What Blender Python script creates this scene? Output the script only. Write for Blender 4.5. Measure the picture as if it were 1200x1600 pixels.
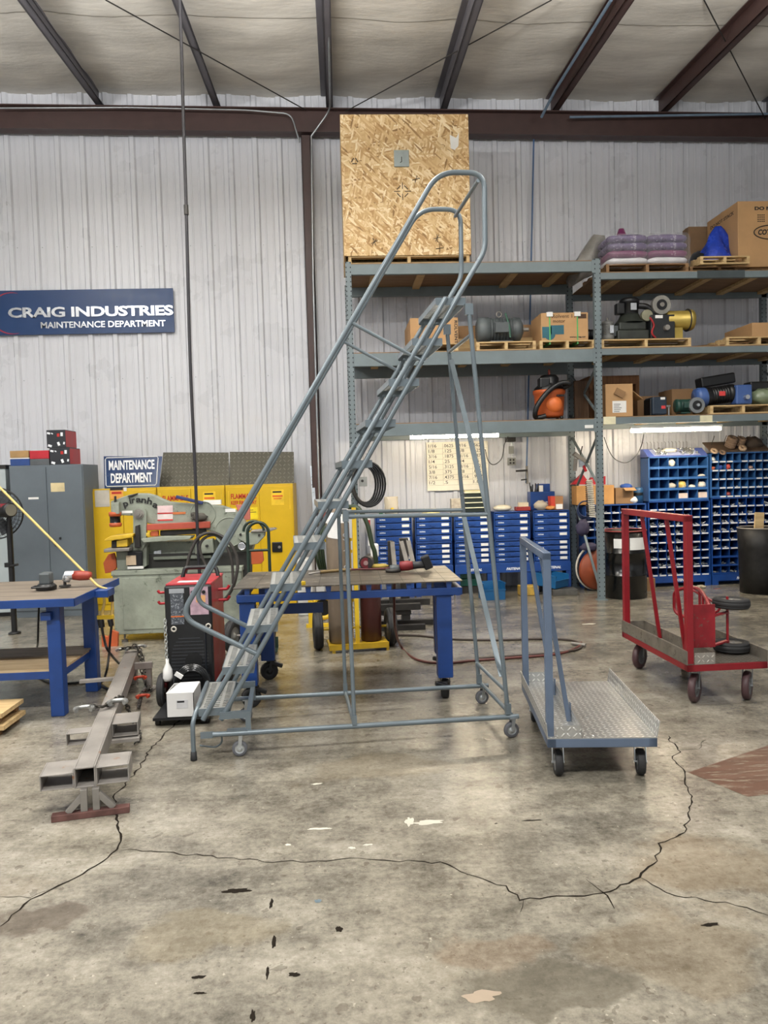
import bpy, bmesh, math, random
from mathutils import Vector, Matrix
for o in list(bpy.data.objects): bpy.data.objects.remove(o)
random.seed(7)
S = bpy.context.scene; COL = S.collection
# ---------------------------------------------------------------- camera
YAW, PIT, ROL, FPX, HC = map(float, (math.radians(-3.112), math.radians(2.685), math.radians(1.631), 1200., 1.72))
CF = Vector((-math.sin(YAW)*math.cos(PIT), math.cos(YAW)*math.cos(PIT), -math.sin(PIT)))
_R0 = Vector((math.cos(YAW), math.sin(YAW), 0)); _U0 = _R0.cross(CF)
CR = _R0*math.cos(ROL) - _U0*math.sin(ROL); CU = _U0*math.cos(ROL) + _R0*math.sin(ROL)
CAM = Vector((0, 0, HC))
cd = bpy.data.cameras.new('camera'); cam = bpy.data.objects.new('camera', cd); COL.objects.link(cam)
cd.sensor_fit = 'VERTICAL'; cd.sensor_height = 24; cd.lens = FPX/1600*24; cd.clip_end = 100
cam.matrix_world = Matrix(((CR.x, CU.x, -CF.x, 0), (CR.y, CU.y, -CF.y, 0), (CR.z, CU.z, -CF.z, HC), (0, 0, 0, 1)))
S.camera = cam
# ---------------------------------------------------------------- light
S.view_settings.view_transform = 'Standard'; S.view_settings.look = 'None'
S.view_settings.exposure = 0.0; S.view_settings.gamma = 1.0; S.view_settings.use_curve_mapping = False
W = bpy.data.worlds.new('world'); S.world = W; W.use_nodes = True
W.node_tree.nodes['Background'].inputs[0].default_value = (.95, .98, 1, 1)
W.node_tree.nodes['Background'].inputs[1].default_value = .80
def area(name, loc, sx, sy, power, col=(1, .97, .92), rot=(0, 0, 0)):
    l = bpy.data.lights.new(name, 'AREA'); l.shape = 'RECTANGLE'; l.size = sx; l.size_y = sy
    l.energy = power; l.color = col
    o = bpy.data.objects.new(name, l); COL.objects.link(o); o.location = loc; o.rotation_euler = rot
    return o
for lx, kf in ((-4.6, 1.1), (-0.6, 1.05), (3.6, .62)):
    for ly, pw in ((0.2, 330), (5.4, 135)):
        area('high_bay_lamp', (lx, ly, 6.1), 1.2, .35, pw*kf, (1, .98, .95))
    area('ceiling_fill_light', (lx, 6.2, 5.9), 1.2, .35, 400*kf, (1, .98, .95), (math.pi, 0, 0))  # upward fill added to brighten the ceiling, not a fixture of its own
# ---------------------------------------------------------------- geometry helpers
def ray(x, y): return CF + CR*((x-600)/FPX) - CU*((y-800)/FPX)
def at(x, y, Y): d = ray(x, y); return CAM + d*(Y/d.y)
def gp(x, y, z=0.): d = ray(x, y); return CAM + d*((z-HC)/d.z)
def fb(x0, y0, x1, y1, Y, zb=None):
    ym = (y0+y1)/2; xm = (x0+x1)/2
    X0 = at(x0, ym, Y).x; X1 = at(x1, ym, Y).x; Z1 = at(xm, y0, Y).z; Z0 = at(xm, y1, Y).z
    if zb is not None: Z1 += zb-Z0; Z0 = zb
    return X0, X1, Z0, Z1
class MB:
    def __init__(s): s.v = []; s.f = []; s.m = []; s.s = []
    def add(s, vs, fs, m=0, sm=False):
        n = len(s.v); s.v += [Vector(p) for p in vs]
        for f in fs: s.f.append([n+i for i in f]); s.m.append(m); s.s.append(sm)
        return s
    def box(s, x0, x1, y0, y1, z0, z1, m=0):
        vs = [(x, y, z) for x in (x0, x1) for y in (y0, y1) for z in (z0, z1)]
        return s.add(vs, [(0, 1, 3, 2), (4, 6, 7, 5), (0, 4, 5, 1), (2, 3, 7, 6), (0, 2, 6, 4), (1, 5, 7, 3)], m)
    def obox(s, c, size, mat3=None, m=0):
        hx, hy, hz = (t/2 for t in size); M3 = mat3 or Matrix.Identity(3); c = Vector(c)
        vs = [c + M3 @ Vector((x, y, z)) for x in (-hx, hx) for y in (-hy, hy) for z in (-hz, hz)]
        return s.add(vs, [(0, 1, 3, 2), (4, 6, 7, 5), (0, 4, 5, 1), (2, 3, 7, 6), (0, 2, 6, 4), (1, 5, 7, 3)], m)
    def bar(s, a, b, w, t, up=(0, 0, 1), m=0):     # rectangular bar from a to b
        a = Vector(a); b = Vector(b); d = (b-a); L = d.length; d /= L
        up = Vector(up); x = d.cross(up)
        if x.length < 1e-4: x = d.cross(Vector((0, 1, 0)))
        x.normalize(); y = x.cross(d)
        M3 = Matrix((x, d, y)).transposed()
        return s.obox((a+b)/2, (w, L, t), M3, m)
    def ring(s, c, ax, r, n):
        ax = Vector(ax).normalized(); t = ax.orthogonal().normalized(); b = ax.cross(t); c = Vector(c)
        return [c + (t*math.cos(2*math.pi*i/n) + b*math.sin(2*math.pi*i/n))*r for i in range(n)]
    def cyl(s, a, b, r, n=14, r2=None, m=0, cap=True):
        a = Vector(a); b = Vector(b); r2 = r if r2 is None else r2
        vs = s.ring(a, b-a, r, n) + s.ring(b, b-a, r2, n)
        s.add(vs, [(i, (i+1) % n, n+(i+1) % n, n+i) for i in range(n)], m, True)
        if cap: s.add(vs[:n], [list(range(n))[::-1]], m); s.add(vs[n:], [list(range(n))], m)
        return s
    def tube(s, pts, r, n=8, closed=False, m=0):
        P = [Vector(p) for p in pts]; N = len(P); vs = []
        def tan(i):
            if closed: d = P[(i+1) % N]-P[i-1]
            else: d = P[min(i+1, N-1)]-P[max(i-1, 0)]
            return d.normalized() if d.length > 1e-9 else Vector((0, 0, 1))
        t0 = tan(0); u = t0.orthogonal().normalized()
        for i in range(N):
            t = tan(i); u = (u - t*u.dot(t))
            u = u.normalized() if u.length > 1e-6 else t.orthogonal().normalized()
            w = t.cross(u)
            vs += [P[i]+(u*math.cos(2*math.pi*k/n)+w*math.sin(2*math.pi*k/n))*r for k in range(n)]
        fs = []
        for i in range(N if closed else N-1):
            j = (i+1) % N
            fs += [(i*n+k, i*n+(k+1) % n, j*n+(k+1) % n, j*n+k) for k in range(n)]
        s.add(vs, fs, m, True)
        if not closed: s.add(vs[:n], [list(range(n))[::-1]], m); s.add(vs[-n:], [list(range(n))], m)
        return s
    def lathe(s, prof, c, ax=(0, 0, 1), n=20, m=0, sm=True):
        ax = Vector(ax).normalized(); c = Vector(c); vs = []
        for r, z in prof: vs += s.ring(c+ax*z, ax, max(r, 1e-4), n)
        fs = [(i*n+k, i*n+(k+1) % n, (i+1)*n+(k+1) % n, (i+1)*n+k) for i in range(len(prof)-1) for k in range(n)]
        return s.add(vs, fs, m, sm)
    def prism(s, poly, o, ux, uy, d, m=0):          # polygon in plane (o,ux,uy) extruded along vector d
        o = Vector(o); ux = Vector(ux); uy = Vector(uy); d = Vector(d); n = len(poly)
        a = [o+ux*p[0]+uy*p[1] for p in poly]; b = [p+d for p in a]
        s.add(a+b, [list(range(n)), [2*n-1-i for i in range(n)]] + [(i, n+i, n+(i+1) % n, (i+1) % n) for i in range(n)], m)
        return s
    def ball(s, c, r, n=12, h=8, m=0, jit=0, rnd=None):
        c = Vector(c); r = (r, r, r) if not hasattr(r, '__len__') else r; vs = []
        for j in range(h+1):
            t = math.pi*j/h
            for k in range(n):
                a = 2*math.pi*k/n; q = 1+(rnd.uniform(-jit, jit) if jit and 0 < j < h else 0)
                vs.append(c+Vector((r[0]*math.sin(t)*math.cos(a)*q, r[1]*math.sin(t)*math.sin(a)*q, r[2]*math.cos(t)*q)))
        return s.add(vs, [(j*n+k, j*n+(k+1) % n, (j+1)*n+(k+1) % n, (j+1)*n+k) for j in range(h) for k in range(n)], m, True)
    def torus(s, c, ax, R, r, n=24, k=8, m=0):
        return s.tube(s.ring(c, ax, R, n), r, k, True, m)
    def xf(s, M):
        s.v = [M @ p for p in s.v]; return s
def arc(c, r, a0, a1, n, f):                        # points on an arc, mapped to 3-D by f(x, y)
    return [f(c[0]+r*math.cos(math.radians(a0+(a1-a0)*i/n)), c[1]+r*math.sin(math.radians(a0+(a1-a0)*i/n))) for i in range(n+1)]
def fillet(pts, r, n=5):                            # rounds the corners of a 3-D polyline
    P = [Vector(p) for p in pts]; out = [P[0]]
    for i in range(1, len(P)-1):
        a = (P[i-1]-P[i]); b = (P[i+1]-P[i]); rr = r[i-1] if isinstance(r, (list, tuple)) else r; k = min(rr, a.length*.45, b.length*.45)
        p0 = P[i]+a.normalized()*k; p1 = P[i]+b.normalized()*k
        for j in range(n+1):
            t = j/n; out.append(p0*(1-t)**2+P[i]*2*t*(1-t)+p1*t*t)
    return out+[P[-1]]
def smooth(pts, n=8, closed=False):                 # Catmull-Rom
    P = [Vector(p) for p in pts]; N = len(P); out = []
    for i in range(N if closed else N-1):
        g = lambda k: P[k % N] if closed else P[max(0, min(N-1, k))]
        a, b, c, d = g(i-1), g(i), g(i+1), g(i+2)
        for j in range(n):
            t = j/n; out.append(.5*((2*b)+(c-a)*t+(2*a-5*b+4*c-d)*t*t+(3*b-a-3*c+d)*t**3))
    if not closed: out.append(P[-1])
    return out
ORG = {}
def org(o):
    while o.parent: o = o.parent
    return ORG.get(o.name, Vector((0, 0, 0)))
def obj(name, mb, mats, parent=None, bev=0, solid=0, label=None, base=True):
    if not isinstance(mats, (list, tuple)): mats = [mats]
    if parent is not None: O = org(parent)
    elif base:
        xs = [p.x for p in mb.v]; ys = [p.y for p in mb.v]; zs = [p.z for p in mb.v]
        O = Vector(((min(xs)+max(xs))/2, (min(ys)+max(ys))/2, min(zs)))
    else: O = Vector((0, 0, 0))
    me = bpy.data.meshes.new(name); me.from_pydata([p-O for p in mb.v], [], mb.f)
    for m in mats: me.materials.append(m)
    me.polygons.foreach_set('material_index', mb.m); me.polygons.foreach_set('use_smooth', mb.s)
    bm = bmesh.new(); bm.from_mesh(me); bmesh.ops.recalc_face_normals(bm, faces=bm.faces[:]); bm.to_mesh(me); bm.free()
    o = bpy.data.objects.new(name, me); COL.objects.link(o)
    if parent is not None: o.parent = parent
    else: o.location = O; ORG[o.name] = O
    if solid:
        md = o.modifiers.new('solid', 'SOLIDIFY'); md.thickness = solid; md.offset = -1
    if bev:
        md = o.modifiers.new('bevel', 'BEVEL'); md.width = bev; md.segments = 2; md.limit_method = 'ANGLE'; md.angle_limit = .7
    if label: o['label'] = label
    return o
def tag(o, label, cat, group=None, kind=None):
    o['label'] = label; o['category'] = cat
    if group: o['group'] = group
    if kind: o['kind'] = kind
    return o
def thing(name, label, cat, loc=(0, 0, 0), group=None):
    o = bpy.data.objects.new(name, None); COL.objects.link(o); o.location = loc; o.empty_display_size = .1
    ORG[o.name] = Vector(loc)
    return tag(o, label, cat, group)
def struct(name, mb, mats, parent=None, **k):
    o = obj(name, mb, mats, parent, base=False, **k)
    if parent is None: o['kind'] = 'structure'
    return o
def dup(root, offset=None, label=None, group=None, loc=None, rz=None):
    def rec(o, p):
        c = o.copy(); COL.objects.link(c)
        if p is not None: c.parent = p
        for ch in [q for q in kids.get(o.name, [])]: rec(ch, c)
        return c
    kids = {}
    for q in bpy.data.objects:
        if q.parent: kids.setdefault(q.parent.name, []).append(q)
    r = rec(root, None)
    if offset is not None: r.location = Vector(root.location)+Vector(offset)
    if loc is not None: r.location = loc
    if rz is not None: r.rotation_euler.z = rz
    ORG[r.name] = Vector(r.location)
    if label: r['label'] = label
    if group: r['group'] = group
    return r
_tc = {}
def letters(txt, off=.0, shear=0., spacing=1.):
    key = (txt, off, shear, spacing)
    if key not in _tc:
        cu = bpy.data.curves.new('lettering', 'FONT'); cu.body = txt; cu.offset = off; cu.shear = shear; cu.space_character = spacing
        cu.resolution_u = 3; cu.extrude = .02
        o = bpy.data.objects.new('lettering', cu); COL.objects.link(o)
        dg = bpy.context.evaluated_depsgraph_get(); me = o.evaluated_get(dg).to_mesh()
        vs = [v.co.copy() for v in me.vertices]; fs = [list(p.vertices) for p in me.polygons]
        o.evaluated_get(dg).to_mesh_clear(); bpy.data.objects.remove(o); bpy.data.curves.remove(cu)
        x0 = min(v.x for v in vs); x1 = max(v.x for v in vs); y0 = min(v.y for v in vs); y1 = max(v.y for v in vs)
        _tc[key] = ([Vector(((v.x-x0)/(x1-x0), (v.y-y0)/(y1-y0), v.z/.02)) for v in vs], fs)
    return _tc[key]
def text(mb, txt, o, ux, uy, th=.002, m=0, off=.0, shear=0., spacing=1.):
    # fits txt in the parallelogram o, ux, uy (vectors carry the size)
    vs, fs = letters(txt, off, shear, spacing); o = Vector(o); ux = Vector(ux); uy = Vector(uy); nz = ux.cross(uy).normalized()
    return mb.add([o+ux*v.x+uy*v.y+nz*(v.z*th) for v in vs], fs, m)
# ---------------------------------------------------------------- materials
def lin(h):
    h = h.lstrip('#'); r = [int(h[i:i+2], 16)/255 for i in (0, 2, 4)]
    return tuple(c/12.92 if c <= .04045 else ((c+.055)/1.055)**2.4 for c in r)+(1,)
def nt(name):
    m = bpy.data.materials.new(name); m.use_nodes = True; t = m.node_tree; b = t.nodes['Principled BSDF']
    return m, t, b
def N(t, typ, **k):
    n = t.nodes.new(typ)
    for a, v in k.items():
        if a == 'op': n.operation = v
        elif a.startswith('i'): n.inputs[int(a[1:])].default_value = v
        else: setattr(n, a, v)
    return n
def L(t, a, b): t.links.new(a, b)
def mathn(t, op, a, b=None, c=None):
    n = N(t, 'ShaderNodeMath', op=op)
    for i, x in enumerate((a, b, c)):
        if x is None: continue
        if isinstance(x, (int, float)): n.inputs[i].default_value = x
        else: L(t, x, n.inputs[i])
    return n.outputs[0]
def mixc(t, fac, a, b):
    n = N(t, 'ShaderNodeMix', data_type='RGBA')
    for s, x in ((n.inputs[0], fac), (n.inputs[6], a), (n.inputs[7], b)):
        if isinstance(x, (int, float)): s.default_value = x
        elif isinstance(x, tuple): s.default_value = x
        else: L(t, x, s)
    return n.outputs[2]
def coords(t, scale=(1, 1, 1), rot=(0, 0, 0)):
    c = N(t, 'ShaderNodeTexCoord'); mp = N(t, 'ShaderNodeMapping'); L(t, c.outputs['Object'], mp.inputs[0])
    mp.inputs['Scale'].default_value = scale; mp.inputs['Rotation'].default_value = rot
    return mp.outputs[0]
def noise(t, vec, scale, detail=4, rough=.6):
    n = N(t, 'ShaderNodeTexNoise'); n.inputs['Scale'].default_value = scale; n.inputs['Detail'].default_value = detail; n.inputs['Roughness'].default_value = rough
    L(t, vec, n.inputs['Vector']); return n.outputs['Fac']
def ramp(t, fac, stops):
    r = N(t, 'ShaderNodeValToRGB'); L(t, fac, r.inputs[0]); e = r.color_ramp.elements
    while len(e) < len(stops): e.new(.5)
    for i, (p, c) in enumerate(stops): e[i].position = p; e[i].color = c if len(c) == 4 else lin(c)
    return r.outputs[0]
BW = lambda v: (v, v, v, 1)
_mc = {}
def M(name, col, rough=.5, metal=0., var=.12, scale=6., bump=0., spec=.5, col2=None, thr=.6, stretch=(1, 1, 1), emit=0., alpha=1., coat=0.):
    if name in _mc: return _mc[name]
    m, t, b = nt(name); v = coords(t, stretch)
    c = lin(col); n = noise(t, v, scale)
    dark = tuple(x*(1-var*1.6) for x in c[:3])+(1,); lite = tuple(min(1, x*(1+var)) for x in c[:3])+(1,)
    out = ramp(t, n, [(.3, dark), (.7, lite)])
    if col2:
        n2 = noise(t, v, scale*2.2, 6, .7)
        out = mixc(t, ramp(t, n2, [(thr-.04, BW(0)), (thr+.04, BW(1))]), out, lin(col2))
    L(t, out, b.inputs['Base Color']); b.inputs['Metallic'].default_value = metal; b.inputs['Specular IOR Level'].default_value = spec
    r2 = ramp(t, n, [(.3, BW(max(0, rough-.06))), (.7, BW(min(1, rough+.06)))]); L(t, r2, b.inputs['Roughness'])
    if bump:
        bp = N(t, 'ShaderNodeBump'); bp.inputs['Strength'].default_value = bump; bp.inputs['Distance'].default_value = .01
        L(t, noise(t, v, scale*6, 3), bp.inputs['Height']); L(t, bp.outputs[0], b.inputs['Normal'])
    if emit:
        b.inputs['Emission Color'].default_value = c; b.inputs['Emission Strength'].default_value = emit
    if alpha < 1: b.inputs['Alpha'].default_value = alpha
    if coat: b.inputs['Coat Weight'].default_value = coat
    _mc[name] = m; return m
def wood(name, a, b2, axis=0, rough=.75, sc=1.):
    if name in _mc: return _mc[name]
    m, t, b = nt(name); st = [14*sc]*3; st[axis] = 1.2*sc
    v = coords(t, tuple(st)); n = noise(t, v, 2.2, 6, .65)
    L(t, ramp(t, n, [(.3, a), (.7, b2)]), b.inputs['Base Color']); b.inputs['Roughness'].default_value = rough
    bp = N(t, 'ShaderNodeBump'); bp.inputs['Strength'].default_value = .25; bp.inputs['Distance'].default_value = .004
    L(t, n, bp.inputs['Height']); L(t, bp.outputs[0], b.inputs['Normal'])
    _mc[name] = m; return m
def diamond(name, col, rough, ax=('X', 'Y'), pitch=.04, metal=1., strength=.9, var=.1, col2=None):
    if name in _mc: return _mc[name]
    m, t, b = nt(name); c = N(t, 'ShaderNodeTexCoord'); sp = N(t, 'ShaderNodeSeparateXYZ'); L(t, c.outputs['Object'], sp.inputs[0])
    u = mathn(t, 'MULTIPLY', sp.outputs[ax[0]], 1/pitch); w = mathn(t, 'MULTIPLY', sp.outputs[ax[1]], 1/pitch)
    fu = mathn(t, 'SUBTRACT', mathn(t, 'FRACT', u), .5); fw = mathn(t, 'SUBTRACT', mathn(t, 'FRACT', w), .5)
    par = mathn(t, 'FLOORED_MODULO', mathn(t, 'ADD', mathn(t, 'FLOOR', u), mathn(t, 'FLOOR', w)), 2.)
    sg = mathn(t, 'SUBTRACT', mathn(t, 'MULTIPLY', par, 2.), 1.)
    a = mathn(t, 'ADD', fu, mathn(t, 'MULTIPLY', fw, sg)); d = mathn(t, 'SUBTRACT', fu, mathn(t, 'MULTIPLY', fw, sg))
    e = mathn(t, 'ADD', mathn(t, 'POWER', mathn(t, 'ABSOLUTE', mathn(t, 'DIVIDE', a, .62)), 2.), mathn(t, 'POWER', mathn(t, 'ABSOLUTE', mathn(t, 'DIVIDE', d, .2)), 2.))
    hgt = N(t, 'ShaderNodeMapRange'); L(t, e, hgt.inputs[0]); hgt.inputs[1].default_value = 1.1; hgt.inputs[2].default_value = .4
    bp = N(t, 'ShaderNodeBump'); bp.inputs['Strength'].default_value = strength; bp.inputs['Distance'].default_value = .004
    L(t, hgt.outputs[0], bp.inputs['Height']); L(t, bp.outputs[0], b.inputs['Normal'])
    v = coords(t); n = noise(t, v, 5, 5)
    cc = lin(col); o = ramp(t, n, [(.3, tuple(x*(1-var) for x in cc[:3])+(1,)), (.7, cc)])
    if col2: o = mixc(t, ramp(t, noise(t, v, 9, 6, .7), [(.5, BW(0)), (.65, BW(1))]), o, lin(col2))
    lug = tuple(min(1, x*1.55+.03) for x in cc[:3])+(1,); o = mixc(t, hgt.outputs[0], o, lug)
    L(t, o, b.inputs['Base Color']); b.inputs['Metallic'].default_value = metal
    L(t, ramp(t, n, [(.3, BW(rough-.08)), (.7, BW(rough+.1))]), b.inputs['Roughness'])
    _mc[name] = m; return m
def osb():
    m, t, b = nt('osb'); cols = []
    for k, (sc, ro) in enumerate((((8, 1, 44), .15), ((8, 1, 44), 1.35), ((9, 1, 46), -.75))):
        v = coords(t, (1, 1, 1), (0, ro, 0)); mp = N(t, 'ShaderNodeMapping'); mp.inputs['Scale'].default_value = sc
        nd = N(t, 'ShaderNodeTexNoise'); nd.inputs['Scale'].default_value = 9; L(t, v, nd.inputs['Vector'])
        va = N(t, 'ShaderNodeVectorMath', op='MULTIPLY_ADD'); L(t, nd.outputs['Color'], va.inputs[0]); va.inputs[1].default_value = (.03, .03, .03); L(t, v, va.inputs[2])
        L(t, va.outputs[0], mp.inputs[0]); vo = N(t, 'ShaderNodeTexVoronoi'); vo.inputs['Scale'].default_value = 1.; L(t, mp.outputs[0], vo.inputs['Vector'])
        s = N(t, 'ShaderNodeSeparateColor'); L(t, vo.outputs['Color'], s.inputs[0]); cols.append((s.outputs[0], s.outputs[1]))
    c = [ramp(t, x[0], [(0, '#86663e'), (.10, '#b08a59'), (.45, '#c9a877'), (.75, '#d9be90'), (1, '#e9d8b4')]) for x in cols]
    o = mixc(t, mathn(t, 'GREATER_THAN', cols[1][1], .48), c[0], c[1]); o = mixc(t, mathn(t, 'GREATER_THAN', cols[2][1], .6), o, c[2])
    L(t, o, b.inputs['Base Color']); b.inputs['Roughness'].default_value = .7
    return m
def concrete():
    m, t, b = nt('concrete'); v = coords(t)
    n1 = noise(t, v, .7, 6, .62); n2 = noise(t, v, 4.5, 8, .72); n3 = noise(t, v, 30, 9, .8)
    mp = N(t, 'ShaderNodeMapping'); mp.inputs['Scale'].default_value = (.6, 2.2, 1); L(t, v, mp.inputs[0]); n4 = noise(t, mp.outputs[0], 1.6, 7, .7)
    s = mathn(t, 'ADD', mathn(t, 'MULTIPLY', n1, .30), mathn(t, 'ADD', mathn(t, 'MULTIPLY', n2, .3), mathn(t, 'ADD', mathn(t, 'MULTIPLY', n3, .28), mathn(t, 'MULTIPLY', n4, .25))))
    o = ramp(t, s, [(.45, '#423e35'), (.53, '#6b665b'), (.59, '#857f72'), (.68, '#a39e91')])
    # brown wear and dark grime, each with an outline of its own
    o = mixc(t, ramp(t, noise(t, v, 1.1, 7, .7), [(.58, BW(0)), (.7, BW(.45))]), o, lin('#6e5f49'))
    sm = mathn(t, 'GREATER_THAN', noise(t, v, 13, 3, .5), .66); o = mixc(t, mathn(t, 'MULTIPLY', sm, .45), o, lin('#4d463b'))
    sm = mathn(t, 'GREATER_THAN', noise(t, v, 44, 2, .5), .68); o = mixc(t, mathn(t, 'MULTIPLY', sm, .5), o, lin('#4d463b'))
    sm = mathn(t, 'GREATER_THAN', noise(t, v, 31, 3, .6), .70); o = mixc(t, mathn(t, 'MULTIPLY', sm, .35), o, lin('#c9c2b0'))
    sp = N(t, 'ShaderNodeSeparateXYZ'); wob = N(t, 'ShaderNodeTexNoise'); wob.inputs['Scale'].default_value = 3.5; wob.inputs['Detail'].default_value = 5; L(t, v, wob.inputs['Vector'])
    va = N(t, 'ShaderNodeVectorMath', op='MULTIPLY_ADD'); L(t, wob.outputs['Color'], va.inputs[0]); va.inputs[1].default_value = (.5, .5, 0); L(t, v, va.inputs[2]); L(t, va.outputs[0], sp.inputs[0])
    for px, py, rx, ry, col, st in ((55, 1440, .22, .12, '#4d4338', .7), (770, 1490, .28, .12, '#6a5138', .3), (860, 1545, .30, .12, '#4f4a3e', .6), (1090, 1350, .34, .3, '#6b5c45', .45),
                                    (600, 1200, .5, .22, '#7a6e58', .35), (330, 1460, .3, .2, '#75694f', .35), (1050, 1480, .35, .22, '#6b5c45', .35)):
        p = gp(px, py); dx = mathn(t, 'DIVIDE', mathn(t, 'SUBTRACT', sp.outputs[0], p.x+.25), rx); dy = mathn(t, 'DIVIDE', mathn(t, 'SUBTRACT', sp.outputs[1], p.y+.25), ry)
        q = mathn(t, 'ADD', mathn(t, 'MULTIPLY', dx, dx), mathn(t, 'MULTIPLY', dy, dy))
        o = mixc(t, ramp(t, q, [(.55, BW(st)), (1., BW(0))]), o, lin(col))
    L(t, o, b.inputs['Base Color']); L(t, ramp(t, s, [(.45, BW(.27)), (.64, BW(.15))]), b.inputs['Roughness'])
    b.inputs['Specular IOR Level'].default_value = .6
    bp = N(t, 'ShaderNodeBump'); bp.inputs['Strength'].default_value = .12; bp.inputs['Distance'].default_value = .01; L(t, n3, bp.inputs['Height']); L(t, bp.outputs[0], b.inputs['Normal'])
    return m
white_wall = M('wall panel white', '#d0d2d8', .3, var=.03, scale=1.5)
ceil_m = M('insulation facing', '#cfcbc2', .6, var=.12, scale=1.4, bump=.5, stretch=(.6, 2, 1))
purlin_m = M('purlin grey primer', '#57555a', .5, var=.1)
brown_m = M('red oxide steel', '#432f2c', .5, var=.1)
galv = M('galvanised conduit', '#a8adb0', .35, metal=.8)
rack_m = M('rack grey paint', '#6b777b', .5, var=.08, scale=4)
rack_dk = M('rack hole dark', '#15171a', .8)
ply = wood('shelf plywood', '#6d543b', '#8f7252', 0)
pine = wood('pallet pine', '#a98a5e', '#d3b988', 0)
pine_old = wood('old pallet pine', '#6e5237', '#94734d', 0)
board = M('cardboard', '#b38d62', .8, var=.07, scale=3)
board_dk = M('brown cardboard', '#8a6a48', .8, var=.08, scale=3)
white_p = M('white paper', '#e4e3df', .7, var=.03)
black_ink = M('black ink', '#1b1b1c', .7)
white_ink = M('white ink', '#eceff2', .6, var=.02)
red_ink = M('red ink', '#b3231d', .6)
blue_m = M('blue cabinet paint', '#153f84', .38, var=.1, scale=5)
blue2 = M('blue bench paint', '#1a3f80', .38, var=.12, scale=5)
blue_dk = M('blue cabinet seam', '#0b2350', .5)
ladder_m = M('ladder grey paint', '#6c777d', .33, var=.06, metal=.25)
cart_m = M('cart blue grey paint', '#58667a', .38, var=.06)
red_m = M('cart red paint', '#84101c', .38, var=.12, scale=5)
tread_m = M('tread galvanised', '#a9aaa6', .4, metal=.4)
rubber = M('black rubber', '#232324', .7, var=.15)
rubber_gy = M('grey rubber', '#5b5c60', .6)
zinc = M('zinc plate', '#c4c8ca', .3, metal=.9)
black_m = M('black plastic', '#141517', .4, var=.1)
black_gloss = M('black gloss paint', '#0c0d0e', .22, var=.1)
steel = M('bare steel', '#8a8680', .45, metal=.4, var=.15)
steel_dk = M('dark steel', '#3a3836', .5, metal=.5, var=.2)
rust = M('mill scale steel', '#8c8781', .55, metal=.2, var=.16, scale=5, col2='#82583a', thr=.66)
yellow_m = M('yellow cabinet paint', '#cfa915', .4, var=.06, scale=3, col2='#8f7a1c', thr=.70)
yellow2 = M('yellow paint', '#d8b425', .45, var=.1)
grey_cab = M('grey locker paint', '#5d666d', .45, var=.08, scale=2)
# ================================================================ THE ROOM
floor = struct('floor', MB().box(-9, 10, -6, 11.6, -.1, 0), concrete())
crack_m = M('crack shade and fleck', '#1e1913', .9, spec=.1); chip_m = M('white paint spill', '#b9b4a5', .6); red_floor = M('worn red floor paint', '#63493b', .45, var=.15, scale=6, col2='#857a69', thr=.57, stretch=(.5, 2.5, 1))  # crack colour paints in the shade inside the gaps; also used for dark flecks
def ribbon(pts, w, seed, z=.0012):
    rnd = random.Random(seed); P = []
    for a, b in zip(pts, pts[1:]):
        A = gp(*a); B = gp(*b); n = max(2, int((B-A).length/.035)); d = (B-A).normalized(); pr = Vector((-d.y, d.x, 0))
        P += [A+(B-A)*(i/n)+pr*rnd.uniform(-.012, .012) for i in range(n)]
    P.append(gp(*pts[-1])); mb = MB(); vs = []
    for i, p in enumerate(P):
        d = (P[min(i+1, len(P)-1)]-P[max(i-1, 0)]).normalized(); pr = Vector((-d.y, d.x, 0)); h = w*1.25*rnd.uniform(.35, 1)*(.3 if i in (0, len(P)-1) else 1)
        vs += [(p.x+pr.x*h, p.y+pr.y*h, z), (p.x-pr.x*h, p.y-pr.y*h, z)]
    return mb.add(vs, [(2*i, 2*i+1, 2*i+3, 2*i+2) for i in range(len(P)-1)])
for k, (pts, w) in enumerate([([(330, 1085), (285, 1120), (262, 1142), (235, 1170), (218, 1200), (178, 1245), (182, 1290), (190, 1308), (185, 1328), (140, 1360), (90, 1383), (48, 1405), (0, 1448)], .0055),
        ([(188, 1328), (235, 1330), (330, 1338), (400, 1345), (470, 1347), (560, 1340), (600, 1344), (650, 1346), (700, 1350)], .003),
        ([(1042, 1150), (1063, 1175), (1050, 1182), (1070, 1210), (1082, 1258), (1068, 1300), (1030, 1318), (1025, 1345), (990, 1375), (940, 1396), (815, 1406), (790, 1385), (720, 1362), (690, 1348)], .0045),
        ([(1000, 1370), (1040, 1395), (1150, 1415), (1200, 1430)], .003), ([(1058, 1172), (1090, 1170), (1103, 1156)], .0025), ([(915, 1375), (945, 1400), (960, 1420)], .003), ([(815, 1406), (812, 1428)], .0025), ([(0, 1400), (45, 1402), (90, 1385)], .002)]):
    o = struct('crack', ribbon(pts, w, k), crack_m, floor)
def blot(px, py, rx, ry, seed, z=.0010, n=26, jag=.35, ang=0):
    rnd = random.Random(seed); c = gp(px, py); vs = [(c.x, c.y, z)]; ph = [rnd.uniform(0, 6.28) for _ in range(4)]
    for i in range(n):
        a = 2*math.pi*i/n; q = 1+jag*.5*math.sin(2*a+ph[0])+jag*.4*math.sin(5*a+ph[1])+jag*rnd.uniform(-.4, .4)
        x, y = rx*q*math.cos(a), ry*q*math.sin(a); vs.append((c.x+x*math.cos(ang)-y*math.sin(ang), c.y+x*math.sin(ang)+y*math.cos(ang), z))
    return MB().add(vs, [(0, i+1, (i+1) % n+1) for i in range(n)])
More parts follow.
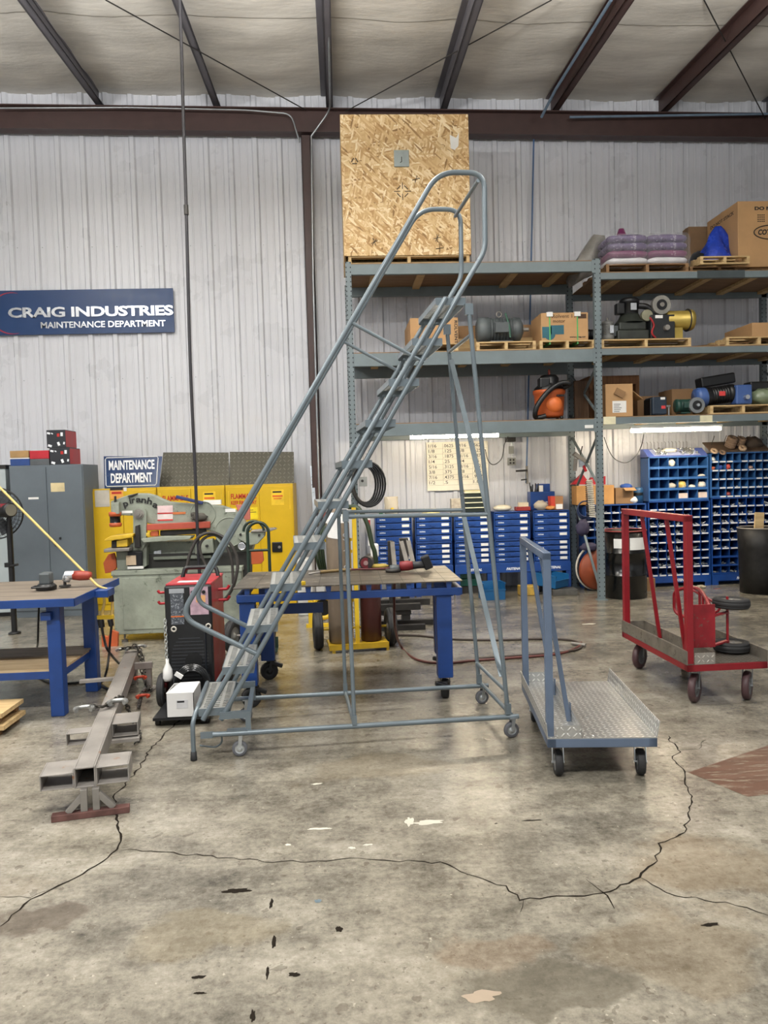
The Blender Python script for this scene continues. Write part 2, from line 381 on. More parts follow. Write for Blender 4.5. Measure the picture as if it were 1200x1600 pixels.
for k, (x, y, rx, ry, mt, an) in enumerate([(670, 1285, .075, .022, chip_m, 0), (640, 1284, .02, .05, chip_m, .4), (752, 1557, .06, .028, M('bare concrete patch', '#8d7e6c', .6), .3), (370, 1392, .05, .02, crack_m, .2), (497, 1408, .012, .015, M('blue paint fleck', '#55646b', .6), 0),
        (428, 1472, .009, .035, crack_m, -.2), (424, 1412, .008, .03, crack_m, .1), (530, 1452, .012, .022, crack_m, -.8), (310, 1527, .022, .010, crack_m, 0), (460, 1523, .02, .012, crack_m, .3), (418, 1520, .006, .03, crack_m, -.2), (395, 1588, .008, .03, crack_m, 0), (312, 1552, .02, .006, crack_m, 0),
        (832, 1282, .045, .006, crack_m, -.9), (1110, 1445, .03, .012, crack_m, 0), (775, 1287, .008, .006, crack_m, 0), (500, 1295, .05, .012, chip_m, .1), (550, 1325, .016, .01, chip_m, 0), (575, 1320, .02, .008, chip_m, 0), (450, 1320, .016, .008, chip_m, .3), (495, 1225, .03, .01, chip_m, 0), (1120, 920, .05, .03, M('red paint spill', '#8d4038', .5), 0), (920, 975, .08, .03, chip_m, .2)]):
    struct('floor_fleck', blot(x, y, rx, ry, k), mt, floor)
q = [gp(1075, 1207), gp(1200, 1165), gp(1260, 1185), gp(1260, 1235), gp(1168, 1245)]
struct('worn_paint_patch', MB().add([(p.x, p.y, .0011) for p in q], [(0, 1, 2, 3, 4)]), red_floor, floor)
# --- corrugated back wall
PER = .352; X0 = at(26, 525, 11.5).x
prof = []
k0 = int((-9-X0)/PER)-1
for k in range(k0, k0+int(19/PER)+2):
    c = X0+k*PER
    for dx, dy in ((-.050, 0), (-.028, .032), (.028, .032), (.050, 0), (.105, 0), (.112, .006), (.128, .006), (.135, 0), (.217, 0), (.224, .006), (.240, .006), (.247, 0)): prof.append((c+dx, 11.5-dy))
mb = MB(); n = len(prof)
mb.add([(x, y, 0) for x, y in prof]+[(x, y, 7.5) for x, y in prof], [(i, i+1, n+i+1, n+i) for i in range(n-1)])
wb = struct('wall_back', mb, white_wall)
mb = MB()
for zz in (3.25, 5.15):
    for k in range(k0+3, k0+50):
        x = X0+k*PER+.075
        mb.cyl((x, 11.5, zz), (x, 11.492, zz), .008, 6)
struct('panel_screw', mb, galv, wb)
struct('wall_left', MB().box(-9.1, -9, -6, 11.6, 0, 7.4), white_wall)
struct('wall_right', MB().box(10, 10.1, -6, 11.6, 0, 7.4), white_wall)
# --- ceiling with sagging insulation
PX = [-3.30, -1.65, -.04, 1.62, 3.27, 4.90, 6.55, 8.2, -4.95, -6.6, -8.2]
zp = lambda x, y: 7.05-.014*x+.061*(y-11.4)
mb = MB(); nx, ny = 190, 80; vs = []
for i in range(nx+1):
    for j in range(ny+1):
        x = -9+19*i/nx; y = -6+17.6*j/ny; d = min(abs(x-p) for p in PX); sag = .09*min(1, d/.8)**.7
        rp = .018*abs(math.sin(y*3.4+.25*math.sin(x*2.1)))**3+.008*math.sin(x*5+y*7)
        vs.append((x, y, zp(x, y)+.25-sag*.5-rp))
mb.add(vs, [(i*(ny+1)+j, (i+1)*(ny+1)+j, (i+1)*(ny+1)+j+1, i*(ny+1)+j+1) for i in range(nx) for j in range(ny)], 0, True)
cl_ = struct('ceiling', mb, ceil_m)
mb = MB(); vs = []
for i in range(191):
    x = -9+19*i/190; d = min(abs(x-p) for p in PX); sag = .09*min(1, d/.8)**.7
    for y in (9.36, 9.375):
        rp = .018*abs(math.sin(y*3.4+.25*math.sin(x*2.1)))**3+.008*math.sin(x*5+y*7); vs.append((x, y, zp(x, y)+.25-sag*.5-rp-.006+.002*math.sin(x*31)))
mb.add(vs, [(2*i, 2*i+2, 2*i+3, 2*i+1) for i in range(190)]); struct('seam', mb, M('seam tape', '#8d887d', .7), cl_)
for k, x in enumerate(PX):
    mb = MB(); p = lambda a, y, dz: (x+a, y, zp(x, y)+dz)
    for a0, a1, d0, d1 in ((-.012, .012, 0, .26), (-.012, .085, 0, .012), (-.085, .012, .2, .212), (.070, .085, 0, .03)):
        vs = [p(a, y, d) for a in (a0, a1) for y in (-6, 11.45) for d in (d0, d1)]
        mb.add(vs, [(0, 1, 3, 2), (4, 6, 7, 5), (0, 4, 5, 1), (2, 3, 7, 6), (0, 2, 6, 4), (1, 5, 7, 3)])
    struct('trim_%d' % (k+1), mb, brown_m if k in (4, 5) else purlin_m)
# --- brown end-wall beam and column
def slope(xa, xb, za, zb, y0, y1, h): # sloped box
    vs = [(x, y, z+d) for x, z in ((xa, za), (xb, zb)) for y in (y0, y1) for d in (0, h)]
    return vs, [(0, 1, 3, 2), (4, 6, 7, 5), (0, 4, 5, 1), (2, 3, 7, 6), (0, 2, 6, 4), (1, 5, 7, 3)]
zl, zr = 6.717+.0157*4.4, 6.543-.0157*3.5
mb = MB(); mb.add(*slope(-9, 10, zl, zr, 11.22, 11.40, .016)); mb.add(*slope(-9, 10, zl+.31, zr+.34, 11.22, 11.40, .016)); mb.add(*slope(-9, 10, zl, zr, 11.30, 11.315, .34))
struct('trim_20', mb, brown_m)
mb = MB().box(-.425, -.415, 11.26, 11.45, 0, 6.62).box(-.30, -.29, 11.26, 11.45, 0, 6.62).box(-.425, -.29, 11.26, 11.27, 0, 6.62)
struct('trim_21', mb, brown_m)
# --- conduits, pipes, brace cables
def line_thing(name, pts, r, mat, label, cat, n=8, group=None, rad=.08):
    return tag(obj(name, MB().tube(fillet(pts, rad) if rad else pts, r, n), mat), label, cat, group)
cx = at(494, 500, 11.3).x
line_thing('conduit', [(cx-.04, 11.2, .9), (cx-.02, 11.2, 4.6), (at(487, 230, 11.2).x, 11.2, 6.55), at(486, 213, 11.2), at(516, 172, 11.1), at(513, 0, 8.7)], .014, galv, 'thin metal conduit running up the brown column and along the ceiling purlin', 'conduit', rad=.15)
line_thing('conduit', [at(0, 169, 11.15), at(200, 168, 11.15), at(385, 172, 11.15), at(455, 178, 11.15), at(463, 205, 11.15), at(468, 222, 11.15)], .012, galv, 'thin metal conduit laid along the top of the brown beam left of the column', 'conduit', rad=.15)
pipe_blue = M('blue grey air pipe', '#66788a', .4)
line_thing('air_pipe', [at(1200, 178, 11.15), at(890, 183, 11.15)], .018, pipe_blue, 'horizontal blue grey air pipe along the top of the brown beam at right', 'pipe', rad=0)
line_thing('air_pipe', [at(834, 218, 11.38), at(824, 690, 11.38), at(822, 755, 11.38)], .013, M('blue pipe', '#4f6d96', .4), 'thin vertical blue air pipe on the white wall behind the rack', 'pipe', rad=0)
line_thing('air_pipe', [at(846, 183, 11.0), at(868, 140, 10.6), (at(955, 0, 8.7))], .02, pipe_blue, 'grey blue pipe running along the purlin right of the wooden crate', 'pipe', rad=0)
for a, b, w in ((at(478, 172, 11.2), at(165, 0, 8.75), 'left of the column'), (at(540, 174, 11.2), at(862, 0, 8.75), 'above the wooden crate'), (at(1196, 186, 11.2), at(1100, 0, 8.75), 'at the far right')):
    tag(obj('brace_cable', MB().tube([a, b], .008, 6), steel_dk), 'thin dark brace cable slanting across the ceiling '+w, 'cable')
pts = smooth([(at(281, 10, 8.2).x, 8.2, 6.75), at(283, 60, 8.2), at(287, 200, 8.2), at(291, 328, 8.2), at(297, 560, 8.2), at(305, 740, 8.2), at(311, 885, 8.2), (at(316, 940, 8.2).x, 8.2, .05)], 6)
hc = thing('hanging_cable', 'long black cable hanging straight down from the ceiling in front of the ironworker', 'cable', pts[-1])
obj('cord', MB().tube(pts, .017, 8), M('black hose', '#26252a', .6), hc)
p = at(291, 328, 8.2); obj('coupling', MB().cyl(p+Vector((0, 0, -.05)), p+Vector((0, 0, .05)), .024), steel_dk, hc)
# ================================================================ SIGNS ON THE WALL
navy = M('navy sign', '#0d3565', .35, var=.04); silver = M('brushed silver', '#dfe3e8', .25, metal=.75, var=.05)
x0 = at(-95, 488, 11.44).x; x1, zt, zb = at(271.5, 485, 11.44).x, 4.53, 3.895
sg = thing('wall_sign', 'long navy wall sign with raised silver lettering and red ring arc', 'sign', (-3.5, 11.44, zb))
obj('sign_board', MB().box(x0, x1, 11.435, 11.455, zb, zt), navy, sg, bev=.003)
X = lambda px: at(px, 488, 11.43).x; Zp = lambda py, px=140: at(px, py, 11.43).z
mb = MB(); text(mb, 'CRAIG INDUSTRIES', (X(13), 11.434, Zp(495)), (X(271)-X(13), 0, 0), (0, 0, Zp(479)-Zp(495)), .018, off=.03, spacing=.95); obj('lettering', mb, silver, sg)
mb = MB(); text(mb, 'MAINTENANCE DEPARTMENT', (X(63), 11.434, Zp(512)), (X(258)-X(63), 0, 0), (0, 0, Zp(502)-Zp(512)), .012, off=.02); obj('lettering', mb, silver, sg)
mb = MB(); cz = (Zp(455)+Zp(520))/2; cxx = X(18); R = (zt-zb)/2-.02; vs = []
for i in range(33):
    a = math.radians(72+(288-72)*i/32); w = .003+.024*math.sin(math.pi*i/32); vs += [(cxx+math.cos(a)*R*1.05, 11.430, cz+math.sin(a)*R), (cxx+math.cos(a)*(R-w)*1.05, 11.430, cz+math.sin(a)*(R-w))]
mb.add(vs, [(2*i, 2*i+1, 2*i+3, 2*i+2) for i in range(32)]); obj('ring_arc', mb, M('sign red', '#a3243a', .4), sg)
# fraction to decimal chart below the light strip
a0, a1, b0, b1 = fb(667, 690, 763, 766, 11.44)
ch = thing('conversion_chart', 'large cream fraction to decimal chart on wall behind the ladder', 'chart', (a0, 11.44, b0))
obj('sheet', MB().box(a0, a1, 11.44, 11.462, b0, b1), M('cream sheet', '#ece7d6', .6, var=.03), ch)
rows = [('1/16', '.0625', '9/16', '.5625'), ('1/8', '.125', '5/8', '.625'), ('3/16', '.1875', '11/16', '.6875'), ('1/4', '.25', '3/4', '.75'), ('5/16', '.3125', '13/16', '.8125'), ('3/8', '.375', '7/8', '.875'), ('7/16', '.4375', '15/16', '.9375'), ('1/2', '.5', '1', '1.0')]
mb = MB(); rl = MB(); cw = (a1-a0)*.96/4; rh = (b1-b0)*.86/8
for i, rw in enumerate(rows):
    z = b1-.02-rh*(i+1)
    rl.box(a0+.015, a1-.015, 11.4385, 11.44, z-.002, z+.001)
    for j, s in enumerate(rw):
        xx = a0+.03+cw*j; mb = MB(); text(mb, s, (xx, 11.4395, z+rh*.22), (min(cw*.8, .030*len(s)), 0, 0), (0, 0, rh*.62), .001, off=.005); obj('figure', mb, M('grey figures', '#3c3c3e', .7), ch)
for j in range(1, 4): rl.box(a0+.018+cw*j, a0+.021+cw*j, 11.4385, 11.44, b1-.02-rh*8, b1-.02)
obj('rule_lines', rl, M('chart line', '#8d8878', .7), ch)
# ================================================================ PALLET RACK
rk = thing('pallet_rack', 'tall grey two bay pallet rack standing along the white wall', 'rack', (3.4, 10.5, 0))
PXL, PXM, PXR = (.134, .208), (3.348, 3.433), (6.25, 6.33)
for (a, b), top in ((PXL, 4.45), (PXM, 4.45), (PXR, 4.45)):
    for y, yh in ((9.9, 9.898), (11.1, 11.098)):
        if (a, y) == (6.25, 9.9): a2, b2 = a+.3, b+.3
        else: a2, b2 = a, b
        mb = MB().box(a2, b2, y, y+.07, 0, top).box(a2-.02, b2+.03, y-.02, y+.09, 0, .01)
        nh = int(top/.06)
        for k in range(nh):
            z = .05+k*.06
            for xx in (a2+.010, b2-.010): mb.add([(xx-.006, y-.0015, z), (xx+.006, y-.0015, z), (xx+.006, y-.0015, z+.018), (xx-.006, y-.0015, z+.018)], [(0, 1, 2, 3)], 1)
        obj('upright', mb, (rack_m, rack_dk), rk)
BEAMS = [(PXL[1], PXM[0], 4.287, 4.429), (PXL[1], PXM[0], 3.127, 3.303), (PXL[1], PXM[0], 2.231, 2.396), (PXM[1], 6.55, 4.183, 4.278), (PXM[1], 6.55, 3.211, 3.303), (PXM[1], 6.55, 2.311, 2.411)]
for a, b, z0, z1 in BEAMS:
    for y in (9.9, 11.1): obj('beam', MB().box(a, b, y, y+.05, z0, z1-.012).box(a, b, y+.05, y+.06, z0, z0+.02), rack_m, rk, bev=.003)
    obj('decking', MB().box(a, b, 9.905, 11.15, z1-.012, z1), ply, rk)
    mb = MB()
    for k in range(5): x = a+(b-a)*(k+.5)/5; mb.box(x-.05, x+.05, 9.95, 11.1, z1-.05, z1-.012)
    obj('deck_support', mb, pine, rk)
    if a < 1: obj('end_plate', MB().box(b-.03, b, 9.894, 9.9, z0-.02, z1), rack_m, rk)
for x in (.17, 3.39, 6.29):
    for ya, za, yb, zb in ((11.1, 2.2, 9.95, 1.5), (9.95, 2.2, 11.1, 1.35), (11.1, 1.35, 9.95, .1), (11.1, 3.1, 9.95, 2.45), (9.95, 3.1, 11.1, 2.45)):
        obj('diagonal_brace', MB().bar((x, ya, za), (x, yb, zb), .03, .02), rack_m, rk)
for px0, py0, px1, py1 in ((914, 664, 927, 669),): a, b, z0, z1 = fb(px0, py0, px1, py1, 9.89); obj('beam_label', MB().box(a, b, 9.886, 9.899, z0, z1), white_p, rk)
for px0, py0, px1, py1 in ((943, 651, 962, 663), (1094, 649, 1113, 659)): a, b, z0, z1 = fb(px0, py0, px1, py1, 9.89); obj('beam_label', MB().box(a, b, 9.886, 9.899, z0, z1), M('cream card', '#d8d2b2', .7), rk)
a, b, z0, z1 = fb(1090, 423, 1164, 433, 9.89); obj('beam_dark_strip', MB().box(a, b, 9.893, 9.90, z0-.003, z1+.006), M('dark beam strip', '#3f484b', .6), rk)  # darker grey strip on the front of the right top beam
# light strips under the front beams
for (pa, pb, ya, yb, w) in ((640, 780, 683, 679, 'left bay of the rack, above the conversion chart'), (985, 1127, 674, 669, 'right bay of the rack, above the bolt bins')):
    A = at(pa, ya, 10.02); B = at(pb, yb, 10.02); zc = 2.212 if pa < 700 else 2.222
    f = thing('light_strip', 'glowing white light strip under the '+w, 'light', ((A.x+B.x)/2, 10.02, zc))
    obj('housing', MB().box(A.x, B.x, 9.985, 10.055, zc+.03, zc+.055), M('white enamel', '#d8d8d6', .4), f)
    obj('tube', MB().cyl((A.x+.01, 10.02, zc), (B.x-.01, 10.02, zc), .022, 12), M('lit tube', '#ffeccc', .5, emit=85., var=0), f)
    o = area('strip_lamp', ((A.x+B.x)/2, 10.06, zc-.035), B.x-A.x, .05, 12, (1, .92, .76), (math.radians(28), 0, 0))
    if pa > 700:
        obj('pull_cord', MB().tube(smooth([(A.x+.01, 10.0, zc), (A.x+.02, 9.99, zc-.09)], 4), .003, 5), white_p, f)
        line_thing('power_cord', smooth([at(944, 683, 10.3), at(952, 705, 10.3), at(962, 718, 10.3), at(978, 723, 10.3), at(992, 714, 10.3), at(1002, 697, 10.3), at(1006, 678, 10.1)], 5), .006, black_m, 'thin dark cord drooping from the right hand light strip', 'cord', rad=0)
    else: line_thing('power_cord', smooth([at(758, 702, 10.4), at(763, 720, 10.4), at(772, 726, 10.4), at(784, 716, 10.4), at(788, 695, 10.3), at(794, 682, 10.2)], 5), .006, black_m, 'thin dark cord drooping right of the conversion chart', 'cord', rad=0)
# outlets and pipe fittings on the wall
ob = thing('outlet_box', 'grey electrical outlet boxes hanging on conduit under the left shelf', 'outlet', at(799, 728, 11.3))
gy = M('outlet grey', '#8a8c88', .5)
a, b, z0, z1 = fb(794, 715, 806, 727, 11.3); obj('box_cover', MB().box(a, b, 11.3, 11.36, z0, z1), gy, ob, bev=.005)
mb = MB()
for sx in (.3, .7):
    for sz in (.3, .7): x = a+(b-a)*sx; z = z0+(z1-z0)*sz; mb.cyl((x, 11.296, z), (x, 11.3, z), .016, 10)
obj('socket', mb, steel_dk, ob)
a, b, z0, z1 = fb(796, 697, 803, 709, 11.3); obj('switch_box', MB().box(a, b, 11.3, 11.36, z0, z1), gy, ob, bev=.005)
a, b, z0, z1 = fb(793, 679, 806, 690, 11.2); obj('junction_box', MB().box(a, b, 11.2, 11.4, z0, z1), steel_dk, ob, bev=.005)
obj('riser', MB().cyl(at(799.5, 690, 11.33), at(799.5, 716, 11.33), .012), galv, ob)
vf = thing('pipe_valve', 'dark valves and drain fitting at the foot of the thin blue wall pipe', 'valve', at(822, 755, 11.36))
obj('valve_handle', MB().bar(at(806, 736, 11.3), at(824, 735, 11.3), .02, .03), steel_dk, vf); obj('valve_handle', MB().bar(at(814, 750, 11.3), at(823, 749, 11.3), .014, .02), steel_dk, vf)
obj('drain', MB().cyl(at(823, 728, 11.36), at(824, 756, 11.36), .018), steel, vf)
# coiled black cable with plug box on the left rack post
ck = thing('cable_coil', 'coil of black cable hanging from the left rack post', 'cable', at(575, 760, 9.85))
mb = MB()
for k in range(5):
    c = at(570+1.5*k, 757, 9.84-.012*k); rr = (.14+.018*k, .235+.012*k); mb.tube([c+Vector((rr[0]*math.cos(t), -.02*math.sin(2*t), rr[1]*math.sin(t))) for t in [2*math.pi*i/26 for i in range(26)]], .014, 6, True)
obj('loops', mb, black_m, ck)
a, b, z0, z1 = fb(564, 745, 574, 760, 9.75); ob2 = thing('outlet_box', 'grey outlet box behind the coil of black cable on rack post', 'outlet', (a, 9.84, z0)); obj('box_cover', MB().box(a-.02, b, 9.83, 9.9, z0, z1), gy, ob2, bev=.004); obj('socket', MB().cyl((a+.02, 9.826, z0+.07), (a+.02, 9.83, z0+.07), .018, 10), steel_dk, ob2)
# ================================================================ GOODS ON THE RACK
def pallet(x0, x1, y0, y1, zb, label, h=.115, mat=None, grp='wooden pallets on the rack', tilt=None):
    mat = mat or pine; t = thing('wooden_pallet', label, 'pallet', ((x0+x1)/2, (y0+y1)/2, zb), grp)
    for k in range(3):
        x = x0+.02+(x1-x0-.04)*k/2; obj('stringer', MB().box(x-.02, x+.02, y0, y1, zb+.016, zb+h-.016), mat, t)
    for k in range(5):
        y = y0+(y1-y0-.09)*k/4; obj('deck_board', MB().box(x0, x1, y, y+.09, zb+h-.016, zb+h), mat, t)
    for k in range(3):
        y = y0+(y1-y0-.09)*k/2; obj('bottom_board', MB().box(x0, x1, y, y+.09, zb, zb+.016), mat, t)
    return t
def carton(x0, x1, y0, y1, z0, z1, label, mat=None, tape=True, name='carton', cat='box', group=None):
    t = thing(name, label, cat, ((x0+x1)/2, (y0+y1)/2, z0), group); mat = mat or board
    obj('box_body', MB().box(x0, x1, y0, y1, z0, z1), mat, t, bev=.006)
    if tape: xm = (x0+x1)/2; obj('tape', MB().box(x0-.001, x1+.001, (y0+y1)/2-.03, (y0+y1)/2+.03, z1, z1+.0015), M('brown tape', '#9a7a50', .3), t)
    return t
def motor(name, label, c, ax, r, ln, mat, feet=True, box=True, fins=18, loc=None, capm=None, shaft=True, cat='motor', group=None):
    c = Vector(c); ax = Vector(ax).normalized(); up = Vector((0, 0, 1)); t = thing(name, label, cat, (c.x, c.y, c.z-r*1.15), group)
    a = c-ax*ln/2
    pr = [(r*.55, 0), (r*.93, .012), (r, ln*.08), (r, ln*.26), (r*.96, ln*.27)]
    k = 7
    for i in range(k):
        z = ln*(.28+.5*i/k); pr += [(r*.88, z), (r*.97, z+.006), (r*.97, z+ln*.035), (r*.88, z+ln*.04)]
    obj('motor_body', MB().lathe([(0, .0)]+pr+[(r*.96, ln*.8), (r, ln*.81), (r*.98, ln*.94), (r*.6, ln), (0, ln)], a, ax, 24), mat, t)
    if capm: obj('fan_cover', MB().lathe([(0, -.004), (r*.7, -.004), (r*1.03, .02), (r*1.03, ln*.25), (r*.98, ln*.25)], a, ax, 24), capm, t)
    if shaft: obj('shaft', MB().cyl(a+ax*ln, a+ax*(ln*1.0+r*.55), r*.16).cyl(a+ax*ln, a+ax*(ln+r*.12), r*.35), steel, t)
    sd = ax.cross(up).normalized()
    if box:
        b = c-sd*(r*1.05) if sd.y > 0 else c+sd*(r*1.05)
        M3 = Matrix((ax, sd, up)).transposed(); obj('terminal_box', MB().obox(b, (ln*.3, r*.4, r*.8), M3), mat, t, bev=.006)
    if feet:
        M3 = Matrix((ax, sd, up)).transposed(); mb = MB()
        for s in (-1, 1): mb.obox(c+sd*(s*r*.7)-up*(r*1.07), (ln*.5, r*.45, r*.18), M3)
        obj('foot', mb, mat, t)
    return t
# --- OSB crate on the top left shelf
a, b, z0, z1 = fb(534.5, 179, 734, 401, 9.93); zb = 4.431
pt = pallet(a+.05, b-.02, 9.95, 11.05, zb, 'wooden pallet under the big chipboard crate', .10)
cr = thing('wooden_crate', 'huge chipboard crate standing on the top shelf of the rack', 'crate', ((a+b)/2, 10.45, zb+.10))
osb_m = osb()
obj('front_panel', MB().box(a, b, 9.93, 9.95, zb+.10, z1), osb_m, cr, bev=.002); obj('side_panel', MB().box(a, a+.02, 9.95, 11.0, zb+.10, z1-.005), osb_m, cr); obj('side_panel', MB().box(b-.02, b, 9.95, 11.0, zb+.10, z1-.005), osb_m, cr)
obj('back_panel', MB().box(a+.02, b-.02, 10.98, 11.0, zb+.10, z1-.005), osb_m, cr); obj('lid', MB().box(a, b, 9.95, 11.0, z1-.005, z1+.012), osb_m, cr)
Xc = lambda px, py: at(px, py, 9.93)
c0, c1, d0, d1 = fb(615.5, 235, 639, 261, 9.93); hp = obj('latch_plate', MB().box(c0, c1, 9.915, 9.93, d0, d1), M('latch grey', '#8b9493', .45, metal=.3), cr, bev=.004)
obj('hook', MB().tube([((c0+c1)/2, 9.91, d0+.12), ((c0+c1)/2, 9.91, d0+.06), ((c0+c1)/2-.02, 9.91, d0+.05)], .005, 5), steel_dk, hp)
mb = MB()
def segs(mb, pts, w, y=9.9285):
    for p, q in zip(pts, pts[1:]): mb.bar((p[0], y, p[1]), (q[0], y, q[1]), w, .002, (0, 1, 0))
p = Xc(554, 252); rr = .06
for k in range(3):
    a0 = math.radians(90+120*k); a1 = math.radians(210+120*k)
    A = Vector((p.x+rr*math.cos(a0), 0, p.z+rr*math.sin(a0))); B = Vector((p.x+rr*math.cos(a1), 0, p.z+rr*math.sin(a1)))
    A2 = A.lerp(B, .2); B2 = A.lerp(B, .8); segs(mb, [(A2.x, A2.z), (B2.x, B2.z)], .014)
p = Xc(629, 299)
for k in range(4):
    a0 = math.radians(90*k); segs(mb, [(p.x+.03*math.cos(a0), p.z+.03*math.sin(a0)), (p.x+.11*math.cos(a0), p.z+.11*math.sin(a0))], .01)
    a1 = a0+math.radians(45); segs(mb, [(p.x+.075*math.cos(a1-.45), p.z+.075*math.sin(a1-.45)), (p.x+.075*math.cos(a1+.45), p.z+.075*math.sin(a1+.45))], .012)
for px, py in ((585, 378), (683, 372), (687, 388), (650, 280)):
    p = Xc(px, py)
    for k in range(3):
        t = random.uniform(0, 3); segs(mb, [(p.x-.05*math.cos(t), p.z-.05*math.sin(t)), (p.x+.05*math.cos(t), p.z+.05*math.sin(t))], .008)
obj('stencil_mark', mb, M('faded ink', '#4b3d2b', .8), cr)
c0, c1, d0, d1 = fb(704, 208, 716, 232, 9.93); obj('torn_label', MB().add([(c0, 9.928, d0), (c0+.05, 9.928, d0-.02), (c1, 9.928, d0+.03), (c1+.01, 9.928, d1), (c0+.07, 9.928, d1-.06), (c0-.01, 9.928, d1-.02)], [(0, 1, 2, 3, 4, 5)]), white_p, cr)
# --- left bay, middle shelf
Z2 = 3.304
a, b, z0, z1 = fb(640, 526, 716, 548, 10.0); pallet(a, b, 10.0, 11.0, Z2, 'wooden pallet under the carton left of the grey motor')
a, b, z0, z1 = fb(653, 494, 716, 535, 10.05, Z2+.116); cb = carton(a-.10, b, 10.05, 10.9, z0, z1, 'plain brown carton on a pallet behind the top ladder steps')
mb = MB(); text(mb, 'ROLVENT', (b-.05, 10.049, z1-.04), (0, 0, -.30), (.04, 0, 0), .001, off=.02); obj('printing', mb, black_ink, cb)
a, b, z0, z1 = fb(716, 484, 845, 526, 10.6, Z2+.002); carton(a, b, 10.6, 11.05, z0, z1+.08, 'long dark brown carton lying behind the grey motor', board_dk)
a, b, z0, z1 = fb(700, 512, 833, 526, 10.45, Z2+.002); tag(obj('wood_block', MB().box(a, b, 10.42, 10.58, z0, z1+.12), pine), 'pale lumber block behind the grey motor', 'wood')
a, b, z0, z1 = fb(745, 528, 838, 544, 9.93); pallet(a, b, 9.95, 10.9, Z2, 'wooden pallet under the large grey motor')
gm = M('motor grey', '#4c5254', .45, var=.1, bump=.1)
c = at(780, 514, 10.2); motor('electric_motor', 'large dark grey electric motor on pallet with lifting eye', (c.x, 10.2, Z2+.116+.19), (1, 0, 0), .165, .60, gm, capm=M('motor cover grey', '#5d6466', .5))
o = [q for q in bpy.data.objects if q.name.startswith('electric_motor')][-1]; p = Vector((c.x, 10.2, Z2+.116+.19+.165)); obj('lifting_eye', MB().torus(p+Vector((0, 0, .04)), (0, 1, 0), .035, .009, 14, 6), steel, o)
obj('strap', MB().tube(smooth([p+Vector((.05, -.17, .02)), p+Vector((.09, -.2, -.15)), p+Vector((.10, -.21, -.30))], 4), .012, 6), M('green strap', '#39604f', .6), o)
a, b, z0, z1 = fb(844, 530, 926, 543, 9.93); pallet(a, b+.04, 9.95, 10.9, Z2, 'wooden pallet under the green strapped motor carton')
a, b, z0, z1 = fb(845.5, 484.5, 919, 528, 9.97, Z2+.116); cb = carton(a, b, 9.97, 10.5, z0, z1, 'brown motor carton with two green straps and handwriting')
w = b-a; h = z1-z0; ink = M('handwriting ink', '#4a3423', .8)
mb = MB(); text(mb, 'Rolvent 11', (a+w*.24, 9.968, z1-h*.19), (w*.48, 0, 0), (0, 0, h*.13), .001); text(mb, 'motor', (a+w*.25, 9.968, z1-h*.36), (w*.26, 0, 0), (0, 0, h*.10), .001); obj('handwriting', mb, ink, cb)
tl = M('printed teal', '#2d5f6d', .7); mb = MB().box(a+w*.20, a+w*.48, 9.967, 9.969, z0+h*.22, z0+h*.55); mb.lathe([(.001, 0), (h*.2, 0)], (a+w*.18, 9.9675, z0+h*.22), (0, -1, 0), 18); mb.box(a+w*.02, a+w*.22, 9.967, 9.969, z0+h*.1, z0+h*.5); obj('printed_motor', mb, tl, cb)
mb = MB().box(a+w*.78, a+w*.96, 9.967, 9.969, z1-h*.22, z1-h*.06); obj('printed_symbols', mb, ink, cb)
mb = MB(); text(mb, 'www.weg.net', (a+w*.6, 9.968, z0+h*.08), (w*.34, 0, 0), (0, 0, h*.06), .001, off=.03); obj('printing', mb, black_ink, cb)
gs = M('green strapping', '#58a85f', .4)
for f in (.18, .77): x = a+w*f; st = obj('strapping', MB().box(x-.008, x+.008, 9.964, 10.505, z0-.05, z1+.004), gs, cb); obj('edge_guard', MB().box(x-.04, x+.04, 9.955, 10.1, z1-.05, z1+.008), white_p, st)
a, b, z0, z1 = fb(919, 503, 930, 528, 10.1, Z2+.116); motor('electric_motor', 'small dark motor half hidden behind the middle rack post', (at(927, 512, 10.1).x, 10.12, Z2+.116+.09), (1, 0, 0), .075, .22, black_m)
# --- left bay, lower shelf: shop vacuum
Z1 = 2.398; c = at(858, 625, 10.2); vo = M('vacuum orange', '#b05326', .45, var=.06); x = c.x
v = thing('shop_vacuum', 'orange shop vacuum with black lid on the lower shelf', 'vacuum', (x, 10.2, Z1))
obj('tank', MB().lathe([(0, .04), (.17, .04), (.185, .07), (.20, .34), (.215, .36), (.215, .40), (.19, .40)], (x, 10.2, Z1), n=28), vo, v)
obj('lid', MB().lathe([(.20, .40), (.195, .43), (.15, .47), (.13, .50), (.13, .56), (.10, .60), (0, .61)], (x, 10.2, Z1), n=28), black_m, v)
obj('handle', MB().tube(fillet([(x-.02, 10.1, Z1+.60), (x-.02, 10.1, Z1+.66), (x+.03, 10.3, Z1+.66), (x+.03, 10.3, Z1+.60)], .03), .014, 8), M('handle red', '#7b2f1c', .5), v)
obj('motor_housing', MB().box(x-.16, x-.02, 10.05, 10.2, Z1+.42, Z1+.56), black_m, v, bev=.02)
obj('hose', MB().tube(smooth([(x+.16, 10.05, Z1+.42), (x+.22, 9.98, Z1+.46), (x+.10, 9.97, Z1+.47), (x-.06, 9.95, Z1+.38), (x-.2, 9.95, Z1+.22), (x-.25, 9.97, Z1+.10), (x-.22, 10.02, Z1+.03), (x-.1, 10.0, Z1+.05)], 6), .034, 10), black_m, v)
obj('port_cover', MB().lathe([(.0, -.215), (.05, -.215), (.10, -.19), (.115, -.15)], (x+.02, 10.2, Z1+.2), (0, 1, 0), 20), M('vacuum orange light', '#d46c30', .45), v)
mb = MB()
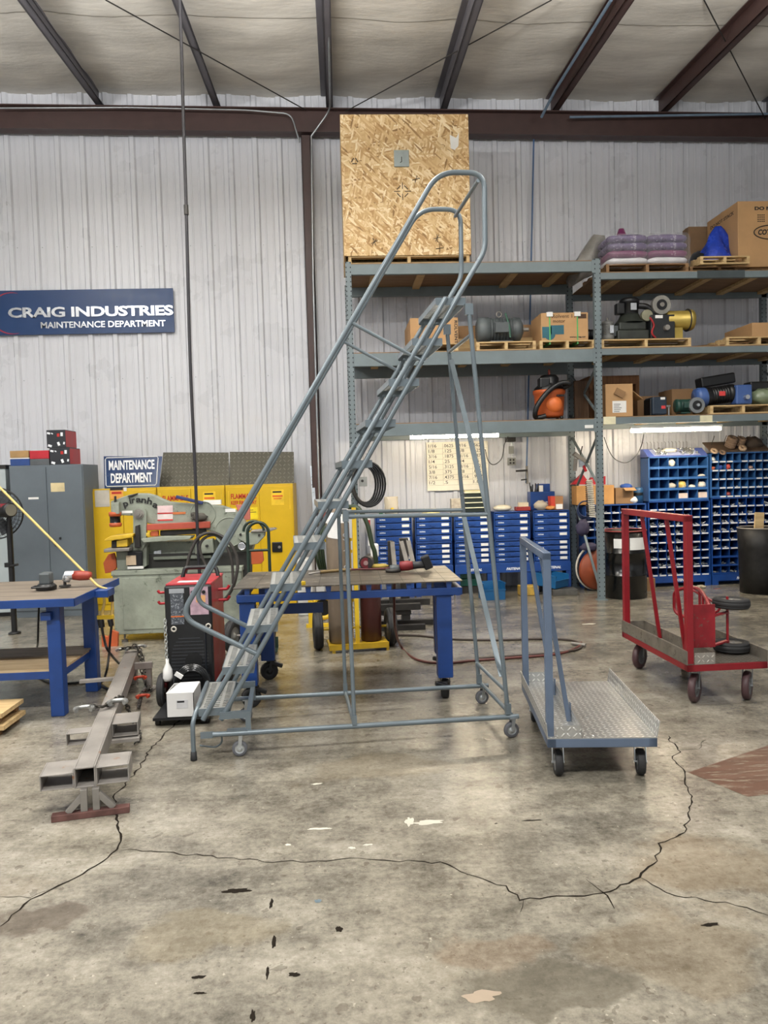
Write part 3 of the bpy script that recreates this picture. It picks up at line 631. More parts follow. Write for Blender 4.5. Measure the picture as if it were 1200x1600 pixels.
for q in (0, 90, 180, 270): t = math.radians(q+40); mb.ball((x+.19*math.cos(t), 10.2+.19*math.sin(t), Z1+.025), .025, 8, 6)
obj('caster', mb, black_m, v)
mb = MB()
for q in range(5): mb.box(x+.045+.022*q, x+.061+.022*q, 10.0, 10.03, Z1+.30, Z1+.325)
obj('badge', mb, black_ink, v)
# --- right bay, top shelf
Z3 = 4.28
a, b, z0, z1 = fb(948, 408, 1077, 421, 9.95); pallet(a, b, 9.97, 10.95, Z3, 'wooden pallet under the wrapped purple bags', mat=pine_old)
bag_a = M('bag violet', '#5a4a74', .3, var=.2, scale=10, col2='#b3aebf', thr=.60); bag_b = M('bag magenta', '#6f2556', .35, var=.15, scale=10, col2='#c4b2bc', thr=.64); bag_w = M('bag white', '#d9d8dc', .4, var=.1)
a, b, z0, z1 = fb(949, 361, 1079, 405, 9.97, Z3+.116); zc = z0; rnd = random.Random(4)
def bag(x, y, z, sx, sy, sz, mat, label):
    mb = MB(); n, h = 20, 8; vs = []
    for j in range(h+1):
        t = math.pi*j/h-math.pi/2
        for k in range(n):
            u = 2*math.pi*k/n; f = lambda c, e: math.copysign(abs(c)**e, c)
            vs.append((x+sx*f(math.cos(u), .35)*f(math.cos(t), .45), y+sy*f(math.sin(u), .35)*f(math.cos(t), .45), z+sz*f(math.sin(t), .8)*(1+.15*rnd.uniform(-1, 1))))
    mb.add(vs, [(j*n+k, j*n+(k+1) % n, (j+1)*n+(k+1) % n, (j+1)*n+k) for j in range(h) for k in range(n)], 0, True)
    return tag(obj('filled_bag', mb, mat), label, 'bag', 'filled bags stacked on the pallet')
W3 = b-a
for i, (zz, sz, mat, nm) in enumerate(((.045, .05, bag_w, 'white bag in the bottom layer of the wrapped pallet stack'), (.135, .055, bag_b, 'magenta bag in the second layer of the wrapped pallet stack'), (.235, .06, bag_a, 'violet bag in the third layer of the wrapped pallet stack'), (.335, .06, bag_a, 'violet bag in the top layer of the wrapped pallet stack'))):
    for k, s in enumerate(('left', 'right')):
        bag(a+W3*(.26+.48*k), 10.22, zc+zz, W3*.25, .26, sz, mat, nm+', '+s+' one')
mb = MB().lathe([(.14, 0), (.12, .04), (.06, .12), (.035, .19), (0, .2)], (a+W3*.28, 10.3, zc+.36), n=12); tag(obj('filled_bag', mb, bag_b), 'peaked purple bag end sticking up above the wrapped stack', 'bag')
m, t, bb = nt('stretch film'); bb.inputs['Base Color'].default_value = lin('#e8e8ec'); bb.inputs['Roughness'].default_value = .12; bb.inputs['Alpha'].default_value = .13; film_m = m
nz = N(t, 'ShaderNodeBump'); nz.inputs['Strength'].default_value = .9; nz.inputs['Distance'].default_value = .02; L(t, noise(t, coords(t, (2, 2, 9)), 6, 4), nz.inputs['Height']); L(t, nz.outputs[0], bb.inputs['Normal'])
mb = MB(); rings = []
for zz, e in ((-.02, .02), (.1, .03), (.2, .025), (.3, .03), (.385, .01), (.40, -.08)):
    ring = []
    for k in range(40):
        u = 2*math.pi*k/40; f = lambda c: math.copysign(abs(c)**.3, c); j = rnd.uniform(-.008, .008)
        ring.append((a+W3/2+(W3/2+e+j)*f(math.cos(u)), 10.22+(.27+e+j)*f(math.sin(u)), zc+zz+rnd.uniform(-.01, .01)))
    rings.append(ring)
vs = [p for r_ in rings for p in r_]; mb.add(vs, [(j*40+k, j*40+(k+1) % 40, (j+1)*40+(k+1) % 40, (j+1)*40+k) for j in range(5) for k in range(40)]+[list(range(200, 240))], 0, True)
tag(obj('stretch_film', mb, film_m), 'clear glossy stretch film wrapped around the purple bags', 'film')
# grey tarp hanging behind the post left of the bags
p = [(928, 366), (915, 385), (905, 402), (893, 420), (888, 436), (893, 448), (905, 440), (918, 432), (928, 428), (945, 405), (948, 385), (945, 368)]
mb = MB(); vs = [at(q[0], q[1], 10.55+.05*math.sin(i*2.1)) for i, q in enumerate(p)]; cvx = sum((Vector(v) for v in vs), Vector())/len(vs)+Vector((0, -.14, .03)); mb.add(vs+[cvx], [(i, (i+1) % 12, 12) for i in range(12)], 0, True); vb = [Vector(v)+Vector((0, .12, 0)) for v in vs]; mb.add(list(vs)+vb, [(i, (i+1) % 12, 12+(i+1) % 12, 12+i) for i in range(12)]+[list(range(12, 24))], 0, True)
tag(obj('plastic_sheet', mb, M('grey plastic sheet', '#77746f', .35, var=.2, scale=8)), 'crumpled grey plastic sheet slumped left of the purple bags', 'sheet')
# tipped pallets, blue tarp, cartons
a, b, z0, z1 = fb(1095, 412, 1166, 421, 9.95); pallet(a-.1, b+.1, 10.05, 10.9, Z3, 'flat wooden pallet under the blue tarp heap', .09, pine_old)
tp = pallet(-.33, .33, -.45, .45, 0, 'bright wooden pallet jutting from top shelf in front of blue tarp', .10); tp.location = (at(1131, 405, 9.9).x, 10.32, Z3+.095); tp.rotation_euler = (math.radians(3), 0, 0); ORG[tp.name] = Vector(tp.location)
rnd = random.Random(9); c = at(1122, 385, 10.35); zt = Z3+.20; mb = MB(); vs = []; n = 22
for j in range(9):
    f = j/8; R = .23*(1-f)**.85+.05*(1-f)+.035
    for k in range(n):
        u = 2*math.pi*k/n; q = 1+.22*math.sin(3*u+4*f)+.13*math.sin(7*u+2*f)+rnd.uniform(-.04, .04)
        vs.append((c.x-.02+.02*f+R*q*math.cos(u), 10.35+.8*R*q*math.sin(u), zt+.50*f))
mb.add(vs, [(j*n+k, j*n+(k+1) % n, (j+1)*n+(k+1) % n, (j+1)*n+k) for j in range(8) for k in range(n)]+[list(range(8*n, 9*n))], 0, True)
tag(obj('blue_tarp', mb, M('blue tarp', '#1f3fae', .25, var=.2, scale=10, bump=.3)), 'crumpled shiny blue tarp heap beside the large carton', 'tarp')
a, b, z0, z1 = fb(1153, 303, 1240, 406, 10.0, Z3+.06)
pallet(a-.02, b, 10.05, 10.95, Z3, 'low dark pallet under the largest carton', .058, pine_old)
cb = carton(a, b, 10.0, 10.85, z0, z1, 'largest brown carton printed with a do not stack warning', board)
w = b-a; h = z1-z0; mb = MB(); text(mb, 'DO NOT STACK', (a+w*.30, 9.998, z1-h*.14), (w*.85, 0, 0), (0, 0, h*.055), .001, off=.04)
text(mb, 'COTTON', (a+w*.36, 9.998, z1-h*.515), (w*.45, 0, 0), (0, 0, h*.085), .001, off=.04, shear=.2)
for k in range(4):
    for q in range(4): mb.box(a+w*(.35+.035*q), a+w*(.35+.035*q+.025), 9.997, 9.999, z1-h*(.22+.032*k), z1-h*(.207+.032*k))
cc = Vector((a+w*.585, 9.998, z1-h*.475)); ring = [cc+Vector((w*.30*math.cos(u), 0, h*.105*math.sin(u))) for u in [2*math.pi*i/40 for i in range(40)]]; mb.tube(ring, .008, 4, True)
obj('printing', mb, black_ink, cb)
mb = MB(); text(mb, 'DO NOT STACK', (a-.001, 10.75, z1-h*.16), (0, -.65, 0), (0, 0, h*.055), .001, off=.03); obj('printing', mb, M('brown ink', '#4b3727', .8), cb)
a, b, z0, z1 = fb(1096, 321, 1128, 410, 10.55, Z3+.02); carton(a-.02, b-.02, 10.9, 11.1, z0, z1+.08, 'shade-darkened carton standing behind the blue tarp heap', M('painted shade carton', '#7c6247', .8))  # carton colour darkened to stand for the shade behind the tarp
tag(obj('black_bag', MB().ball((at(1090, 390, 10.5).x, 10.5, Z3+.21), (.13, .2, .2), 14, 10, jit=.06, rnd=rnd), M('black bag plastic', '#25282a', .4)), 'black plastic bag slumped between purple bags and blue tarp', 'bag')
# --- right bay, middle shelf: gearboxes
Z2r = 3.305
a, b, z0, z1 = fb(940, 521, 1081, 540, 9.93); pallet(a, b, 9.95, 10.9, Z2r, 'wooden pallet under the row of old gearboxes')
zb = Z2r+.116
c = at(951, 510, 10.05); g1 = motor('electric_motor', 'small grey upright motor just right of the middle rack post', (c.x, 10.1, zb+.13), (0, 0, 1), .085, .26, M('grey motor paint', '#6f706d', .5), feet=False, box=False, shaft=True)
obj('bracket', MB().box(c.x-.15, c.x+.14, 10.08, 10.16, zb+.06, zb+.20), gm, g1, bev=.006); obj('nameplate', MB().box(c.x+.0, c.x+.05, 10.0, 10.02, zb+.09, zb+.19), silver, g1)
gb = M('oily green black', '#2b2f2a', .45, var=.3, scale=9); c = at(988, 505, 10.1); x = c.x
g = thing('gear_reducer', 'oily dark green gear reducer with black motor on top', 'gearbox', (x, 10.2, zb))
obj('gear_case', MB().box(x-.23, x+.2, 10.02, 10.4, zb, zb+.13).box(x-.2, x+.17, 10.04, 10.38, zb+.13, zb+.24), gb, g, bev=.02)
obj('case_top', MB().lathe([(.2, .24), (.15, .30), (.12, .36), (.10, .36)], (x, 10.2, zb), n=20), gb, g)
obj('motor_drum', MB().lathe([(.10, .34), (.115, .36), (.115, .50), (.13, .505), (.13, .55), (.1, .575), (0, .58)], (x, 10.2, zb), n=22), black_m, g)
obj('conduit_box', MB().box(x-.2, x-.1, 10.1, 10.22, zb+.36, zb+.5), black_m, g, bev=.008); obj('nameplate', MB().box(x-.03, x+.05, 10.07, 10.085, zb+.40, zb+.49), silver, g)
obj('elbow_pipe', MB().tube(smooth([(x+.09, 10.12, zb+.46), (x+.2, 10.1, zb+.44), (x+.28, 10.1, zb+.36), (x+.3, 10.12, zb+.26)], 5), .04, 10), black_m, g)
obj('round_cover', MB().cyl((x+.18, 10.04, zb+.32), (x+.18, 10.10, zb+.32), .075, 18), M('bare casting', '#8c8a74', .5, metal=.3), g)
c = at(1032, 508, 10.0); x = c.x+.02
g = thing('gear_reducer', 'black box gear reducer with a bare round flange on top', 'gearbox', (x, 10.15, zb))
obj('gear_case', MB().box(x-.15, x+.18, 10.0, 10.35, zb, zb+.32), M('black casting', '#1f2124', .45, var=.15), g, bev=.015); obj('shaft', MB().cyl((x+.05, 9.94, zb+.14), (x+.05, 10.0, zb+.14), .035), steel, g)
fl = obj('flange', MB().cyl((x+.01, 10.02, zb+.45), (x+.01, 10.10, zb+.45), .125, 24), M('flange casting', '#8f8d86', .45, metal=.4), g); obj('bore', MB().cyl((x+.01, 10.012, zb+.45), (x+.01, 10.03, zb+.45), .07, 18), black_m, fl); obj('hub', MB().cyl((x+.01, 10.0, zb+.45), (x+.01, 10.03, zb+.45), .03, 12), steel, fl)
obj('red_strap', MB().tube(smooth([(x-.17, 9.98, zb+.28), (x-.12, 9.97, zb+.18), (x-.15, 9.97, zb+.08), (x-.1, 9.97, zb+.01)], 4), .012, 6), M('red strap', '#a31d22', .6), g); obj('nameplate', MB().box(x-.09, x+.01, 9.995, 10.0, zb+.27, zb+.31), white_p, g)
br = M('brass motor paint', '#b29b4e', .35, metal=.45, var=.08); c = at(1063, 498, 10.05); x = c.x; zz = zb+.26
g = thing('brass_motor', 'gold painted cylindrical motor at right end of gearbox row', 'motor', (x, 10.12, zb))
obj('motor_drum', MB().lathe([(0, -.18), (.115, -.18), (.125, -.17), (.125, .12), (.145, .125), (.145, .15), (.13, .19), (.08, .205), (0, .205)], (x, 10.12, zz), (1, 0, 0), 26), br, g); obj('junction_box', MB().box(x-.1, x+.02, 10.02, 10.2, zb, zb+.15), br, g, bev=.005); obj('rim_band', MB().lathe([(.128, .118), (.150, .118), (.150, .128)], (x, 10.12, zz), (1, 0, 0), 26), steel_dk, g)
a, b, z0, z1 = fb(1136, 520, 1240, 537, 9.93); pallet(a, b, 9.95, 10.9, Z2r, 'wooden pallet under the plain carton at the right end of middle shelf')
a, b, z0, z1 = fb(1175, 495, 1250, 517, 9.97, Z2r+.116); carton(a, b, 9.97, 10.7, z0, z1, 'plain low carton on pallet at right end of middle shelf')
lp = pallet(-.35, .35, -.45, .45, 0, 'dark old pallet leaning beside the plain low carton', .10, pine_old); lp.location = (at(1122, 528, 10.5).x+.08, 10.5, Z2r+.02); lp.rotation_euler = (math.radians(7), math.radians(-6), .2); ORG[lp.name] = Vector(lp.location)
# --- right bay, lower shelf
Z1r = 2.413; pl_m = wood('brown cabinet wood', '#5b3a20', '#7c5431', 2)
a, b, z0, z1 = fb(921, 579, 999, 648, 10.6, Z1r)
t = thing('wooden_shelf_unit', 'empty brown wooden shelf box standing behind the labelled carton', 'cabinet', ((a+b)/2, 10.8, Z1r))
obj('top_board', MB().box(a, b, 10.6, 11.05, z1-.12, z1), pl_m, t); obj('side_board', MB().box(a, a+.05, 10.6, 11.05, z0, z1-.12), pl_m, t); obj('side_board', MB().box(b-.05, b, 10.6, 11.05, z0, z1-.12), pl_m, t); obj('back_board', MB().box(a+.05, b-.05, 11.03, 11.05, z0, z1-.12), pl_m, t)
a, b, z0, z1 = fb(898, 588, 920, 650, 10.5, Z1r); tag(obj('leaning_plank', MB().box(a, b, 10.5, 10.55, z0, z1), wood('dark door wood', '#3d2b1c', '#59402a', 2)), 'dark wooden panel leaning left of the middle rack post', 'panel')
a, b, z0, z1 = fb(946, 598, 989, 649, 9.97, Z1r); cb = carton(a, b, 9.97, 10.4, z0, z1, 'tall carton with white shipping label on the lower shelf', board)
w = b-a; h = z1-z0; obj('shipping_label', MB().box(a+w*.25, a+w*.75, 9.966, 9.97, z0+h*.12, z0+h*.48), white_p, cb); obj('torn_flap', MB().obox((a+w*.5, 9.95, z0+h*.72), (.13, .02, .09), Matrix.Rotation(.5, 3, 'Y')), board_dk, cb)
obj('flap', MB().obox((b+.07, 10.1, z1-.15), (.17, .25, .006), Matrix.Rotation(.7, 3, 'Y')), board, cb)
mb = MB()
for k in range(5): mb.box(a+w*.3, a+w*(.5+.04*(k % 3)), 9.964, 9.966, z0+h*(.15+.055*k), z0+h*(.165+.055*k))
obj('printing', mb, black_ink, cb)
a, b, z0, z1 = fb(996, 614, 1020, 649, 10.5, Z1r); carton(a, b+.1, 10.5, 10.8, z0, z1, 'plain brown carton right behind the small blue black gearmotor', board_dk)
a, b, z0, z1 = fb(1050, 605, 1083, 649, 10.35, Z1r); carton(a, b, 10.35, 10.8, z0, z1, 'upright open carton behind the green motor', board_dk)
nv = M('navy gearmotor', '#23303f', .4); c = at(1030, 632, 10.0); x = c.x
g = thing('gear_motor', 'small navy gearmotor with red tag standing on lower shelf', 'motor', (x, 10.1, Z1r))
obj('motor_case', MB().box(x-.1, x+.1, 9.98, 10.25, Z1r+.01, Z1r+.25), nv, g, bev=.02); obj('end_cap', MB().box(x-.12, x-.1, 10.0, 10.23, Z1r, Z1r+.23), black_m, g, bev=.01); obj('red_tag', MB().box(x+.02, x+.075, 9.976, 9.98, Z1r+.09, Z1r+.13), M('red label', '#d04040', .5), g); obj('nameplate', MB().box(x+.01, x+.07, 9.976, 9.98, Z1r+.21, Z1r+.24), white_p, g); obj('shaft', MB().cyl((x+.1, 10.1, Z1r+.13), (x+.19, 10.1, Z1r+.13), .018).cyl((x+.17, 10.1, Z1r), (x+.17, 10.1, Z1r+.13), .012), zinc, g)
gd = M('dark green motor', '#24443c', .4, var=.1); c = at(1082, 634, 10.0); x = c.x
g = motor('electric_motor', 'dark green motor with round bare flange facing the room', (x-.08, 10.1, Z1r+.13), (1, 0, 0), .09, .24, gd, shaft=False)
fl = obj('flange', MB().cyl((x+.05, 9.97, Z1r+.125), (x+.05, 10.02, Z1r+.125), .105, 24), M('flange grey', '#85898b', .4, metal=.4), g); obj('bore', MB().cyl((x+.05, 9.962, Z1r+.125), (x+.05, 9.975, Z1r+.125), .062, 18), black_m, fl); obj('shaft', MB().cyl((x+.05, 9.93, Z1r+.125), (x+.05, 9.97, Z1r+.125), .02), zinc, fl)
a, b, z0, z1 = fb(1111, 629, 1215, 647, 9.93); pallet(a, b, 9.95, 10.9, Z1r, 'wooden pallet under the large blue gear motor')
zb = Z1r+.116; bm_ = M('blue gearbox', '#3f5b93', .4, var=.08); c = at(1122, 617, 10.1); x = c.x
g = motor('electric_motor', 'large black motor with blue gearbox head and red tag', (x+.02, 10.15, zb+.15), (1, 0, .12), .125, .48, black_m, feet=True, box=False, shaft=False)
obj('gear_head', MB().box(x+.20, x+.42, 10.0, 10.32, zb+.01, zb+.27), bm_, g, bev=.02); obj('output_shaft', MB().cyl((x+.32, 9.93, zb+.1), (x+.32, 10.0, zb+.1), .03), zinc, g); obj('end_cap', MB().lathe([(0, -.05), (.12, -.05), (.135, 0), (.13, .08)], (x-.24, 10.15, zb+.12), (1, 0, .12), 22), bm_, g)
obj('red_tag', MB().box(x-.02, x+.06, 10.02, 10.03, zb+.13, zb+.19), M('red label', '#d04040', .5), g)
tag(obj('plastic_tray', MB().obox((x+.06, 10.3, zb+.36), (.48, .2, .14), Matrix.Rotation(-.14, 3, 'Y')), black_m, bev=.02), 'tilted black plastic case lying on top of the large black motor', 'case')
c = at(1190, 615, 10.1); tag(obj('plastic_wrapped_motor', MB().ball((c.x+.05, 10.15, zb+.11), (.2, .16, .12), 16, 10, jit=.1, rnd=rnd), M('green film', '#7d8a70', .25, var=.15)), 'lump wrapped in pale green plastic right of the blue gearbox', 'package')
tag(obj('plastic_tray', MB().box(c.x-.1, c.x+.3, 10.2, 10.4, zb+.2, zb+.33), black_m, bev=.02), 'black case behind the green wrapped lump at shelf end', 'case')
# ================================================================ PARTS STORAGE UNDER THE RACK
YD = 10.75; cols = [at((p+q)/2, 850, YD).x for p, q in ((588, 644), (649, 707), (711, 767), (773, 829), (834, 891))]
z_top, z_mid, z_low = at(800, 799, YD).z, at(800, 843.5, YD).z, at(800, 880, YD).z
def drawer_unit(x, z0, z1, label):
    w = .515; t = thing('drawer_cabinet', label, 'cabinet', (x, YD+.2, z0), 'blue four drawer parts cabinets')
    mb = MB().box(x-w/2, x-w/2+.012, YD, YD+.42, z0, z1).box(x+w/2-.012, x+w/2, YD, YD+.42, z0, z1).box(x-w/2, x+w/2, YD, YD+.42, z1-.012, z1).box(x-w/2, x+w/2, YD, YD+.42, z0, z0+.012).box(x-w/2, x+w/2, YD+.4, YD+.42, z0, z1)
    obj('cabinet_shell', mb, blue_m, t, bev=.002); h = (z1-z0-.03)/4
    for k in range(4):
        a = z1-.016-h*(k+1); d = obj('drawer', MB().box(x-w/2+.018, x+w/2-.018, YD+.004, YD+.38, a+.004, a+h-.008), blue_m, t, bev=.004)
        zc = a+h*.52
        obj('label_card', MB().box(x+.115, x+.218, YD-.001, YD+.005, zc-.018, zc+.02), white_p, d)
        mb = MB(); text(mb, 'FASTENAL', (x-.20, YD+.003, zc-.009), (.085, 0, 0), (0, 0, .018), .001, off=.03, shear=.3); obj('brand_lettering', mb, white_ink, d)
        obj('latch', MB().box(x-.06, x+.05, YD-.003, YD+.006, zc-.008, zc+.012).box(x-.025, x+.02, YD-.008, YD+.004, zc-.022, zc-.004), blue_m, d)
    return t
u0 = None; nm = ['first column from the left', 'second column from the left', 'middle column', 'fourth column from the left', 'last column at the right']
U = drawer_unit(0, 0, z_top-z_mid-.004, 'x')
Lw = drawer_unit(0, 0, z_mid-z_low-.002, 'x')
for i, x in enumerate(cols):
    for P, zb, lv in ((U, z_mid, 'upper'), (Lw, z_low, 'lower')):
        lab = 'blue four drawer parts cabinet, %s one in the %s' % (lv, nm[i])
        q = P if i == 0 else dup(P)
        q.location = (x, YD+.2, zb); q['label'] = lab; ORG[q.name] = Vector(q.location)
    t = thing('cabinet_stand', 'blue steel stand under the drawer cabinets, %s' % nm[i], 'stand', (x, YD+.2, 0), 'blue stands under the drawer cabinets')
    w = .53
    for p, q in ((x-w/2, x-w/2+.07), (x+w/2-.07, x+w/2)):
        e = p if p < x-.1 else q-.006
        obj('leg', MB().box(p, q, YD-.005, YD+.006, 0, z_low).box(e, e+.006, YD+.006, YD+.4, 0, z_low), blue_m, t)
    obj('header', MB().box(x-w/2, x+w/2, YD-.012, YD+.41, z_low-.13, z_low-.001), blue_m, t, bev=.003)
    if i >= 2:
        mb = MB(); text(mb, 'FASTENAL', (x-.10, YD-.0125, z_low-.095), (.22, 0, 0), (0, 0, .036), .0015, off=.03, shear=.3); obj('brand_lettering', mb, white_ink, t)
# --- things lying on the drawer cabinets
ZT = z_top; rnd = random.Random(21)
def onto(px0, py0, px1, dep, mat, label, name, cat, Y=10.85, zb=None, bev=.004, py1=796):
    a, b, z0, z1 = fb(px0, py0, px1, py1, Y, ZT if zb is None else zb); return tag(obj(name, MB().box(a, b, Y, Y+dep, z0, z1), mat, bev=bev), label, cat)
onto(592, 788, 598, .06, M('green tin', '#2f6b46', .5), 'small green box on the left end of the drawer cabinets', 'small_box', 'box')
m, t, bb = nt('clear bag'); bb.inputs['Base Color'].default_value = lin('#d9cdb4'); bb.inputs['Roughness'].default_value = .15; bb.inputs['Alpha'].default_value = .6; clear_m = m
a, b, z0, z1 = fb(601, 768, 622, 796, 10.9, ZT); mb = MB(); n = 14; vs = []
for j in range(7):
    f = j/6
    for k in range(n):
        u = 2*math.pi*k/n; r = 1+.08*math.sin(5*u+j)
        vs.append(((a+b)/2+(b-a)*.5*r*math.copysign(abs(math.cos(u))**.5, math.cos(u)), 10.95+(.07-.055*f)*r*math.sin(u), z0+(z1-z0)*f))
mb.add(vs, [(j*n+k, j*n+(k+1) % n, (j+1)*n+(k+1) % n, (j+1)*n+k) for j in range(6) for k in range(n)]+[list(range(n))], 0, True)
cbg = tag(obj('plastic_bag', mb, clear_m), 'clear plastic bag of small dark fittings on left drawer cabinets', 'bag')
obj('fittings', MB().ball(((a+b)/2-.02, 10.94, z0+.05), (.07, .04, .05), 10, 7, jit=.2, rnd=rnd), black_m, cbg)['kind'] = 'stuff'; obj('yellow_fitting', MB().ball(((a+b)/2+.01, 10.9, z0+.07), .03, 8, 6), yellow2, cbg)
c = at(673, 790, 10.9); tag(obj('wire_spool', MB().lathe([(0, 0), (.13, 0), (.13, .012), (.09, .014), (.09, .05), (.11, .052), (.11, .064), (0, .064)], (c.x, 10.92, ZT), n=24), M('pale yellow spool', '#c9be86', .5)), 'flat pale yellow spool on the second drawer cabinet', 'spool')
onto(705, 774, 724, .12, M('grey parts box', '#a59c8d', .5, var=.2, scale=20), 'greyish box of sheet packets beside the black tray stack', 'parts_box', 'box')
a, b, z0, z1 = fb(727, 762, 758, 796, 10.85, ZT); t = thing('tray_stack', 'stack of black trays with pale edges below the conversion chart', 'trays', ((a+b)/2, 10.95, ZT)); h = (z1-z0)/4.3
for k in range(4): obj('tray', MB().box(a, b, 10.87, 11.1, z0+h*k, z0+h*k+h*.78), M('dark green black', '#14201b', .5), t, bev=.004); obj('edge_strip', MB().box(a-.004, b+.004, 10.855, 10.875, z0+h*k+h*.78, z0+h*k+h*.95), M('pale strip', '#d9d7b4', .5), t)
obj('top_sheet', MB().box(a, b, 10.87, 11.1, z1-h*.25, z1), M('cream pad', '#c8bf93', .6), t)
for k, (p0, p1, py) in enumerate(((773, 802, 786),)):
    a, b, z0, z1 = fb(p0, py, p1, 797, 10.85, ZT); tag(obj('white_bag', MB().ball(((a+b)/2, 10.95, ZT+.04), ((b-a)/2, .1, .05), 16, 8, jit=.08, rnd=rnd), M('cream bag', '#cbc3ad', .5)), 'flat cream bag on the fourth drawer cabinet', 'bag')
onto(807, 790, 829, .15, M('red tray', '#8d2a26', .45), 'low red tray on the fourth drawer cabinet', 'red_tray', 'tray'); onto(811, 783, 826, .08, M('cream box', '#cfc3a8', .6), 'cream box sitting in the red tray', 'cream_box', 'box', Y=10.93, zb=ZT+.05, py1=790)
a, b, z0, z1 = fb(829, 768, 867, 796, 11.0, ZT); t = thing('tool_caddy', 'blue caddy holding dark markers on the last drawer cabinet', 'caddy', ((a+b)/2, 11.1, ZT))
obj('caddy_body', MB().box(a, b, 11.0, 11.2, z0, z1), blue_m, t, bev=.004); obj('caddy_back', MB().box(a+.13, b-.04, 11.1, 11.2, z1, z1+.11), blue_m, t, bev=.004)
mb = MB(); text(mb, 'FASTENAL', (a+.18, 10.999, z0+.09), (.15, 0, 0), (0, 0, .025), .001, off=.03, shear=.3); obj('brand_lettering', mb, white_ink, t)
for k in range(7):
    x = a+.02+.018*k; lean = rnd.uniform(-.03, .03); obj('marker', MB().cyl((x, 11.05+.02*(k % 3), z1-.02), (x+lean, 11.06, z1+rnd.uniform(.08, .16)), .008, 8), black_m, t)
obj('white_cup', MB().cyl((a+.17, 11.05, z1), (a+.17, 11.05, z1+.09), .03, 14), white_p, t)
a, b, z0, z1 = fb(861, 775, 880, 796, 10.82, ZT); cb = carton(a, b, 10.82, 10.98, z0, z1, 'small red and brown box on the last drawer cabinet', M('kraft box', '#a6774f', .7), tape=False); obj('red_face', MB().box(a-.001, a+.06, 10.819, 10.981, z0+.05, z1+.001), M('red print', '#c9432f', .6), cb); obj('label_card', MB().box(a+.07, b-.01, 10.817, 10.82, z0+.01, z0+.08), white_p, cb)
c = at(846, 788, 10.85); tag(obj('plastic_bag', MB().ball((c.x, 10.9, ZT+.065), (.10, .08, .07), 14, 9, jit=.15, rnd=rnd), clear_m), 'clear plastic bag of parts in front of the blue caddy', 'bag')
c = at(862, 793, 10.8); tag(obj('orange_bag', MB().ball((c.x-.02, 10.80, ZT+.03), (.07, .035, .03), 12, 8, jit=.15, rnd=rnd), M('orange packet', '#c98545', .4)), 'small orange packet in front of the red and brown box', 'bag')
# --- bins and boxes on the floor in front of the drawer stands
bin_m = M('bin blue plastic', '#155585', .4, var=.08)
def parts_bin(px, py, w, d, h, label, rz=0., tilt=0., z=0.):
    c = gp(px, py, z); t = thing('parts_bin', label, 'bin', (0, 0, 0)); th = .006
    mb = MB().box(-w/2, w/2, 0, d, 0, th).box(-w/2, -w/2+th, 0, d, 0, h).box(w/2-th, w/2, 0, d, 0, h).box(-w/2, w/2, d-th, d, 0, h).box(-w/2, w/2, 0, th, 0, h*.62)
    obj('bin_body', mb, bin_m, t, bev=.003); mb = MB()
    mb.box(-w/2-.008, w/2+.008, -.008, .012, h*.58, h*.64).box(-w/2-.008, -w/2+.01, 0, d, h-.015, h+.004).box(w/2-.01, w/2+.008, 0, d, h-.015, h+.004); obj('rim', mb, bin_m, t)
    t.location = (c.x, c.y, z); t.rotation_euler = (tilt, 0, rz); return t
parts_bin(773, 938, .30, .28, .23, 'blue plastic bin on the floor below the fourth drawer column', .08)
parts_bin(878, 918, .34, .34, .17, 'blue plastic bin tipped on a grey block below the last drawer column', .75, .10, .10)
a, b, z0, z1 = fb(862, 915, 905, 932, gp(880, 931).y, 0.001); Y = gp(880, 931).y; tag(obj('steel_block', MB().box(a+.02, b-.02, Y, Y+.22, .001, .09), M('grey scrap', '#5d5c58', .5, metal=.4, var=.25, scale=12), bev=.006), 'grey scrap steel block under the tipped blue bin', 'block')
Y = gp(826, 931).y; a, b, z0, z1 = fb(813, 916, 842, 931, Y, 0.001); tag(obj('yellow_box', MB().box(a, b, Y, Y+.18, .001, z1), M('yellow box worn', '#a98a3a', .5, var=.25, scale=15), bev=.01), 'worn yellow box on floor between the two blue bins', 'box')
a, b, z0, z1 = fb(717, 883, 752, 918, 10.9, .1); t = thing('green_chest', 'dark green three tier chest under the middle drawer column', 'chest', ((a+b)/2, 11.0, 0)); g_m = M('chest green', '#1f6152', .4, var=.1)
for k in range(3): h = (z1-.1)/3; obj('tier', MB().box(a, b, 10.9, 11.15, .1+h*k+.004, .1+h*(k+1)-.004), g_m, t, bev=.01)
obj('base_block', MB().box(a+.02, b-.02, 10.92, 11.15, 0, .1), M('dark base', '#33312d', .7), t)
c = at(761, 905, 10.9); tag(obj('tape_roll', MB().torus((c.x, 10.98, .055), (0, 1, 0), .04, .014, 20, 8), white_p), 'white roll leaning beside the dark green chest', 'roll')
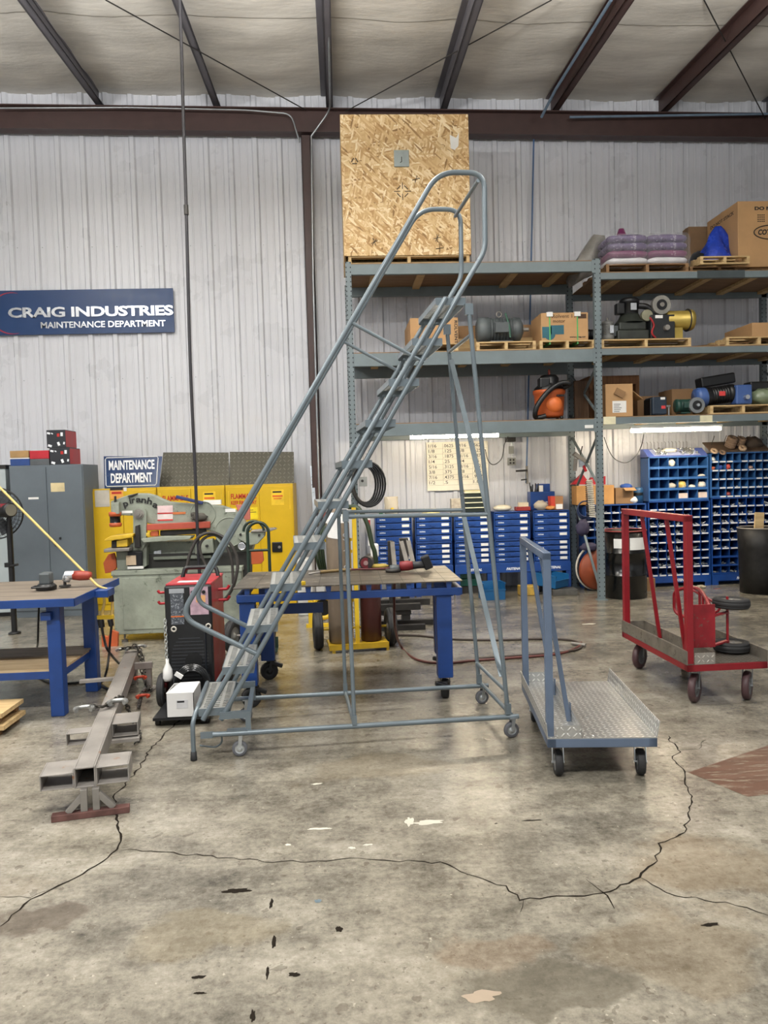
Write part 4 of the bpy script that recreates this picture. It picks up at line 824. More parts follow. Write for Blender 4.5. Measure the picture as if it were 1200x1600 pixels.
# --- blue bolt bins
def bin_unit(px0, px1, py0, py1, Y, dep, ncol, nrow, label, base=0., shade=None, brand=None, top=True, hb=None, lab=lambda r, c: True, fill=lambda r, c: .6):
    a, b, z0, z1 = fb(px0, py0, px1, py1, Y, hb); mt = shade or blue_m
    t = thing('bolt_bin_unit', label, 'bins', ((a+b)/2, Y+dep/2, z0)); zb = z0+base
    mb = MB().box(a, a+.015, Y, Y+dep, z0, z1).box(b-.015, b, Y, Y+dep, z0, z1).box(a, b, Y, Y+dep, z1-.018, z1).box(a, b, Y+dep-.01, Y+dep, z0, z1).box(a, b, Y, Y+dep, zb-.004, zb+.004)
    obj('bin_shell', mb, mt, t, bev=.002)
    if base: obj('plinth', MB().box(a, b, Y-.012, Y, z0+.06, zb).box(a, a+.09, Y-.012, Y, z0, z0+.06).box(b-.09, b, Y-.012, Y, z0, z0+.06), mt, t)
    cw = (b-a-.03)/ncol; rh = (z1-.018-zb)/nrow; dv = MB(); lip = MB()
    for c in range(1, ncol): x = a+.015+cw*c; dv.box(x-.003, x+.003, Y+.012, Y+dep, zb, z1-.018)
    for r in range(1, nrow): z = zb+rh*r; dv.box(a+.015, b-.015, Y+.01, Y+dep, z-.003, z+.003)
    for r in range(nrow): z = zb+rh*r; lip.box(a+.012, b-.012, Y, Y+.012, z-.004, z+rh*.20)
    obj('divider_grid', dv, mt, t); obj('front_lip', lip, mt, t)
    st = MB(); proto = None; R = random.Random(len(label)+ncol)
    for r in range(nrow):
        for c in range(ncol):
            x = a+.015+cw*(c+.5); z = zb+rh*(nrow-1-r)
            if lab(r, c):
                if proto is None: proto = obj('label_strip', MB().box(x-cw*.38, x+cw*.38, Y-.004, Y-.001, z+rh*.02, z+rh*.17), white_p, t); px_, pz_ = x, z
                else: q = proto.copy(); COL.objects.link(q); q.parent = t; q.location = proto.location+Vector((x-px_, 0, z-pz_))
            f = fill(r, c)
            for k in range(int(26*f)):
                y = Y+.02+R.random()*dep*.45; hh = rh*.14+R.random()*rh*.45*f*(1-abs(k % 5-2)/4); L_ = cw*R.uniform(.08, .24)
                d = Vector((R.uniform(-1, 1), R.uniform(-1, 1), R.uniform(-.4, .6))).normalized()*L_; p = Vector((x+R.uniform(-.32, .32)*cw, y, z+hh+.004))
                st.cyl(p-d, p+d, R.uniform(.003, .006), 5, m=R.choice((0, 0, 1, 2)))
            if f > 0: st.ball((x, Y+.03+dep*.3, z+.004), (cw*.42, dep*.28, rh*.22*f+.01), 8, 6, m=1)
    if st.v:
        o = obj('loose_bolts', st, (M('bolt bright', '#c9cccb', .4, metal=.2), M('bolt grey', '#777a7b', .4, metal=.3), M('bolt light', '#dfe1df', .4, metal=.1))); tag(o, 'loose bolts and small fittings lying in the '+label, 'bolts', kind='stuff')
    if brand:
        xm = a+(b-a)*brand; mb = MB(); text(mb, 'FASTENAL', (xm-.10, Y-.0125, z0+.075), (.2, 0, 0), (0, 0, .04), .0015, off=.03, shear=.3); obj('brand_lettering', mb, white_ink, t)
    return (a, b, z0, z1)
YB = 10.82; rr = random.Random(3); fm = {(r, c): rr.choice((0, .3, .6, .9)) for r in range(12) for c in range(12)}
A = bin_unit(1013.5, 1110, 783, 917, YB, .32, 7, 9, 'lower blue bolt bin unit below the slant topped one', .155, brand=.5, hb=0, fill=lambda r, c: 0 if r == 0 else fm[r, c]*(.3 if r > 7 else 1))
aB0, aB1 = A[1]+.012, A[1]+.012+(A[1]-A[0])
B = bin_unit(1112, 1209, 779, 915, YB, .32, 7, 9, 'lower blue bolt bin unit at the right beside the scuffed drum', .155, brand=.5, hb=0, lab=lambda r, c: r < 6, fill=lambda r, c: (0 if r in (6,) and c != 3 else fm[r, c]*.8))
C = bin_unit(915, 1010.5, 785, 917, YB, .32, 7, 9, 'blue bolt bin unit behind the black drum', .155, hb=0, shade=M('older blue paint', '#254f93', .45, var=.12), lab=lambda r, c: r < 3, fill=lambda r, c: .5 if r == 2 else .15)
up_m = M('faded bin blue', '#2f5f9b', .45, var=.1)
D = bin_unit(1013.5, 1107, 713, 782, YB+.01, .30, 6, 4, 'slant topped blue bin unit with six wide bins per row', 0, shade=up_m, hb=A[3]+.002, lab=lambda r, c: False, fill=lambda r, c: 0)
E_ = bin_unit(1110.5, 1205, 709, 779, YB+.01, .30, 8, 5, 'upper blue bin unit with five rows under the grinding discs', 0, shade=up_m, hb=B[3]+.002, lab=lambda r, c: (r, c) not in ((0, 3), (2, 4), (2, 5), (3, 0), (4, 0)), fill=lambda r, c: .15 if (r+c) % 3 == 0 else 0)
rnd = random.Random(5); a, b, z0, z1 = D; cw = (b-a)/6; rh = (z1-z0)/4
slant = M('slant top lilac blue', '#5a6db8', .4)
t = thing('slanted_lid', 'lilac blue sloping lid on top of the wide bin unit', 'lid', ((a+b)/2, YB+.15, z1))
obj('lid_panel', MB().prism([(0, 0), (.30, 0), (.30, .12), (.20, .12)], (a, YB+.01, z1), (0, 1, 0), (0, 0, 1), (b-a, 0, 0)), slant, t); 
SL = lambda f, dz=0: (YB+.01+.20*f, z1+.12*f+dz)
mb = MB(); vs = [(a+.10, *SL(.12, .004)), (b-.10, *SL(.12, .004)), (b-.14, *SL(.9, .004)), (a+.08, *SL(.9, .004))]; mb.add(vs, [(0, 1, 2, 3)]); obj('lid_sheet', mb, M('pale lilac sheet', '#a9b0d2', .5), t, solid=.003)
mb = MB(); R = random.Random(8)
for k in range(150):
    f = R.uniform(.15, .85); x = a+.13+R.choice((R.uniform(0, .16), R.uniform(.38, .62))); y, z = SL(f, .012); r = R.uniform(.006, .016)
    d = Vector((R.uniform(-1, 1), R.uniform(-1, 1), R.uniform(0, 1.2))).normalized()*R.uniform(.012, .03); mb.cyl(Vector((x, y, z))-d*.3, Vector((x, y, z))+d, r, 7)
tag(obj('pipe_fittings', mb, zinc), 'heap of shiny small pipe fittings lying on the sloping blue lid', 'fittings', kind='stuff')
mb = MB(); y, z = SL(.5, .03); mb.ball((a+.36, y, z), (.11, .06, .035), 14, 8, jit=.15, rnd=R); tag(obj('white_rag', mb, M('white rag', '#dcd8cc', .7)), 'crumpled white rag amid the fittings on the sloping lid', 'rag')
hk = thing('hook_rail', 'row of thin wire hooks on wall above the sloping blue lid', 'hooks', (a+.4, 11.4, z1+.12))
for k in range(13): x = a+.16+.056*k; obj('wire_hook', MB().tube([(x, 11.40, z1+.10), (x+.02, 11.44, z1+.22), (x+.028, 11.50, z1+.24)], .003, 5), steel, hk)
def bitem(name, r, c, w, h, mat, label, cat='box', sh='box', un=D, nc=6, nr=4):
    a, b, z0, z1 = un; cw = (b-a)/nc; rh = (z1-z0)/nr; x = a+cw*(c+.5); z = z0+rh*(nr-1-r)+.006
    mb = MB().box(x-cw*w/2, x+cw*w/2, YB+.026, YB+.16, z, z+rh*h) if sh == 'box' else MB().ball((x, YB+.08, z+rh*h*.5), (cw*w/2, .05, rh*h*.5), 12, 8, jit=.18, rnd=rnd)
    tag(obj(name, mb, mat, bev=.003 if sh == 'box' else 0), label, cat)
bitem('white_bag', 0, 2, .7, .7, M('white plastic', '#ded9cb', .5), 'crumpled white bag in the top row of the wide bins', 'bag', 'ball')
bitem('yellow_pack', 2, 3, .95, .75, M('yellow pack', '#d9bb62', .5, col2='#e8e2cf', thr=.55), 'yellow and white packet in the third row of wide bins', 'pack', 'ball')
bitem('paper_roll', 2, 2, .9, .55, M('grey paper', '#b9b3a6', .6), 'grey paper packet left of the yellow packet in the wide bins', 'pack', 'ball'); bitem('white_bag', 2, 5, .9, .6, M('white plastic', '#ded9cb', .5), 'white bag at the right of the third wide bin row', 'bag', 'ball'); bitem('white_bag', 2, 4, .8, .35, M('white plastic', '#ded9cb', .5), 'flat white packet right of the yellow packet', 'bag', 'ball')
bitem('label_box', 3, 3, .95, .6, M('pinkish box', '#d8c5b8', .6), 'pale box with red print in the bottom wide bin row, left one'); bitem('label_box', 3, 5, .9, .65, M('pinkish box', '#d8c5b8', .6), 'pale box with red print in the bottom wide bin row, right one'); bitem('white_bag', 1, 5, .8, .3, M('white plastic', '#ded9cb', .5), 'small white packet at the right of the second wide bin row', 'bag', 'ball')
for r, c, h, col, nmx in ((1, 0, .45, '#c76a4f', 'orange'), (1, 1, .6, '#2f4f9c', 'blue'), (1, 2, .7, '#c9504a', 'red'), (0, 0, .5, '#dcdcd8', 'white'), (4, 2, .55, '#9c4a4a', 'dull red'), (1, 5, .4, '#c7a294', 'pink')):
    bitem('small_box', r, c, .75, h, M('box '+nmx, col, .6), '%s small packet in the upper five row bin unit' % nmx, 'box', 'ball', E_, 8, 5)
# --- grinding discs on a board above the five row unit
a, b, z0, z1 = E_; wm = M('worn brown board', '#5b4a3c', .7, var=.2); disc_m = M('abrasive brown', '#7a6656', .85, var=.15); disc_l = M('abrasive tan', '#b39a80', .85, var=.15)
t = thing('disc_board', 'brown board with pegs holding discs above the five row bins', 'board', ((a+b)/2, YB+.15, z1)); th = .5
obj('peg_board', MB().obox(((a+b)/2, YB+.15, z1+.085), (b-a-.02, .30, .015), Matrix.Rotation(th, 3, 'X')), wm, t)
for k in range(4): x = a+.10+.18*k; obj('peg', MB().cyl((x, YB+.2, z1+.1), (x+.03, YB+.15, z1+.25), .005, 6), steel_dk, t)
for px, py, r, h, mt, lab in ((1115, 705, .055, .012, disc_l, 'tan grinding disc at the left of the brown board'), (1128, 707, .05, .012, disc_m, 'brown grinding disc second from the left on the board'), (1159, 701, .055, .03, disc_l, 'tan disc in front of the second stack on the board')):
    c = at(px, py, YB); ax = Vector((0, -.75, .65)); tag(obj('grinding_disc', MB().lathe([(.015, 0), (r, 0), (r, h), (.015, h), (.015, 0)], (c.x, YB-.015, c.z), ax, 22), mt), lab, 'disc')
for px, py, r, n, lab in ((1140, 692, .078, 5, 'taller front stack of brown flap discs on the board'), (1155, 690, .065, 4, 'second stack of brown flap discs behind the tan disc')):
    c = at(px, py, YB+.1); ax = Vector((.12, -.5, .85)); pr = [(.0, 0)]
    for k in range(n): pr += [(r, .03*k), (r, .03*k+.022), (r*.92, .03*k+.024), (r*.92, .03*k+.029)]
    tag(obj('disc_stack', MB().lathe(pr+[(.02, .03*n), (.02, .03*n-.03)], Vector((c.x, YB+.1, c.z-.05)), ax, 22), disc_m), lab, 'discs')
c = at(1177, 692, YB+.1); tag(obj('dark_rags', MB().ball((c.x, YB+.15, z1+.13), (.15, .1, .09), 16, 10, jit=.2, rnd=rnd), M('dark leather', '#4b4038', .8)), 'dark crumpled leather heap right of the disc stacks', 'rag')
# --- on top of the bolt bins behind the drum
ZC = C[3]+.001
a, b, z0, z1 = fb(899, 753, 960, 783, 10.85, ZC); cb = carton(a+.02, b, 10.86, 11.1, z0, z1, 'open tan carton of red things behind the middle rack post', M('tan carton', '#c08f55', .75))
rp = M('red plastic', '#b3202b', .4)
for pts, lab in (([(894, 757), (912, 740), (924, 757)], 'left red plastic piece sticking out of the open carton'), ([(920, 757), (926, 746), (948, 744), (948, 757)], 'right red plastic piece sticking out of the open carton')):
    mb = MB(); vs = [at(x, y, 10.9) for x, y in pts]; mb.prism([(v.x, max(v.z, z1)) for v in vs], (0, 10.95, 0), (1, 0, 0), (0, 0, 1), (0, .08, 0)); tag(obj('red_piece', mb, rp), lab, 'plastic')
a, b, z0, z1 = fb(962, 758, 990, 783, 10.85, ZC); cb = carton(a, b, 10.85, 11.05, z0, z1, 'small open brown carton right of the big tan carton', board_dk, tape=False); obj('flap', MB().obox(((a+b)/2+.06, 10.80, z1-.02), (.16, .10, .005), Matrix.Rotation(.4, 3, 'X')), board, cb); tag(obj('blue_rag', MB().ball(((a+b)/2+.06, 10.95, z1+.01), (.09, .06, .05), 12, 8, jit=.15, rnd=rnd), M('blue cloth', '#3158a8', .7)), 'blue cloth poking out of the small brown carton', 'cloth')
c = at(1000, 766, 10.9); t = thing('blue_canister', 'dark blue canister standing left of the slant topped bins', 'canister', (c.x-.01, 10.95, ZC)); obj('can_body', MB().lathe([(0, 0), (.07, 0), (.07, .2), (.06, .22), (.05, .23), (0, .23)], (c.x-.01, 10.95, ZC), n=20), M('canister blue', '#28527a', .4), t); obj('band', MB().lathe([(.0705, .11), (.072, .115), (.072, .15), (.0705, .155)], (c.x-.01, 10.95, ZC), n=20), black_m, t)
c = at(992, 776, 10.82); tag(obj('white_pouch', MB().ball((c.x, 10.87, ZC+.05), (.06, .04, .05), 12, 8, jit=.15, rnd=rnd), white_p), 'small white pouch in front of the dark blue canister', 'pouch')
if 0: tag(obj('yellow_cap', MB().cyl((c.x-.02, 10.84, ZC), (c.x-.02, 10.84, ZC+.03), .03, 12), yellow2), 'small yellow cap beside the white pouch', 'cap')
# --- drums
c = gp(977, 940); x = at(977, 880, 10.1).x
t = thing('steel_drum', 'black steel drum with red open rim and white papers', 'drum', (x, 10.12, 0)); r = .283; hd = .90
obj('drum_wall', MB().lathe([(0, .005), (r-.01, 0), (r, .008), (r, .30), (r+.007, .305), (r+.007, .315), (r, .32), (r, .60), (r+.007, .605), (r+.007, .615), (r, .62), (r, hd), (r-.012, hd), (r-.012, .03), (0, .03)], (x, 10.12, 0), n=44), black_gloss, t)
obj('rim', MB().torus((x, 10.12, hd), (0, 0, 1), r-.002, .010, 44, 8), M('dull red rim', '#8b3b36', .5), t)
def wrap(px0, py0, px1, py1, nm_):
    p0 = at(px0, (py0+py1)/2, 10.0); p1 = at(px1, (py0+py1)/2, 10.0); zz1 = at(px0, py0, 9.84).z; zz0 = at(px0, py1, 9.84).z
    s0 = math.asin(max(-1, min(1, (p0.x-x)/r*.985))); s1 = math.asin(max(-1, min(1, (p1.x-x)/r*.985))); mb = MB(); vs = []
    for k in range(9): q = s0+(s1-s0)*k/8; vs += [(x+(r+.004)*math.sin(q), 10.12-(r+.004)*math.cos(q), zz0), (x+(r+.004)*math.sin(q), 10.12-(r+.004)*math.cos(q), zz1)]
    mb.add(vs, [(2*k, 2*k+1, 2*k+3, 2*k+2) for k in range(8)]); obj(nm_, mb, white_p, t)
wrap(956, 843, 967, 858, 'paper_label'); wrap(977, 841, 1003, 860, 'paper_label')
c = gp(1205, 930); x = c.x; t = thing('waste_drum', 'scuffed black drum at the right edge with boards sticking out', 'drum', (x, c.y+.27, 0))
obj('drum_wall', MB().lathe([(0, .005), (.25, 0), (.26, .3), (.27, .60), (.285, .88), (.27, .88), (.25, .05), (0, .05)], (x, c.y+.27, 0), n=40), M('scuffed black', '#1b1a19', .5, var=.35, scale=14, spec=.3), t); obj('rim', MB().torus((x, c.y+.27, .88), (0, 0, 1), .28, .010, 40, 8), M('rim grey', '#857e74', .5), t)
tag(obj('board_offcut', MB().obox((x-.06, c.y+.20, .78), (.12, .03, .62), Matrix.Rotation(.06, 3, 'Y')), pine), 'tan board offcut sticking up out of the scuffed drum', 'board')
tag(obj('cardboard_scrap', MB().box(at(1009, 910, 10.5).x, at(1013, 910, 10.5).x+.1, 10.5, 10.62, .001, .18), board_dk), 'brown cardboard scrap on floor between drum and bolt bins', 'cardboard')
mb = MB(); R = random.Random(2); c = gp(1082, 917)
for k in range(5): mb.ball((c.x+R.uniform(-.12, .12), c.y-.1+R.uniform(-.06, .06), .018), (.04, .03, .016), 8, 6, jit=.3, rnd=R)
tag(obj('plastic_scrap', mb, clear_m), 'crumpled clear plastic scraps on floor below the bolt bins', 'scrap')
# --- clutter on the rack end frame
sp = thing('hanging_spring', 'white coil spring hanging from the rack end brace', 'spring', at(925, 805, 10.3)); mb = MB(); pts = []
p0 = at(921, 750, 10.3); p1 = at(926, 808, 10.3)
for i in range(240): f = i/239; q = f*2*math.pi*20; c = p0.lerp(p1, f); pts.append(c+Vector((.038*math.cos(q), .038*math.sin(q), 0)))
obj('coil', mb.tube(pts, .009, 5), M('pale spring', '#cfccc0', .4, metal=.3), sp)
p0 = at(918, 752, 10.35); p1 = at(920, 806, 10.35); pts = [p0.lerp(p1, i/199)+Vector((.03*math.cos(i*.55), .03*math.sin(i*.55), 0)) for i in range(200)]
tag(obj('hanging_spring', MB().tube(pts, .006, 5), steel_dk), 'dark coil spring hanging beside the white one', 'spring')
cl = thing('beam_clamp', 'rusty steel clamp hanging high on the rack end brace', 'clamp', at(908, 735, 10.5)); p = at(907, 722, 10.5)
obj('jaw', MB().bar(p+Vector((-.09, 0, .12)), p+Vector((.1, 0, -.02)), .05, .09, (0, 1, 0)), rust, cl); obj('jaw', MB().bar(p+Vector((-.06, .01, .05)), p+Vector((-.08, .01, -.12)), .04, .05, (0, 1, 0)), rust, cl); obj('plate', MB().obox(p+Vector((.02, -.02, .0)), (.10, .02, .14)), zinc, cl); obj('red_lever', MB().bar(p+Vector((.03, -.02, -.05)), p+Vector((.07, -.02, -.13)), .03, .04, (0, 1, 0)), rp, cl); obj('hook', MB().tube([p+Vector((0, 0, .1)), p+Vector((.03, 0, .22))], .008, 6), steel_dk, cl)
hr = thing('hose_reel', 'orange disc shaped hose reel on floor behind the rack post', 'reel', (at(937, 900, 10.6).x, 10.7, 0)); x = hr.location.x
obj('reel_disc', MB().lathe([(0, -.03), (.27, -.03), (.29, 0), (.27, .05), (0, .05)], (x, 10.7, .305), (.2, -1, 0), 34), M('reel orange', '#8a4124', .5, var=.1), hr)
obj('hose_coil', MB().torus((x, 10.74, .33), (.2, -1, 0), .315, .013, 40, 7).torus((x+.01, 10.78, .33), (.2, -1, 0), .315, .013, 40, 7), M('white hose', '#c6c2b6', .5), hr)
obj('stand_leg', MB().bar((x-.15, 10.8, 0), (x, 10.8, .3), .03, .03).bar((x+.15, 10.8, 0), (x, 10.8, .3), .03, .03), steel_dk, hr)
wh = thing('blue_hose_coil', 'dark blue hose loops hanging behind the white spring', 'hose', at(915, 800, 10.7)); c = at(914, 795, 10.72); mb = MB()
for k in range(4): mb.torus(c+Vector((.01*k, .02*k, -.01*k)), (.2, -1, .1), .11+.008*k, .009, 24, 6)
obj('loops', mb, M('dark blue hose', '#2d3a5c', .5), wh)
for px, py, rx, rz_, lab in ((912, 825, .10, .12, 'dark purple glove bundle hanging under the hose loops'), (922, 855, .13, .06, 'dark folded rags on the rack brace above the orange reel')):
    c = at(px, py, 10.6); tag(obj('rag_bundle', MB().ball((c.x, 10.62, c.z), (rx, .06, rz_), 12, 9, jit=.18, rnd=rnd), M('purple black cloth', '#353049', .7)), lab, 'rag')
c = at(897, 800, 11.0); tag(obj('pvc_pipe', MB().cyl((at(895, 860, 11.0).x+.06, 11.2, 0), (at(895, 860, 11.0).x+.06, 11.2, 1.2), .04, 14), M('grey pipe', '#8e97a3', .4)), 'grey vertical pipe standing behind the rear rack post', 'pipe')
# ================================================================ ROLLING LADDER (built along its own x, then turned)
ld = thing('rolling_ladder', 'tall grey rolling warehouse ladder with eleven perforated steps', 'ladder', (0, 0, 0)); lm = ladder_m; TR = .0165
def P3(u, v, z): return Vector((u, v, z))
VN, VF = .035, .70
for v in (VN, VF):
    pts = [P3(.169, v, .231), P3(1.735, v, 2.83), P3(1.925, v, 3.13), P3(1.93, v, 3.612), P3(1.632, v, 3.612), P3(-.052, v, .888), P3(.400, v, .635)]
    obj('stringer_handrail', MB().tube(fillet(pts, [.05, .06, .10, .12, .11], 8), TR, 12), lm, ld)
    obj('stringer', MB().tube([P3(.06, v, .239), P3(1.664, v, 2.833)], TR, 12), lm, ld)
    obj('handrail_brace', MB().cyl(P3(1.056, v, 2.683), P3(1.515, v, 2.43), .0115), lm, ld)
obj('rail_tie', MB().cyl(P3(1.89, VN, 3.565), P3(1.89, VF, 3.565), .0125), lm, ld)
tp_, ts_ = None, None
vb = [VN+.012]; nS = 15
for k in range(nS): w = (VF-VN-.024-.06)/nS; vb += [VN+.042+w*k+w*.25, VN+.042+w*k+w*.75]
vb.append(VF-.012)
def tread(top):
    ub = [0, .025, .062, .085, .122, .140, .172, .190] if not top else [0, .02, .055, .075, .11, .13, .165, .19]
    mb = MB(); vs = [(u, v, 0) for u in ub for v in vb]; m_ = len(vb)
    fs = [(i*m_+j, (i+1)*m_+j, (i+1)*m_+j+1, i*m_+j+1) for i in range(len(ub)-1) for j in range(m_-1) if not (i in (1, 3, 5) and j % 2 == 1)]
    return mb.add(vs, fs)
for i in range(11):
    u, z = .035+.1568*i, .302+.2532*i
    if i == 0:
        tp_ = obj('step', tread(False), tread_m, ld, solid=.003); tp_.location = (u, 0, z)
        side = MB().box(0, .19, VN+.010, VN+.015, -.045, .002).box(0, .19, VF-.015, VF-.010, -.045, .002).box(-.003, .002, VN+.012, VF-.012, -.035, .001).box(.186, .191, VN+.012, VF-.012, -.045, .001)
        ts_ = obj('step_frame', side, lm, tp_)
    else:
        q = tp_.copy(); COL.objects.link(q); q.parent = ld; q.location = (u, 0, z); s = ts_.copy(); COL.objects.link(s); s.parent = q
for v in (0., .755):
    vi = VN if v == 0 else VF
    obj('base_rail', MB().cyl(P3(.12, v, .152), P3(2.07, v, .135), .0165, 14).obox((.085, v, .152), (.08, .008, .04)), lm, ld)
    obj('rear_leg', MB().tube([P3(2.0, v, .155), P3(1.808, vi, 2.785)], .0145, 12).obox((2.0, v, .19), (.035, .035, .07)).obox((1.81, vi, 2.76), (.05, .03, .07)), lm, ld)
    obj('center_post', MB().tube([P3(1.0, v, .152), P3(.987, vi, 1.48)], .0135, 12).obox((1.0, v, .185), (.03, .036, .06)).obox((.987, vi, 1.475), (.036, .034, .07)), lm, ld)
    obj('side_strut', MB().cyl(P3(.987, vi, 1.472), P3(1.895, v*.5+vi*.5, 1.455), .0135, 12).obox((1.02, vi, 1.472), (.05, .012, .034)), lm, ld)
obj('foot_frame', MB().tube(fillet([P3(0, 0, .05), P3(.0, 0, .24), P3(.03, .09, .315), P3(.03, .665, .315), P3(.0, .755, .24), P3(0, .755, .05)], .07), .0145, 12), lm, ld)
for v in (0., .755): obj('rubber_tip', MB().lathe([(.0, 0), (.019, 0), (.021, .01), (.018, .055), (.0, .055)], (0, v, 0), n=16), rubber, ld)
obj('base_tie', MB().cyl(P3(1.0, 0, .15), P3(1.0, .755, .15), .0125), lm, ld); obj('base_tie', MB().cyl(P3(2.02, 0, .15), P3(2.02, .755, .15), .0145), lm, ld)
obj('rear_tie', MB().cyl(P3(1.985, 0, .31), P3(1.985, .755, .31), .0125), lm, ld); obj('rear_tie', MB().cyl(P3(1.822, VN, 2.60), P3(1.822, VF, 2.60), .0125), lm, ld)
obj('flat_brace', MB().bar(P3(1.834, VF, 2.55), P3(1.90, .012, 1.465), .006, .034, (1, 0, 0)), lm, ld); obj('flat_brace', MB().bar(P3(1.90, .725, 1.44), P3(1.965, .01, .40), .006, .034, (1, 0, 0)), lm, ld)
mb = MB()
for v in (.02, .715): mb.obox((.26, v, .262), (.19, .03, .042)).obox((.338, v, .215), (.032, .032, .13)).obox((.27, v, .165), (.13, .06, .008))
mb.obox((.338, .37, .235), (.03, .70, .03)); obj('front_caster_frame', mb, lm, ld)
obj('release_bar', MB().tube(fillet([P3(.03, .06, .07), P3(.13, .06, .05), P3(.17, .05, .08), P3(.17, .04, .15)], .03), .006, 8), lm, ld)
def caster(parent, c, r, top, w=.03, yaw=0., tyre=None, hubm=None, fork=None, cast='caster'):
    c = Vector(c); Rz = Matrix.Rotation(yaw, 3, 'Z'); ax = Rz @ Vector((0, 1, 0)); fx = Rz @ Vector((1, 0, 0)); fork = fork or zinc
    off = fx*(-r*.35); mb = MB()
    for s in (-1, 1): mb.bar(c+ax*(s*(w*.5+.008)), Vector((c.x, c.y, top-.01))+ax*(s*(w*.5+.008))+off*-.6, .022, .005, ax)
    mb.obox(Vector((c.x, c.y, top-.006))-off*.6, (r*1.1, w+.03, .008), Rz); mb.cyl(c-ax*(w*.5+.014), c+ax*(w*.5+.014), .008, 8)
    fk = obj(cast, mb, fork, parent)
    pr = [(r*.62, -w*.42), (r*.9, -w*.5), (r, -w*.3), (r, w*.3), (r*.9, w*.5), (r*.62, w*.42)]
    obj('tyre', MB().lathe(pr, c, ax, 30), tyre or rubber_gy, fk); obj('hub', MB().lathe([(0, -w*.46), (r*.25, -w*.46), (r*.28, -w*.36), (r*.6, -w*.36), (r*.64, -w*.44), (r*.64, w*.44), (r*.6, w*.36), (r*.28, w*.36), (r*.25, w*.46), (0, w*.46)], c, ax, 26), hubm or zinc, fk)
    return fk
for u, v in ((.28, .02), (.28, .715)): caster(ld, (u, v, .048), .048, .162)
for u, v in ((2.02, 0), (2.02, .755)): caster(ld, (u, v, .05), .05, .135, yaw=.1)
ld.location = (-.962, 4.727, 0); ld.rotation_euler.z = math.radians(4.052)
# ================================================================ GREY PLATFORM CART
gc = thing('platform_cart', 'blue grey platform cart with bright diamond plate deck and tall end frame', 'cart', (0, 0, 0)); cm = cart_m
dp = diamond('diamond plate bright', '#c8c8c5', .34, ('X', 'Y'), .034, metal=.85, strength=1., var=.15); dpx = diamond('diamond plate upright', '#c8c8c5', .34, ('X', 'Z'), .034, metal=.85, strength=1., var=.15); dpy = diamond('diamond plate side', '#c8c8c5', .34, ('Y', 'Z'), .034, metal=.85, strength=1., var=.15)
LW, LL, Z0, Z1 = .60, 1.16, .185, .235
obj('base_frame', MB().box(0, LW, 0, .05, Z0, Z1).box(0, LW, LL-.05, LL, Z0, Z1).box(0, .05, 0, LL, Z0, Z1).box(LW-.05, LW, 0, LL, Z0, Z1).box(.05, LW-.05, LL/2-.025, LL/2+.025, Z0, Z1), cm, gc, bev=.004)
obj('deck_plate', MB().box(.004, LW-.002, .002, LL, Z1, Z1+.005), dp, gc)
obj('side_lip', MB().add([(LW-.004, .0, Z1+.004), (LW+.012, .0, Z1+.095), (LW+.012, LL, Z1+.095), (LW-.004, LL, Z1+.004)], [(0, 1, 2, 3)]), dpy, gc, solid=.004)
obj('side_lip', MB().add([(.0, -.0, Z1+.0), (-.006, -.0, Z1+.085), (-.006, LL, Z1+.085), (.0, LL, Z1+.0)], [(0, 1, 2, 3)]), dpy, gc, solid=.004)
obj('tray_lip', MB().box(.185, .19, .0, LL, Z1+.004, Z1+.075), dpy, gc); obj('tray_lip', MB().box(.052, .188, .0, .004, Z1+.002, Z1+.075), dpx, gc); obj('tray_lip', MB().box(.0, .188, LL-.004, LL, Z1+.002, Z1+.075), dpx, gc)
for y in (.03, 1.07): obj('post', MB().box(.0, .042, y, y+.042, Z0 if y < .1 else Z1, 1.27), cm, gc, bev=.004)
obj('top_bar', MB().box(.0, .042, .03, 1.112, 1.228, 1.272), cm, gc, bev=.004)
for y in (.30, .84): obj('brace_bar', MB().bar((.022, y-.04, 1.24), (.172, y, Z1+.004), .026, .026, (0, 1, 0)), cm, gc, bev=.002); obj('brace_tab', MB().box(.178, .186, y+.0, y+.03, Z1+.004, Z1+.11), cm, gc)
for x, y, yw in ((.07, .09, 1.55), (.53, .09, 1.45), (.07, LL-.12, 1.5), (.53, LL-.12, 1.6)): caster(gc, (x, y, .072), .072, Z0, w=.045, yaw=yw, tyre=rubber, fork=zinc)
gc.location = (1.098, 4.145, 0); gc.rotation_euler.z = math.radians(-6.3)
# ================================================================ RED CART
rc = thing('platform_cart', 'red platform cart with worn steel deck carrying a red hand truck', 'cart', (0, 0, 0))
wd = diamond('worn deck plate', '#6b665e', .45, ('X', 'Y'), .034, metal=.6, strength=.6, var=.25, col2='#5b5249'); wdy = M('worn flange steel', '#807a70', .5, metal=.5, var=.2, scale=8, col2='#5f564b'); wdx = diamond('worn flange diamond', '#aaa59d', .4, ('X', 'Z'), .034, metal=.7)
LW, LL, Z0, Z1 = .60, 1.24, .25, .30
obj('base_frame', MB().box(0, LW, 0, .05, Z0, Z1).box(0, LW, LL-.05, LL, Z0, Z1).box(0, .05, 0, LL, Z0, Z1).box(LW-.05, LW, 0, LL, Z0, Z1).box(.05, LW-.05, LL/2-.025, LL/2+.025, Z0, Z1), red_m, rc, bev=.004)
obj('deck_plate', MB().box(.004, LW-.002, .004, LL, Z1, Z1+.005), wd, rc)
obj('side_lip', MB().box(LW-.004, LW, .0, LL, Z1+.004, Z1+.085), wdy, rc); obj('side_lip', MB().box(-.003, .003, .0, LL, Z1+.0, Z1+.10), wdy, rc)
